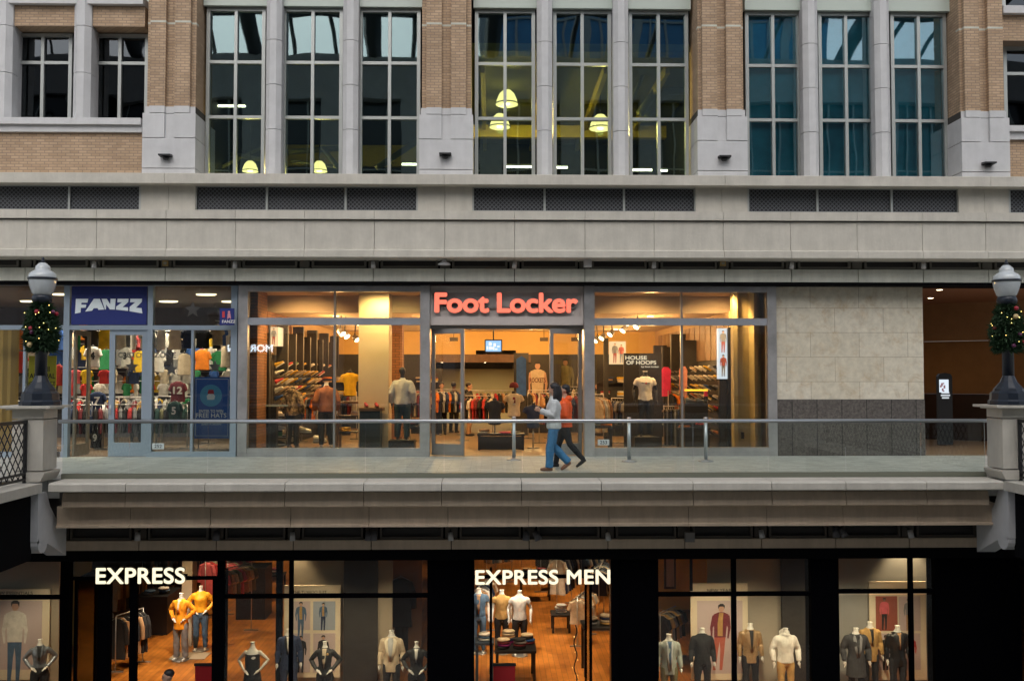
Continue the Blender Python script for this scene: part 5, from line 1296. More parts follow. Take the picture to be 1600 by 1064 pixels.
t = thing("wall_poster", "white framed promotional poster high beside the black board", "poster", (X(960, 6), 6, 2.5)); part("sheet", G().box(X(952, 6), X(978, 6), 6, 6.05, 2.3, 3.0), PICS[0], t); part("frame", G().box(X(944, 6), X(951, 6), 6, 6.2, .0, 3.1), CHAR, t)
single("standing_jersey", G().prism([(X(808, 8) - .02, 1.3), (X(822, 8), 1.3), (X(822, 8), 2.5), (X(815, 8), 2.6), (X(807, 8), 2.5)], 8, 8.08, 'xz'), CL['blue'], "long blue jersey hanging on the dark post deep inside the centre door", "jersey", None, (X(815, 8), 8, 2))
single("dark_post", G().box(X(803, 8.2), X(826, 8.2), 8.2, 8.4, 0.003, 2.7), CHAR, "dark display post behind the long blue jersey", "post", None, (X(815, 8.2), 8.2, 0))

# ---- left shop room
fx0, fx1 = BX0, X(366, 0); 
lr = thing("shop_room", "crowded interior of the left sports clothing shop", "shop interior", (-11, 4, 0))
struct("shop_floor", G().box(fx0, fx1 - .12, 0.0, 10, -.1, .004), mat("brown carpet", (.14, .09, .06), .9, vary=.2, scale=12))
part("ceiling", G().box(fx0, fx1, .1, 10, 4.12, 4.18), mat("left shop ceiling", (.28, .26, .24), .8), lr)
g = G().box(fx0, fx1, 7.5, 7.7, 0, 4.12); g.box(fx0, fx0 + .1, .1, 7.5, 0, 4.12); part("wall", g, mat("left shop wall", (.11, .10, .12), .8, vary=.3, scale=1), lr)
part("partition", G().box(fx1 - .12, mx0 + .0, .1, 20, 0, 4.15), mat("partition paint", (.3, .26, .22), .8), lr)
k = 0
for y in (2.3, 4.7):
    for x in (-13.4, -11.4, -9.4, -7.6):
        t = thing("ceiling_light", "long oval ceiling light of the left shop, %s row back, %s from the left" % (ORD[int((y - 1.5) / 1.6)], ORD[int((x + 13.7) / 2)]), "ceiling light", (x, y, 4.11), group="oval lights in the left shop")
        part("diffuser", G().lathe((0, 0, 0), [(.24, -.03), (.28, 0)], 16), emitm("oval light", (1, .85, .5), 2), t, True); t.scale = (1, .5, 1)
        if True:
            l = bpy.data.lights.new("oval_light", 'SPOT'); l.energy = 230; l.color = (1, .86, .62); l.shadow_soft_size = .25; l.spot_size = R(150); l.spot_blend = .7
            lo = bpy.data.objects.new("oval_light", l); col.objects.link(lo); lo.parent = t; lo.location = (0, 0, -.08)
# jerseys: (px, py centre, Y, colour, number, numcolour)
JR = [(145, 562, 2.4, 'white', '4', 'black', "white jersey numbered 4 hanging in the open doorway"), (166, 566, 3.2, 'green', None, None, "green jersey hanging behind the white jersey numbered 4"),
      (152, 632, 2.6, 'navy', '7', 'white', "navy jersey numbered 7 below the white jersey numbered 4"), (150, 690, 2.8, 'black', '9', 'lgrey', "black jersey numbered 9 lowest in the open doorway"),
      (197, 562, 3.6, 'white', '3', 'black', "white jersey numbered 3 behind the closed door leaf"), (218, 568, 3.2, 'yellow', None, None, "bright yellow jersey at the right edge of the closed door leaf"),
      (248, 570, 3.4, 'white', None, None, "white jersey left of the star, behind the left window pane"), (288, 572, 3.4, 'cream', None, None, "cream jersey at the right edge of the left window pane"),
      (316, 566, 3.0, 'orange', None, None, "white and orange jersey above the free hats poster"), (343, 568, 3.4, 'green', None, None, "green and yellow jersey above the right half of the poster"), (356, 560, 2.6, 'cream', None, None, "cream jersey by the right post of the left shop"),
      (278, 616, 2.8, 'maroon', '12', 'white', "dark maroon jersey numbered 12 in the left shop window"), (273, 648, 1.8, 'teal', '5', 'white', "dark green jersey numbered 5 on a stand in the window"),
      (30, 570, 1.6, 'red', None, None, "red jersey at the left edge of the lamp post window"), (92, 590, 1.8, 'red', None, None, "red jersey right of the left lamp post"), (8, 560, 3, 'maroon', None, None, "dark red jersey at the far left of the photo"),
      (96, 535, 3, 'blue', None, None, "blue jersey high behind the left lamp post"), (182, 560, 4.6, 'grey', None, None, "grey jersey deep between the two doors"), (130, 520, 5.5, 'orange', None, None, "orange shirt high above the doorway jerseys"),
      (232, 560, 5, 'navy', None, None, "navy shirt deep behind the door post"), (262, 560, 5.5, 'black', None, None, "black jersey deep behind the star decal"), (302, 560, 5.2, 'blue', None, None, "blue jersey deep behind the window mullion"), (328, 560, 5.2, 'white', None, None, "white shirt deep above the poster centre")]
r_j = random.Random(12)
for px, py, Y_, c_, num, nc, lb in JR:
    c = P(px, py, Y_); hanging('tank' if c_ in ('yellow', 'cream') else 'shirt', CL[c_], c.x, Y_, c.z + .36, (r_j.uniform(-.9, .9) if not num else r_j.uniform(-.5, .5)), lb, "jersey", None, .84, (num, CL[nc], .24) if num else None)
# wall rows of small garments on the back walls
r = random.Random(21)
names = list(CL)
for row, (z_, Y_, nn, xs0, xs1) in enumerate(((3.3, 4.3, 19, -14.0, -6.5), (2.75, 6.4, 20, -14.8, -6.5), (2.0, 6.9, 20, -14.8, -6.5), (1.25, 5.6, 20, -14.8, -6.5))):
    part("wall_rail", G().tube([(xs0, Y_, z_ + .07), (xs1, Y_, z_ + .07)], .012, 6), STEEL, lr)
    for i in range(nn):
        c_ = r.choice(['white', 'white', 'navy', 'black', 'red', 'cream', 'yellow', 'lgrey', 'blue', 'green', 'orange'])
        hanging(r.choice(['shirt', 'tank']), CL[c_], xs0 + (xs1 - xs0) * (i + .5) / nn, Y_, z_, r.uniform(-.9, .9), "%s shirt, left shop's back wall, %s row down, %s from the left" % (c_, ORD[row], ORD[i]), "jersey", "shirts on the back wall of the left shop", .85)
for i, (px, Y_, cols_) in enumerate(((142, 3.6, ['black', 'navy', 'red']), (200, 3.2, ['grey', 'maroon', 'camel', 'black']), (285, 4.2, ['navy', 'white', 'black']))):
    x = X(px, Y_); rack(x - .7, Y_, x + .7, Y_ + .2, 1.35, .004, 9, cols_, ['shirt'], "in the left shop, %s from its doorway" % ORD[i])
# right end rail running deep
x = X(352, 2.2)
for i in range(12):
    c_ = ['cream', 'blue', 'white', 'grey', 'navy', 'lgrey'][i % 6]
    hanging('shirt', CL[c_], x - .05, 1.6 + i * .34, 3.28, R(60), "%s shirt on the high side rail, %s from the window" % (c_, ORD[i]), "jersey", "shirts on the high side rail", .8)
part("wall_rail", G().tube([(x - .05, 1.4, 3.36), (x - .05, 5.8, 3.36)], .012, 6), STEEL, lr)
# left window: tan panel, clearance sign, dark mannequin-like red outfits
t = thing("window_sign", "yellow sale sign reading SEMI ANNUAL CLEARANCE behind the left lamp post", "sign", tuple(P(67, 590, .9)))
part("sheet", pxbox(44, 88, 556, 618, .9, .02), mat("sale yellow", (.55, .50, .03), .6), t)
BI = mat("black ink", (.01, .01, .01), .6)
for s, py, hp, wp in (("SEMI", 580.5, 8, 22), ("ANNUAL", 591.5, 8, 40), ("CLEARANCE", 602, 6, 40)):
    c = P(66, py, .89); kk = 1500 / (.9 - CY); me = textmesh(s, hp / kk, .004, .02, width=wp / kk, mats=[BI]); o = link("lettering", me, t); o.location = (c.x - t.location.x, -.004, c.z - t.location.z)
single("easel", G().box(P(52, 600, .95).x, P(54, 600, .95).x, .925, .96, .004, P(50, 560, .95).z).box(P(80, 600, .95).x, P(82, 600, .95).x, .925, .96, .004, P(50, 560, .95).z), BLACK, "thin black stand legs holding the yellow sale sign", "stand", None, (P(67, 600, .95).x, .95, 0))
single("curtain", G().prism([(X(-60, .8) + k * .1, .8 + (.04 if k % 2 else 0)) for k in range(int((X(26, .8) - X(-60, .8)) / .1))] + [(X(26, .8), .9), (X(-60, .8), .9)], .004, 3.2, 'xy'), mat("tan curtain", (.62, .40, .10), .8), "yellow tan backdrop curtain at the far left shop window", "curtain", None, (X(-20, .8), .85, 0))
t = table(X(200, 4.5), 4.6, .004, 1.8, .6, .95, mat("shop counter pale", (.45, .38, .28), .5), "pale counter deep behind the closed door leaf of the left shop")
# more stock across the centre shop floor
rack(X(408, 4), 4.2, X(440, 5), 5.0, 1.25, .003, 8, ["black", "olive", "maroon", "cream"], ["shirt"], "at the left end, behind the camouflage jacket")
rack(X(470, 5), 5.2, X(500, 5), 5.0, 1.4, .003, 8, ["black", "navy", "orange", "grey"], ["shirt"], "between the camouflage and brown jackets")
rack(X(640, 5), 5.4, X(668, 5), 5.2, 1.5, .003, 7, ["maroon", "black", "cream", "black"], ["shirt"], "behind the white jacket mannequin")
rack(X(680, 8), 8.2, X(722, 8), 8.4, 1.5, .003, 9, ["orange", "black", "lgrey", "navy"], ["shirt"], "behind the shoppers by the door")
rack(X(732, 9), 9, X(800, 9), 9.2, 1.45, .003, 12, ["black", "cream", "red", "black", "tan"], ["shirt"], "in the middle of the centre shop")
rack(X(826, 6), 6.4, X(862, 6), 6.6, 1.5, .003, 9, ["black", "tan", "maroon"], ["coat"], "below the player poster")
rack(X(868, 7), 7.2, X(912, 7), 7.0, 1.6, .003, 10, ["black", "black", "cream", "olive"], ["shirt"], "below the dark double poster")
rack(X(958, 4), 4.4, X(980, 4), 4.2, 1.3, .003, 6, ["black", "navy", "grey"], ["shirt"], "left of the black board")
rack(X(1040, 3), 3.3, X(1064, 3), 3.3, 1.1, .003, 8, ["black", "grey", "black", "navy"], ["trousers"], "between the board and the mullion")
rack(X(1070, 6), 6.4, X(1100, 6), 6.0, 1.5, .003, 9, ["black", "pink", "black", "orange"], ["shirt"], "behind the low display case")
for i, (px, y) in enumerate(((455, 7.5), (520, 8.2), (600, 7), (665, 9), (905, 10), (960, 7.5), (1020, 7.2), (1085, 8))):
    x = X(px, y); t = thing("wall_bay", "dark merchandise bay deep in the centre shop, %s from the left" % ORD[i], "display bay", (x, y, .003), group="dark merchandise bays")
    part("back_board", G().box(x - .55, x + .55, y + .2, y + .26, .003, 2.2), CHAR, t)
    for k in range(4): part("shelf", G().box(x - .53, x + .53, y - .1, y + .198, .35 + k * .45, .38 + k * .45), SHELF, t)
    for k in range(4):
        folded(x - .3 + .12 * (k % 2), y + .04, .383 + k * .45, [rng.choice(["black", "cream", "red", "tan", "orange", "white", "navy"]) for _ in range(3)], "in bay %s, %s shelf up, left pile" % (ORD[i], ORD[k]))
        folded(x + .25, y + .04, .383 + k * .45, [rng.choice(["black", "cream", "maroon", "yellow", "white", "grey"]) for _ in range(3)], "in bay %s, %s shelf up, right pile" % (ORD[i], ORD[k]))
# small bright garments filling the left shop between the big jerseys
r = random.Random(33)
for k, (py, Y_) in enumerate(((528, 4.9), (548, 5.3), (585, 4.6), (606, 5.0), (630, 4.4))):
    for j in range(13):
        px = 118 + j * 19.5 + r.uniform(-4, 4); c = P(px, py, Y_); c_ = r.choice(['white', 'white', 'lgrey', 'navy', 'black', 'red', 'yellow', 'blue', 'green', 'pink', 'cream'])
        hanging('shirt', CL[c_], c.x, Y_ + r.uniform(-.25, .25), c.z + .15, r.uniform(-1.1, 1.1), "small %s shirt on left shop fixtures, %s row down, %s from the left" % (c_, ORD[k], ORD[j]), "jersey", "small shirts on the left shop's inner fixtures", .62)
    x0, x1 = X(112, Y_), X(362, Y_); part("wall_rail", G().tube([(x0, Y_, P(200, py, Y_).z + .2), (x1, Y_, P(200, py, Y_).z + .2)], .01, 6), STEEL, lr)

BXF = mat("light box figure red", (.30, .08, .08), .7); BXG = mat("light box figure grey", (.18, .20, .26), .7)
lbt = [o for o in col.objects if o.get('category') == 'light box'][0]
for k, (m1, m2) in enumerate(((BXF, BXG), (BXG, BXF))): flat_person(lbt, LB[0] + .01, 1.3, LB[1] + .06 + k * .62, .58, m1, m2)
wp = [o for o in col.objects if o.get('label', '').startswith('white framed promotional')][0]
flat_person(wp, X(961, 6), 6, 2.34, .62, BXG, BXF); flat_person(wp, X(971, 6), 6, 2.34, .58, BXF, BXG)
du = [o for o in col.objects if o.get('category') == 'display unit'][0]
flat_person(du, X(427, 1.5), 1.5, 2.74, .44, BXG, BXF)

for i, (px, y_) in enumerate(((128, 2.0), (190, 2.4), (262, 2.2), (338, 2.0))):
    x = X(px, y_); rack(x - .45, y_, x + .45, y_ + .25, 1.18, .004, 8, [["black", "navy", "black", "maroon"], ["grey", "black", "red"], ["black", "teal", "olive"], ["navy", "black", "blue"]][i], ["shirt"], "near the left shop's glass, %s of four" % ORD[i])

for i, (px, y_, w_, lb) in enumerate(((652, 1.9, .7, "black table of folded clothes beside the white jacket mannequin"), (938, 2.0, .6, "black table of folded clothes just right of the centre door"), (1082, 1.3, .8, "low black table of folded clothes in the right window, left of the light box"))):
    x = X(px, y_); table(x, y_, .003, w_, .5, .62, BLACK, lb)
    for j, dx in enumerate((-w_ / 4, w_ / 4)): folded(x + dx, y_, .628, [["black", "red", "black"], ["cream", "navy", "black"], ["orange", "black", "grey"]][(i + j) % 3], "on table %s, %s pile" % (["by the white jacket", "right of the door", "left of the light box"][i], ["left", "right"][j]))
# ================================================================== lower shop (black frames)
YX = -4.45
ex = thing("shopfront", "black framed lower shopfront with lit lettering under the walkway", "shopfront", (0, YX, ZLOW))
zx = lambda py: Z(py, YX, 769)
def ebox(g, a, b, p0, p1, y0=-.06, y1=.06, py=960): return g.box(X(a, YX, py), X(b, YX, py), YX + y0, YX + y1, p0, p1)
ztop = zx(869); zb_ = ZLOW
part("header", ebox(G(), -60, 1640, ztop, -1.44, -.03, .1), BLACKW, ex)
def bar(nm, *r_):
    for a, b, p0, p1, y0, y1 in r_:
        part(nm, ebox(G(), a, b, p0, p1, y0, y1), BLACKW, ex)
bar("black_pier", (668, 736, zb_, ztop, -.08, .3), (968, 1028, zb_, ztop, -.08, .3), (1266, 1309, zb_, ztop, -.08, .3), (1459, 1592, zb_, ztop, -.08, .3), (96, 110, zb_, ztop, -.08, .1))
bar("mullion", (340, 351, zb_, ztop, -.05, .05), (379, 390, zb_, ztop, 2.9, 3.0), (452, 458, zb_, ztop, -.05, .05), (736, 741, zb_, ztop, -.05, .05), (955, 968, zb_, ztop, -.05, .05), (1143, 1150, zb_, ztop, -.05, .05), (1420, 1426, zb_, ztop, -.05, .05), (1082, 1086, zx(928), ztop, .2, .25))
zt1, zt0 = zx(926), zx(932)
bar("transom", (-60, 96, zt0, zt1, -.05, .05), (351, 452, zt0, zt1, -.05, .05), (458, 668, zt0, zt1, -.05, .05), (1028, 1143, zt0, zt1, -.05, .05), (1150, 1266, zt0, zt1, -.05, .05), (1309, 1420, zt0 + .04, zt1 + .04, -.05, .05), (1426, 1459, zt0 + .04, zt1 + .04, -.05, .05),
    (110, 340, zx(903), zx(898), -.04, .04), (741, 955, zx(903), zx(898), -.04, .04))
for a, b in ((-60, 96), (351, 452), (458, 668), (1028, 1143), (1150, 1266), (1309, 1420), (1426, 1459)):
    part("window_pane", ebox(G(), a, b, zb_, zt0, -.006, .004), GLASSE, ex); part("transom_pane", ebox(G(), a, b, zt1 + (.04 if a > 1300 else 0), ztop, -.006, .004), GLASSE, ex)
part("transom_pane", ebox(G(), 110, 340, zx(898), ztop, -.006, .004), GLASSE, ex); part("transom_pane", ebox(G(), 741, 955, zx(898), ztop, -.006, .004), GLASSE, ex)
# door frames standing open inwards
def dleaf(px, y0, y1, wdt=.05, lab=None):
    x = X(px, YX, 980); g = G().box(x, x + wdt, y0, y0 + .07, zb_, zx(903)); g.box(x, x + wdt, y1 - .07, y1, zb_, zx(903)); g.box(x, x + wdt, y0 + .07, y1 - .07, zx(903) - .07, zx(903)); g.box(x, x + wdt, y0 + .07, y1 - .07, zb_, zb_ + .3)
    d = part("door", g, BLACKW, ex); part("door_glass", G().box(x + .02, x + .028, y0 + .07, y1 - .07, zb_ + .3, zx(903) - .07), GLASSE, d)
bar("door_post", (154, 174, zb_, zx(903), -.05, .05), (204, 215, zb_, zx(903), -.05, .05), (335, 340, zb_, zx(903), -.05, .05))
dleaf(112, YX + .1, YX + 1.1); dleaf(329, YX + .1, YX + 1.05); dleaf(765, YX + .1, YX + 1.1); dleaf(922, YX + .1, YX + 1.1)
part("bronze_reveal", ebox(G(), 957, 967, zb_, ztop, .06, .5), mat("bronze reveal", (.15, .09, .05), .4, .6), ex)
# room
er = thing("shop_room", "dark lower shop interior with orange wood floor", "shop interior", (0, 5, ZLOW))
struct("shop_floor", G().box(BX0, BX1, -4.25, 20, ZLOW - .1, ZLOW + .004), WOODF)
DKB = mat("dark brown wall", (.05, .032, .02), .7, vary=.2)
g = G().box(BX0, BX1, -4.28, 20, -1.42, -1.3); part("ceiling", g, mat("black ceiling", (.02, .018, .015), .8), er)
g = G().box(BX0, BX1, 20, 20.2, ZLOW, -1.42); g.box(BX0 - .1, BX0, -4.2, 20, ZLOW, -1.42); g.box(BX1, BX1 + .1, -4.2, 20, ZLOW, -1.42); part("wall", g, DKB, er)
def backpanel(a, b, ptop, Y, m, lb, pbot=None, th=.08):
    x0, x1 = X(a, Y, 960), X(b, Y, 960); z1 = P(769, ptop, Y).z if ptop > 870 else -1.43
    return single("backdrop_panel", G().box(x0, x1, Y, Y + th, ZLOW + .004, z1), m, lb, "backdrop", "backdrop panels in the lower shop windows", ((x0 + x1) / 2, Y, ZLOW))
BEI = mat("beige backdrop", (.36, .30, .22), .8, vary=.04); BEG = mat("grey beige backdrop", (.33, .29, .23), .8, vary=.04); BRB = mat("brown backdrop", (.24, .14, .08), .8, vary=.08); GRB = mat("grey backdrop", (.26, .26, .25), .8, vary=.04)
backpanel(-60, 92, 860, -1.4, BEI, "beige backdrop wall at the far left lower window")
backpanel(457, 537, 860, -1.4, BEG, "beige backdrop behind the black tuxedo mannequin")
backpanel(537, 590, 860, -1.6, CHAR, "dark backdrop panel left of the white blazer mannequin")
backpanel(590, 613, 860, -1.5, BEI, "narrow beige strip panel behind the white blazer mannequin")
backpanel(611, 659, 860, 1.0, BRB, "brown wall panel with a dark coat hung on it")
backpanel(1106, 1224, 860, -1.35, BEG, "grey beige backdrop behind the gold blazer and hoodie mannequins")
backpanel(1222, 1268, 860, -1.5, CHAR, "dark backdrop panel right of the white hoodie mannequin")
backpanel(1305, 1458, 860, -1.3, GRB, "grey backdrop behind the coats at the right")
FRW = mat("cream poster frame", (.72, .62, .46), .7); PRT = mat("poster lilac grey", (.36, .30, .30), .7)
def framed(a, b, p0, p1, Y, lb, inner, fig=None, title=None, nofill=False):
    q0, q1 = P(a, p1, Y), P(b, p0, Y); z0 = max(q0.z, ZLOW + .01)
    t = thing("framed_poster", lb, "poster", ((q0.x + q1.x) / 2, Y, z0)); part("board", G().box(q0.x, q1.x, Y, Y + .04, z0, q1.z), FRW, t)
    for (u0, u1, v0, v1, m, figs) in inner:
        s0, s1 = P(u0, v1, Y - .01), P(u1, v0, Y - .01); part("picture", G().box(s0.x, s1.x, Y - .008, Y - .001, max(s0.z, z0 + .02), s1.z), m, t)
        for (fx, fp0, fp1, top, bot, sk) in figs:
            f0, f1 = P(fx, fp1, Y), P(fx, fp0, Y); flat_person(t, f0.x, Y - .009, f0.z, f1.z - f0.z, top, bot, sk, shirt=CL['camel'] if top in (CL['maroon'], CL['denim'], CL['cream']) else None, tilt=.06 if top is CL['maroon'] else 0)
    if title:
        s, px, py, wpx, hpx = title; c = P(px, py, Y - .01); kk = 1500 / (Y - CY)
        me = textmesh(s, hpx / kk, .004, .01, width=wpx / kk, mats=[BI]); o = link("printed_title", me, t); o.location = (c.x - t.location.x, -.006, c.z - t.location.z)
    return t
SKY_ = mat("picture pale blue", (.34, .38, .44), .7); PINKP = mat("picture pink grey", (.52, .42, .41), .7); BRK = mat("picture brick", (.30, .08, .05), .7)
framed(-40, 78, 920, 1062, -1.5, "cream framed poster of a woman in a white cardigan, behind the silver jacket mannequin", [(-40, 66, 938, 1046, PINKP, [(22, 934, 1066, CL['white'], CL['denim'], SKIN)])], title=("NEW ESSENTIALS", 20, 929, 60, 5))
framed(443, 532, 914, 1058, -1.6, "cream board with four fashion pictures behind the tuxedo mannequins", [(458, 485, 939, 984, PINKP, [(470, 938, 996, CL['denim'], CL['denim'], SKIN)]), (489, 524, 939, 984, SKY_, [(505, 940, 984, CL['denim'], CL['navy'], SKIN)]), (458, 485, 989, 1050, PINKP, [(470, 991, 1050, CL['black'], CL['black'], SKIN)]), (489, 524, 989, 1050, PINKP, [(505, 990, 1050, CL['black'], CL['navy'], SKIN)])], title=("THE TUXEDO SUIT", 484, 927, 52, 4.5))
framed(1080, 1168, 911, 1062, -1.5, "cream framed poster of a man in brown jacket and red trousers", [(1090, 1160, 938, 1052, PINKP, [(1122, 940, 1046, CL['maroon'], mat('rust print', (.42, .10, .06), .7), SKIN)])], title=("NEW YEAR", 1124, 924.5, 38, 5))
framed(1360, 1446, 908, 1062, -1.45, "cream board with four outdoor fashion pictures at the right", [(1369, 1402, 931, 985, BRK, [(1382, 932, 983, CL['pink'], CL['black'], SKIND)]), (1405, 1438, 931, 985, PINKP, [(1420, 933, 985, CL['grey'], CL['tan'], SKIN)]), (1369, 1402, 989, 1046, PINKP, [(1384, 990, 1046, CL['black'], CL['black'], SKIND)]), (1405, 1438, 989, 1046, PINKP, [(1424, 990, 1046, CL['red'], CL['grey'], SKIN)])])
# lit signs
SGL = emitm("white sign face", (1, .90, .62), .75); SGS = mat("sign return", (.25, .22, .15), .5)
for s, px, wpx, py0, py1, lb in (("EXPRESS", 221, 136, 886, 911, "glowing white lettering reading EXPRESS over the left doorway"), ("EXPRESS MEN", 848, 209, 889, 912, "glowing white lettering reading EXPRESS MEN over the right doorway")):
    Y = -4.62; c = P(px, py1, Y); kk = 1500 / (Y - CY)
    t = thing("shop_sign", lb, "sign", (c.x, Y, c.z)); me = textmesh(s, (py1 - py0) / kk, .06, .035, width=wpx / kk, mats=[SGL, SGS], spacing=1.05)
    for p in me.polygons: p.material_index = 0 if p.normal.y < -.5 else 1
    link("lettering", me, t); part("mounting_rail", G().box(c.x - wpx / kk / 2, c.x + wpx / kk / 2, Y + .005, Y + .1, c.z + .12, c.z + .16), BLACKW, t)
# lights of the lower shop
i = 0
for x in (-9.6, -3.9, -1.9, 4.4, 5.6, 7.4, 8.4):
    t = lamp(x, -3.9, -1.42, 230, "display downlight above the lower windows, %s from the left" % ORD[i], "display downlights of the lower shop", .07, (1, .82, .56), 85, tilt=24); i += 1
i = 0
for iy, y in enumerate((-1.5, 1.5, 4.5, 8, 12, 16)):
    for ix, x in enumerate((-8, -4.6, .8, 3.2, 9.5)):
        lamp(x, y, -1.42, 225, "ceiling downlight of the lower shop, %s row back, %s from the left" % (ORD[iy], ORD[ix]), "ceiling downlights of the lower shop", .09, (1, .72, .42), 78); i += 1
# stock
for px, ft, lb in ((300, 1030, "added spotlight brightening the orange clad mannequins"), (796, 1015, "added spotlight brightening the white polo mannequin")):
    c = F(px, ft, ZLOW); lamp(c.x, c.y - 1.6, -1.42, 330, lb, "added spotlights of the lower shop", .08, (1, .86, .66), 60, tilt=26)  # extra lamps put in to light these mannequins brighter and whiter
def frack(a, b, foot, h, n, cols, kinds, where, s=1., dy=0.3):
    A_, B_ = F(a, foot, ZLOW), F(b, foot, ZLOW); rack(A_.x, A_.y, B_.x, B_.y + dy, ZLOW + h, ZLOW + .004, n, cols, kinds, where, s)
frack(870, 900, 962, 1.75, 8, ["white", "navy", "grey", "navy", "black", "black"], ["coat"], "under the MEN lettering", 1.1, 1.6)
frack(838, 868, 905, 1.6, 6, ["grey", "tan", "pink", "blue"], ["shirt"], "far back under the MEN lettering")
frack(902, 928, 1010, 1.3, 7, ["cream", "tan", "lgrey"], ["shirt"], "right of the men's aisle", 1, 1.2)
frack(908, 950, 940, 1.5, 9, ["denim", "white", "navy", "cream"], ["shirt"], "deep right of the men's aisle", 1, 1.2)
frack(775, 815, 900, 1.6, 7, ["red", "black", "tan", "grey"], ["shirt"], "far back left of the men's aisle")
frack(120, 160, 1040, 1.35, 9, ["black", "purple", "maroon", "black", "white"], ["coat"], "inside the left doorway", 1, .5)
frack(172, 206, 980, 1.5, 8, ["cream", "tan", "camel", "olive", "black"], ["coat"], "between the left door posts", 1, .8)
frack(216, 262, 900, 1.7, 8, ["maroon", "black", "maroon"], ["coat"], "far back behind the EXPRESS lettering", 1, .5)
frack(285, 335, 912, 1.7, 8, ["black", "denim", "lgrey", "tan"], ["coat"], "far back right of the EXPRESS lettering", 1, .5)
frack(345, 378, 1000, 1.9, 8, ["pink", "tan", "cream", "olive"], ["shirt"], "beside the strapless mannequin's window", 1, 1.)
frack(1030, 1062, 985, 1.8, 9, ["grey", "black", "olive", "lgrey"], ["shirt"], "behind the grey jacket mannequin", 1, 1.)
frack(395, 430, 905, 1.8, 7, ["black", "grey", "black"], ["coat"], "above the navy suit mannequin", 1, .6)
c = F(395, 968, ZLOW); single("display_block", G().box(c.x - .5, c.x + .35, c.y, c.y + .9, ZLOW + .004, ZLOW + 1.5), BLACK, "large black display block left of the navy suit", "block", None, (c.x, c.y, ZLOW))
c = F(235, 992, ZLOW); single("display_block", G().box(c.x - .45, c.x + .45, c.y, c.y + 1.2, ZLOW + .004, ZLOW + 1.05), BLACK, "large black counter block left of the orange clad mannequins", "block", None, (c.x, c.y, ZLOW))
folded(c.x - .15, c.y + .3, ZLOW + 1.054, ["lgrey", "denim"], "on the left of the black counter block"); folded(c.x + .22, c.y + .4, ZLOW + 1.054, ["black", "denim", "white"], "on the right of the black counter block")
c = F(805, 1062, ZLOW); t = table(c.x, c.y, ZLOW + .004, .95, 1.1, .82, BLACK, "black table piled with folded clothes left of the men's aisle")
for dx, dy_, cl_ in ((-.28, -.3, ["black", "purple", "maroon", "cream"]), (.1, -.3, ["black", "maroon", "grey", "black"]), (.3, .1, ["maroon", "blue", "black", "cream"]), (-.15, .2, ["purple", "navy", "tan", "cream", "cream"])):
    folded(c.x + dx, c.y + dy_, ZLOW + .828, cl_, "on the men's aisle table, %s pile" % {-.28: "front left", .1: "front right", .3: "rear right", -.15: "rear left"}[dx])
c = F(757, 1064, ZLOW); t = table(c.x, c.y, ZLOW + .004, .45, .5, .95, mat("dark blue stand", (.03, .05, .08), .5), "narrow dark stand before the denim mannequin"); folded(c.x, c.y, ZLOW + .958, ["lgrey", "denim", "white"], "on the narrow stand before the denim mannequin")
c = F(935, 1050, ZLOW); t = table(c.x, c.y, ZLOW + .004, .8, .8, 1.15, BLACK, "black shelf unit right of the men's aisle")
for dx, cl_ in ((-.18, ["grey", "black", "cream"]), (.2, ["camel", "cream", "navy", "cream"])): folded(c.x + dx, c.y, ZLOW + 1.158, cl_, "on the right shelf unit, %s pile" % ("left" if dx < 0 else "right"))
c = F(876, 985, ZLOW); t = table(c.x, c.y, ZLOW + .004, .55, .6, .5, BLACK, "low table with pale shirts right of the men's aisle"); folded(c.x, c.y, ZLOW + .508, ["white", "lgrey", "white", "lgrey"], "on the low table right of the men's aisle")
# framed picture and yellow wall at the right window's left edge
t = thing("framed_poster", "tall narrow framed picture hanging in the upper left corner of the right-hand window", "poster", (X(1046, .5), .5, -3)); q0, q1 = P(1038, 920, .5), P(1056, 868, .5)
part("frame", G().box(q0.x, q1.x, .5, .56, q0.z, q1.z), BLACK, t); part("picture", G().box(q0.x + .05, q1.x - .05, .49, .498, q0.z + .06, q1.z - .06), PRT, t)
single("yellow_wall", G().box(X(1020, 1.2), X(1104, 1.2), 1.2, 1.3, P(1060, 952, 1.2).z, -1.43), mat("yellow lit wall", (.55, .36, .07), .8, vary=.1), "yellow wall panel hanging behind the left of the right-hand window", "wall panel", None, (X(1060, 1.2), 1.2, -2))
single("yellow_wall", G().box(X(108, 2.6), X(146, 2.6), 2.6, 2.7, ZLOW + .004, -1.43), mat("olive yellow wall", (.38, .30, .10), .8, vary=.1), "olive yellow wall strip inside the left doorway", "wall panel", None, (X(124, 2.6), 2.6, ZLOW))
single("pale_column", G().box(X(288, 2.5), X(304, 2.5), 2.5, 2.9, ZLOW + .004, -1.43), mat("pale plaster", (.42, .36, .28), .8), "pale column behind the right end of the EXPRESS lettering", "column", None, (X(296, 2.5), 2.5, ZLOW))
# red price stands
for px, py, lb in ((322, 1064, "red fabric sign stand at the bottom of the left doorway"), (788, 1066, "red sale stand with a black header at the bottom of the right doorway")):
    y = -3.6; c = P(px, 1040, y); t = thing("sale_stand", lb, "sign stand", (c.x, y, ZLOW)); part("board", G().box(c.x - .22, c.x + .22, y, y + .03, ZLOW + .3, c.z), mat("sale red", (.40, .01, .015), .6), t); part("top_bar", G().box(c.x - .24, c.x + .24, y - .01, y + .04, c.z + .002, c.z + .05), BLACK, t); part("foot", G().box(c.x - .2, c.x + .2, y - .1, y + .14, ZLOW + .004, ZLOW + .298), BLACK, t)
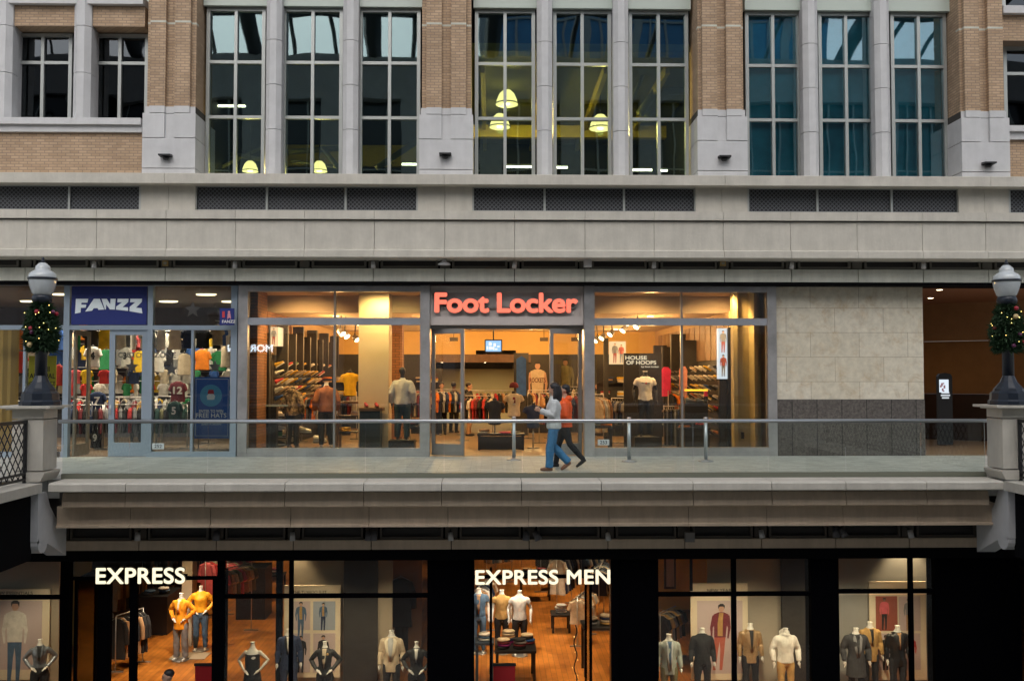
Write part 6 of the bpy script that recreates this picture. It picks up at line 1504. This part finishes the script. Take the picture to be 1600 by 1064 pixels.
# strand of fairy lights by the right doorway
c = P(899, 980, -4.2); pts = [(c.x + .03 * math.sin(k), -4.2, P(899, 976 + k * 6, -4.2).z) for k in range(16)]
t = thing("fairy_light_string", "thin twisted string of yellow fairy lights hanging in the right doorway", "string lights", (c.x, -4.2, pts[-1][2]))
part("wire", G().tube(pts, .012, 5), BLACK, t); g = G()
for i, p in enumerate(pts[3:-2:2]): g.ball((p[0] + (.03 if i % 2 else -.03), p[1] - .02, p[2]), .009 if i % 3 else .012, n=6, m=4)
part("bulb", g, emitm("dim fairy light", (1, .7, .2), 1.2), t)

# ================================================================== mannequins
def head_mesh_m(): return cached('mhead', lambda: organic((lambda g: (g.ball((0, .005, 1.665), .078, .095, .105, 14, 10), g.ball((0, -.03, 1.60), .055, .06, .06), g.tube([(0, 0, 1.46), (0, 0, 1.60)], [.06, .055], 12), g)[3])(G()), "head", .01))
def mannequin(x, y, zf, rz, label, group, sex='m', ps='down', s=1., top=None, bottom=None, skin=MANQ, extra=None, headed=False, stand=None):
    t = thing("mannequin", label, "mannequin", (x, y, zf), rz, group); t.scale = (s,) * 3
    J = pose(ps, sex)
    olink("body", cached(('b', sex, ps), lambda: bodymesh(sex, J, False, .012, neck=1.565)), skin, t)
    if not headed:
        me = cached(('cap', sex), lambda: G().lathe((0, -.005, 0), [(.05 if sex == 'm' else .043, 1.56), (.058 if sex == 'm' else .05, 1.57), (.058 if sex == 'm' else .05, 1.582)], 16).mesh("neck_cap", [WHITE])); o = link("neck_cap", me, t)
    else: olink("head", head_mesh_m(), MANQB, t)
    if top:
        kw, m = top; nm = kw.pop('nm', 'jacket'); key = ('t', sex, ps, tuple(sorted(kw.items()))); olink(nm, cached(key, lambda: topmesh(sex, J, **kw)), m, t)
    if bottom:
        kw, m = bottom; nm = kw.pop('nm', 'trousers')
        key = ('p', sex, ps, nm, tuple(sorted(kw.items()))); olink(nm, cached(key, lambda: (skirtmesh if nm == 'skirt' else pantmesh)(sex, J, **kw)), m, t)
    if extra: extra(t, sex)
    if stand is None: stand = True
    if stand:
        link("base_plate", cached('base', lambda: G().lathe((0, 0, 0), [(.20, .0), (.20, .012), (.18, .018)], 20).mesh("base_plate", [STEELD])), t)
    return t
def lapels(shirt, lap, deep=1.05, w_=.05, shirtw=.07, tie=None):
    def f(t, sex):
        patch("shirt_front", sex, [(1.445, -.05, .05), (1.40, -shirtw * .85, shirtw * .85), ((1.40 + deep) / 2, -shirtw * .6, shirtw * .6), (deep, -.008, .008)], shirt, t, .032)
        for s in (-1, 1):
            rows = [(1.445, s * .05, s * .075), (1.38, s * shirtw * .85, s * (shirtw * .85 + w_ * 1.25)), ((1.38 + deep) / 2, s * shirtw * .6, s * (shirtw * .6 + w_)), (deep, s * .006, s * .03)]
            patch("lapel", sex, [(z, min(a, b), max(a, b)) for z, a, b in rows], lap, t, .042)
        if tie: patch("tie", sex, [(1.42, -.02, .02), (1.2, -.025, .025)], tie, t, .046)
    return f
def placem(px, ny, Hn=1.58, zf=ZLOW, s=1.):
    k = (ny - HOR) / (CZ - zf - Hn * s); D = 1500 / k; y = CY + D * 1.0; return X(px, y, ny), y
GW = "mannequins in the lower shop windows"
JK = dict(hem=.74, slv=1., pad=.014)
def em(px, ny, lb, s=1., **k):
    sex = k.get('sex', 'm'); x, y = placem(px, ny, 1.58 if sex == 'm' else 1.57, ZLOW + .004, s); y = max(y, -3.95)
    rz = k.pop('rz', 0); return mannequin(x, y, ZLOW + .004, rz, lb, GW, s=s, **k)
SILV = mat("silver satin", (.22, .24, .28), .3, .5, vary=.4, scale=9); BLK2 = cloth("soft black", (.02, .02, .022), .6)
em(63, 990, "white mannequin in shiny silver jacket and black trousers, hand on hip", .97, sex='f', ps='hips', top=(dict(hem=.98, slv=.9, pad=.012), SILV), bottom=(dict(), CL['black']), rz=R(18), extra=lapels(CL['black'], SILV, 1.12, .03, .05))
em(395, 996, "white mannequin in a black strapless dress, bare shoulders and hands on hips", .97, sex='f', ps='hips', bottom=(dict(nm='skirt', hem=.45, top=1.33), CL['black']))
em(452, 976, "mannequin in a dark navy suit, arms down, left of the tuxedo", 1.02, ps='down', top=(dict(JK), CL['navy']), bottom=(dict(), CL['navy']), extra=lapels(CL['white'], CL['black'], 1.08, .04, .05), rz=R(8))
em(508, 996, "white mannequin in black tuxedo jacket with white flower and hands on hips", .97, sex='f', ps='hips', top=(dict(hem=.84, slv=1., pad=.015), BLK2), bottom=(dict(), CL['black']),
   extra=lambda t, s_: (lapels(CL['cream'], BLK2, 1.02, .045, .05)(t, s_), part("flower", G().ball((.075, -.135, 1.34), .028, .02, .028), CL['camel'], t, True)))
em(612, 979, "mannequin in a cream white dinner jacket with black trousers", 1.03, ps='down', top=(dict(JK), CL['cream']), bottom=(dict(), CL['black']), extra=lapels(CL['lgrey'], mat("cream satin", (.75, .66, .50), .4), .98, .055, .075), rz=R(-5))
em(651, 997, "mannequin in a black wrap top with hands on hips, right of the dinner jacket", .97, sex='f', ps='hips', top=(dict(hem=.92, slv=1., pad=.012), BLK2), bottom=(dict(), CL['black']), extra=lapels(MANQ, BLK2, 1.16, .03, .04))
em(748, 915, "mannequin in an open denim jacket and blue jeans at the left of the right doorway", 1.05, ps='down', top=(dict(hem=.92, slv=.45, pad=.02), CL['denim']), bottom=(dict(), CL['denim']), extra=lapels(CL['tan'], CL['denim'], .98, .02, .05))
em(784, 918, "mannequin in an orange striped polo shirt behind the black table", 1.02, ps='down', top=(dict(hem=.86, slv=.42, pad=.016, collar=.02), CL['camel']), bottom=(dict(), CL['black']))
em(812, 919, "mannequin in a white polo shirt and black trousers by the men's aisle", 1.04, ps='wide', top=(dict(hem=.88, slv=.42, pad=.016, collar=.02), CL['white']), bottom=(dict(), CL['black']))
em(1045, 987, "mannequin in a pale grey workwear jacket at the left edge of the right-hand window", 1.0, ps='down', top=(dict(JK), mat("grey green canvas", (.30, .33, .30), .8, vary=.1, scale=8)), bottom=(dict(), CL['olive']), extra=lapels(CL['denim'], CL['lgrey'], .84, .03, .04))
em(1097, 978, "mannequin in a plain black long-sleeved sweater before the framed poster", 1.02, ps='down', top=(dict(hem=.84, slv=1., pad=.016, collar=.02), CL['black']), bottom=(dict(), CL['black']))
em(1172, 971, "mannequin in a shiny gold brown blazer over a black shirt", 1.02, ps='down', top=(dict(JK), mat("gold brocade", (.34, .22, .11), .4, .2, vary=.3, scale=25)), bottom=(dict(), CL['black']), extra=lapels(CL['black'], mat("gold satin", (.30, .19, .10), .35), .99, .05, .05))
em(1227, 979, "mannequin in a white hooded sweatshirt and khaki trousers", 1.02, ps='wide', top=(dict(hem=.86, slv=1., pad=.024, hood=True), CL['white']), bottom=(dict(), CL['camel']))
em(1337, 979, "mannequin in a long charcoal overcoat, leftmost of the three at the right", 1.02, ps='wide', top=(dict(hem=.55, slv=1., pad=.03, flare=.06), mat("charcoal wool", (.04, .04, .045), .9, vary=.2, scale=20)), bottom=(dict(), CL['black']), extra=lapels(CL['black'], CL['grey'], .98, .05, .045))
em(1359, 970, "mannequin in a camel jacket, middle and farthest back of the three at the right", 1.02, ps='down', top=(dict(JK), CL['camel']), bottom=(dict(), CL['black']), extra=lapels(CL['black'], CL['camel'], 1.1, .03, .04))
em(1402, 976, "mannequin in a black leather jacket, rightmost of the three at the right", 1.02, ps='down', top=(dict(JK), mat("black leather", (.015, .014, .014), .28)), bottom=(dict(), CL['black']), extra=lapels(CL['tan'], BLK2, 1.1, .05, .03))
ORG2 = cloth("bright orange blazer", (.95, .36, .012)); ORG3 = cloth("orange satin", (.95, .42, .02), .5)
def em2(px, ny, foot, lb, s, **k):
    p = F(px, foot, ZLOW + .03); rz = k.pop('rz', 0); t = mannequin(p.x, p.y, ZLOW + .01, rz, lb, GW, s=s, **k); return t
em2(282, 926, 1029, "mannequin in an orange blazer and grey ripped jeans inside the left doorway", 1.05, sex='f', ps='hips', top=(dict(hem=.74, slv=.95, pad=.02), ORG2), bottom=(dict(flare=.02), CL['grey']), extra=lapels(CL['white'], ORG2, 1.12, .03, .03), rz=R(-12))
em2(313, 922, 1014, "mannequin in an orange satin blouse and dark jeans behind the orange blazer one", 1.05, sex='f', ps='hips', top=(dict(hem=.95, slv=.9, pad=.025), ORG3), bottom=(dict(), CL['denim']), rz=R(10))
p_ = F(296, 1026, ZLOW); single("platform", G().box(p_.x - .45, p_.x + .45, p_.y - .25, p_.y + .35, ZLOW + .005, ZLOW + .02), mat("pale platform", (.35, .28, .2), .5), "pale low platform under the orange clad mannequins", "platform", None, (p_.x, p_.y, ZLOW))

# wall-hung dark coat outfit
p = P(620, 905, .85); hanging('coat', CL['black'], p.x + .1, .86, p.z + .05, 0, "dark coat hanging on the brown panel behind the cream dinner jacket", "coat", None, 1.25); hanging('trousers', CL['black'], p.x + .12, .90, p.z - .75, 0, "dark trousers hanging under the coat on the brown panel", "trousers", None, 1.2)

# mannequins in the centre shop
GF = "mannequins in the centre shop"
def fm(px, ty, y, lb, Ht, **k):
    """ty = pixel row of the top; Ht = model height there"""
    s = k.get('s', 1.); x = X(px, y, ty); z = P(px, ty, y).z - Ht * s; z = max(z, .02)
    rz = k.pop('rz', 0); t = mannequin(x, y, z, rz, lb, GF, **k)
    if z > .05:
        part("plinth", G().box(x - .3, x + .3, y - .3, y + .3, .004, z - .002), BLACK, t) if False else single("plinth", G().box(x - .32, x + .32, y - .3, y + .3, .006, z - .002), BLACK, "black plinth under the %s" % lb[10:lb.find(',')], "plinth", "black plinths in the shop windows", (x, y, 0))
    return t
CAMO = tex_mat("camouflage cloth", lambda t, b, g: None, .85)
def _c():
    t = CAMO.node_tree; b = t.nodes["Principled BSDF"]; g = t.nodes.new("ShaderNodeNewGeometry"); n = t.nodes.new("ShaderNodeTexNoise"); n.inputs['Scale'].default_value = 14; n.inputs['Detail'].default_value = 2
    t.links.new(g.outputs['Position'], n.inputs['Vector']); c = t.nodes.new("ShaderNodeValToRGB"); c.color_ramp.interpolation = 'CONSTANT'
    e = c.color_ramp.elements; e[0].color = (.06, .045, .03, 1); e[0].position = 0; e[1].color = (.30, .20, .11, 1); e[1].position = .45
    x = e.new(.52); x.color = (.14, .12, .06, 1); x = e.new(.6); x.color = (.45, .33, .2, 1); t.links.new(n.outputs[0], c.inputs[0]); t.links.new(c.outputs[0], b.inputs['Base Color'])
_c()
fm(458, 603, 1.6, "mannequin in a hooded camouflage jacket, back turned to the window", 1.60, ps='wide', top=(dict(hem=.84, slv=1., pad=.035, hood=True), CAMO), bottom=(dict(pad=.025), CL['black']), skin=MANQB, rz=R(160))
fm(510, 597, 1.3, "mannequin in a brown bomber jacket, turned toward the shop", 1.58, s=1.05, ps='wide', top=(dict(hem=.86, slv=1., pad=.035, collar=.03), cloth("rust brown cloth", (.30, .11, .05))), bottom=(dict(pad=.02), CL['black']), rz=R(200))
fm(629, 573, 1.2, "mannequin with black head in a white jacket, standing right of the pale column", 1.77, s=1.05, ps='wide', top=(dict(hem=.86, slv=1., pad=.04, collar=.035), CL['white']), bottom=(dict(pad=.03), cloth("petrol cloth", (.02, .05, .06))), skin=MANQB, headed=True, rz=R(175))
fm(1008, 580, 1.3, "mannequin in a white printed shirt with black arms, in the right window", 1.58, s=1.06, ps='wide', top=(dict(hem=.86, slv=.5, pad=.02), CL['white']), bottom=(dict(pad=.025), CL['black']), skin=MANQB,
   extra=lambda t, s_: (patch("shirt_print", s_, [(1.33, -.10, .10), (1.28, -.11, .11)], CL['lgrey'], t, .026), patch("red_print", s_, [(1.31, -.02, .02), (1.27, -.015, .015)], CL['red'], t, .03)))
def bust(px, ty, y, lb, m, sleeves=True, pr=None, s=1.0, neck=MANQB, base=.0):
    x = X(px, y, ty); z = P(px, ty, y).z; t = thing("display_torso", lb, "display torso", (x, y, base), group="display torsos in the centre shop")
    zo = z - base - 1.50 * s; J = pose('wide')
    o = olink("shirt", cached(('bust',), lambda: topmesh('m', J, hem=.84, slv=.5, pad=.018)), m, t); o.location.z = zo; o.scale = (s,) * 3
    def nk(): return organic(G().tube([(0, 0, 1.36), (0, 0, 1.52)], [.07, .055], 12).loft([(0, 0, .82, .14, .09), (0, 0, .9, .15, .1), (0, 0, 1.36, .1, .08)]), "neck", .012)
    o = olink("neck", cached(('nk',), nk), neck, t); o.location.z = zo; o.scale = (s,) * 3
    if zo + .84 * s > .02: part("pole", G().tube([(x, y, base), (x, y, base + zo + .84 * s)], .022, 8), STEELD, t); part("foot", G().lathe((x, y, base), [(.17, .002), (.17, .02)], 16), STEELD, t)
    if pr:
        for nm, rows, mm in pr: o = patch(nm, 'm', rows, mm, t, .026); o.location = (0, 0, zo); o.scale = (s,) * 3
bust(547, 580, 2.7, "bright yellow t-shirt on a display torso, left of the pale column", CL['yellow'], base=1.255)
bust(803, 612, 2.6, "cream t-shirt with a red print on a display torso, below the wine red cap", CL['cream'], pr=[("shirt_print", [(1.36, -.035, .035), (1.20, -.04, .04)], CL['maroon']), ("print_panel", [(1.19, -.035, .035), (1.15, -.035, .035)], CL['lgrey'])], base=.43)
bust(773, 623, 1.9, "black long shirt on a display torso left of the cream t-shirt", CL['black'], base=.43)
bust(833, 630, 2.5, "navy blue sports t-shirt on a display torso in the doorway, beside the walking woman", CL['navy'], base=.004)
# cap above the cream shirt torso
c = P(803, 603, 2.6); t = thing("cap", "wine red cap on top of the cream t-shirt torso", "cap", tuple(c)); part("crown", G().lathe(c, [(.12, -.05), (.125, 0), (.10, .07), (.05, .10), (.01, .105)], 16), CL['maroon'], t); part("visor", G().prism([(c.x - .1, c.y - .05), (c.x - .06, c.y - .2), (c.x + .06, c.y - .2), (c.x + .1, c.y - .05)], c.z - .05, c.z - .03, 'xy'), CL['maroon'], t)

# ================================================================== people
def person(x, y, zf, rz, label, J, sex='f', s=1., top=None, bottom=None, hair=None, skin=SKIN, shoes=None, vox=.009, hr=0, extra=None):
    t = thing("person", label, "person", (x, y, zf), rz, "people in the picture"); t.scale = (s,) * 3
    olink("body", bodymesh(sex, J, True, vox, hr), skin, t)
    if top: kw, m = top; nm = kw.pop('nm', 'jacket'); olink(nm, topmesh(sex, J, vox=.011, **kw), m, t)
    if bottom: kw, m = bottom; olink("trousers", pantmesh(sex, J, vox=.011, **kw), m, t)
    if shoes: olink("shoes", shoemesh(J), shoes, t)
    if hair: olink("hair", organic(hair, "hair", .009, 2), HAIRY if hair.__dict__.get('y') else HAIRB, t)
    e = G()
    for s_ in (-1, 1):
        ca, sa = math.cos(hr), math.sin(hr); a, b = s_ * .03, -.089
        e.ball((a * ca - b * sa, -.01 + a * sa + b * ca, 1.665), .011, .008, .007, 8, 6)
    part("eyes", e, mat("eye dark", (.03, .02, .02), .2), t, True)
    if extra: extra(t)
    return t
# woman walking left
fw = F(861, 735, 0); J = pose('down', 'f')
J.update(elL=(.20, -.02, 1.12), wrL=(.12, -.27, 1.21), hdL=(-.45, -.7, .55), elR=(-.19, -.03, 1.12), wrR=(-.10, -.26, 1.18), hdR=(.4, -.8, .4), shL=(.15, -.01, 1.36), shR=(-.15, -.01, 1.36))
J.update(hipL=(.085, 0, .88), knL=(.09, -.08, .49), anL=(.08, -.10, .085), ftL=(0, -1, 0), hipR=(-.085, 0, .88), knR=(-.09, -.02, .50), anR=(-.09, .29, .17), ftR=(0, -.75, -.55))
h = G(); h.ball((0, .015, 1.68), .092, .105, .095, 14, 10); h.tube([(0, .05, 1.70), (0, .075, 1.56), (0, .06, 1.44), (.0, .02, 1.38)], [.09, .10, .105, .06], 12); h.tube([(.062, .02, 1.66), (.085, .02, 1.52), (.095, -.01, 1.36)], [.035, .042, .022], 8); h.tube([(-.062, .02, 1.66), (-.085, .02, 1.52), (-.095, -.01, 1.36)], [.035, .042, .022], 8)
person(fw.x + .06, fw.y, .0, R(-90), "woman in a white fleece and blue jeans walking past holding a phone", J, 'f', 1.02, top=(dict(hem=.84, slv=.97, pad=.035, collar=.03), mat("white fleece", (.58, .60, .60), .9, vary=.1, scale=18, bump=.5)),
       bottom=(dict(flare=.022, pad=.016), mat("blue jeans", (.06, .20, .40), .85, vary=.2, scale=12)), hair=h, shoes=mat("tan shoe", (.28, .13, .08), .6),
       extra=lambda t: part("phone", G().box(-.045, .045, -.40, -.385, 1.24, 1.38), BLACK, t, True))
# man in the orange puffer, further from us
fm_ = F(893, 731, 0); J = pose('down', 'm')
J.update(elL=(.25, .02, 1.13), wrL=(.20, -.20, 1.03), hdL=(-.2, -.9, 0), elR=(-.25, .0, 1.13), wrR=(-.2, -.18, 1.0), hdR=(.2, -.9, 0))
J.update(knR=(-.09, -.14, .50), anR=(-.09, -.20, .085), knL=(.09, .12, .50), anL=(.09, .40, .19), ftL=(0, -.72, -.55))
h = G(); h.ball((0, .02, 1.70), .085, .10, .085, 14, 10); h.ball((0, .06, 1.65), .075, .065, .08, 12, 8)
person(fm_.x - .13, fm_.y + .15, 0, R(-100), "man in a bright orange puffer jacket and black trousers walking beside the woman", J, 'm', .99, top=(dict(hem=.86, slv=1., pad=.045, hood=True, quilt=.010), mat("orange nylon", (.80, .10, .012), .5, vary=.08, scale=10)),
       bottom=(dict(pad=.012), CL['black']), hair=h, shoes=mat("black shoe", (.015, .015, .02), .4))
# shoppers inside
def shopper(px, foot, rz, lb, topc, botc, sex='m', long_=False, blond=False, z=0., s=.98, skin=SKIN, jk=None):
    p = F(px, foot, z); J = pose('wide', sex); h = G(); h.ball((0, .02, 1.69), .088, .105, .09, 14, 10)
    if long_: h.tube([(0, .06, 1.68), (0, .09, 1.52), (0, .08, 1.36)], [.085, .10, .07], 10)
    if blond: h.y = True
    person(p.x, p.y, z, rz, lb, J, sex, s, top=(jk or dict(hem=.86, slv=.95, pad=.03), CL[topc]), bottom=(dict(), CL[botc]), hair=h, shoes=MATS["black shoe"], vox=.012, skin=skin)
shopper(690, 679, R(10), "man in a grey sweater seen through the left door leaf", 'lgrey', 'black')
shopper(709, 676, R(150), "shopper in dark clothes behind the man in grey, seen through the left door leaf", 'black', 'black', skin=SKIND)
shopper(733, 681, R(80), "shopper in a black hooded top just left inside the centre doorway", 'black', 'tan', jk=dict(hem=.8, slv=.95, pad=.03, hood=True))
shopper(1046, 684, R(170), "woman with long blond hair in a dark coat behind the right window", 'black', 'black', 'f', True, True)
shopper(664, 684, R(30), "shopper in a maroon top between the left window and the door", 'maroon', 'black')
shopper(935, 680, R(-120), "shopper in an olive jacket right of the door, among the racks", 'olive', 'navy')
shopper(478, 678, R(100), "shopper in a dark top behind the camouflage jacket mannequin", 'black', 'denim', skin=SKIND)
shopper(212, 690, R(200), "shopper in dark clothes behind the closed door leaf of the left shop", 'grey', 'black', skin=SKIND)
p = P(270, 1050, -3.2); J = pose('down', 'm'); h = G(); h.ball((0, .02, 1.70), .086, .10, .085, 14, 10)
zf = ZLOW + .004; x, y = placem(270, 1048, 1.75, zf, 1.0)
if True:
    person(X(268, -4.75, 1048), -4.95, P(268, 1046, -4.95).z - 1.77, R(-60), "man with short dark hair at the bottom of the left doorway", J, 'm', 1., top=(dict(hem=.84, slv=1., pad=.03, collar=.03), CL['black']), bottom=(dict(), CL['black']), hair=h, shoes=MATS["black shoe"], vox=.012)
# fuller stock in the lower shop
frack(744, 764, 1010, 1.5, 7, ["navy", "tan", "white", "grey"], ["shirt"], "behind the denim mannequin", 1, 1.6)
frack(936, 954, 985, 1.7, 9, ["navy", "cream", "denim", "black"], ["shirt"], "on the right side of the men's doorway", 1, 1.6)
frack(845, 885, 925, 1.5, 9, ["black", "white", "navy", "tan"], ["coat"], "in mid men's shop", 1, .8)
frack(760, 800, 915, 1.5, 8, ["tan", "denim", "grey", "white"], ["shirt"], "deep left in the men's shop", 1, .6)
frack(905, 950, 898, 1.6, 9, ["grey", "olive", "white", "maroon"], ["shirt"], "deep right in the men's shop", 1, .6)
frack(118, 150, 985, 1.6, 8, ["black", "maroon", "olive", "purple"], ["coat"], "deeper inside the left doorway", 1, .6)
frack(222, 262, 945, 1.6, 9, ["black", "black", "grey", "denim"], ["coat"], "behind the black counter block", 1, .5)
frack(180, 204, 1050, 1.35, 7, ["black", "tan", "black"], ["coat"], "between the left door posts, near the front", 1, .8)
frack(355, 376, 960, 1.6, 8, ["pink", "pink", "cream"], ["shirt"], "behind the strapless mannequin, left", 1, .8)
frack(320, 338, 965, 1.7, 6, ["pink", "red", "cream"], ["coat"], "right of the orange clad mannequins", 1, .8)
frack(1032, 1070, 1040, 1.3, 7, ["black", "camel", "grey"], ["shirt"], "low behind the grey jacket mannequin", 1, .8)
for px, ft, lb in ((296, 905, "small table of folded clothes far behind the EXPRESS lettering"), (836, 935, "small table of folded clothes in the middle of the men's aisle depth"), (420, 935, "small table of folded clothes seen through the upper pane of the third window")):
    c = F(px, ft, ZLOW); table(c.x, c.y, ZLOW + .004, 1.0, .6, .8, BLACK, lb)
    folded(c.x - .25, c.y, ZLOW + .808, ["grey", "black", "tan"], "on the table %s, left pile" % {296: "behind the EXPRESS sign", 836: "in the men's aisle", 420: "in the third window"}[px]); folded(c.x + .2, c.y, ZLOW + .808, ["denim", "white", "maroon"], "on the table %s, right pile" % {296: "behind the EXPRESS sign", 836: "in the men's aisle", 420: "in the third window"}[px])
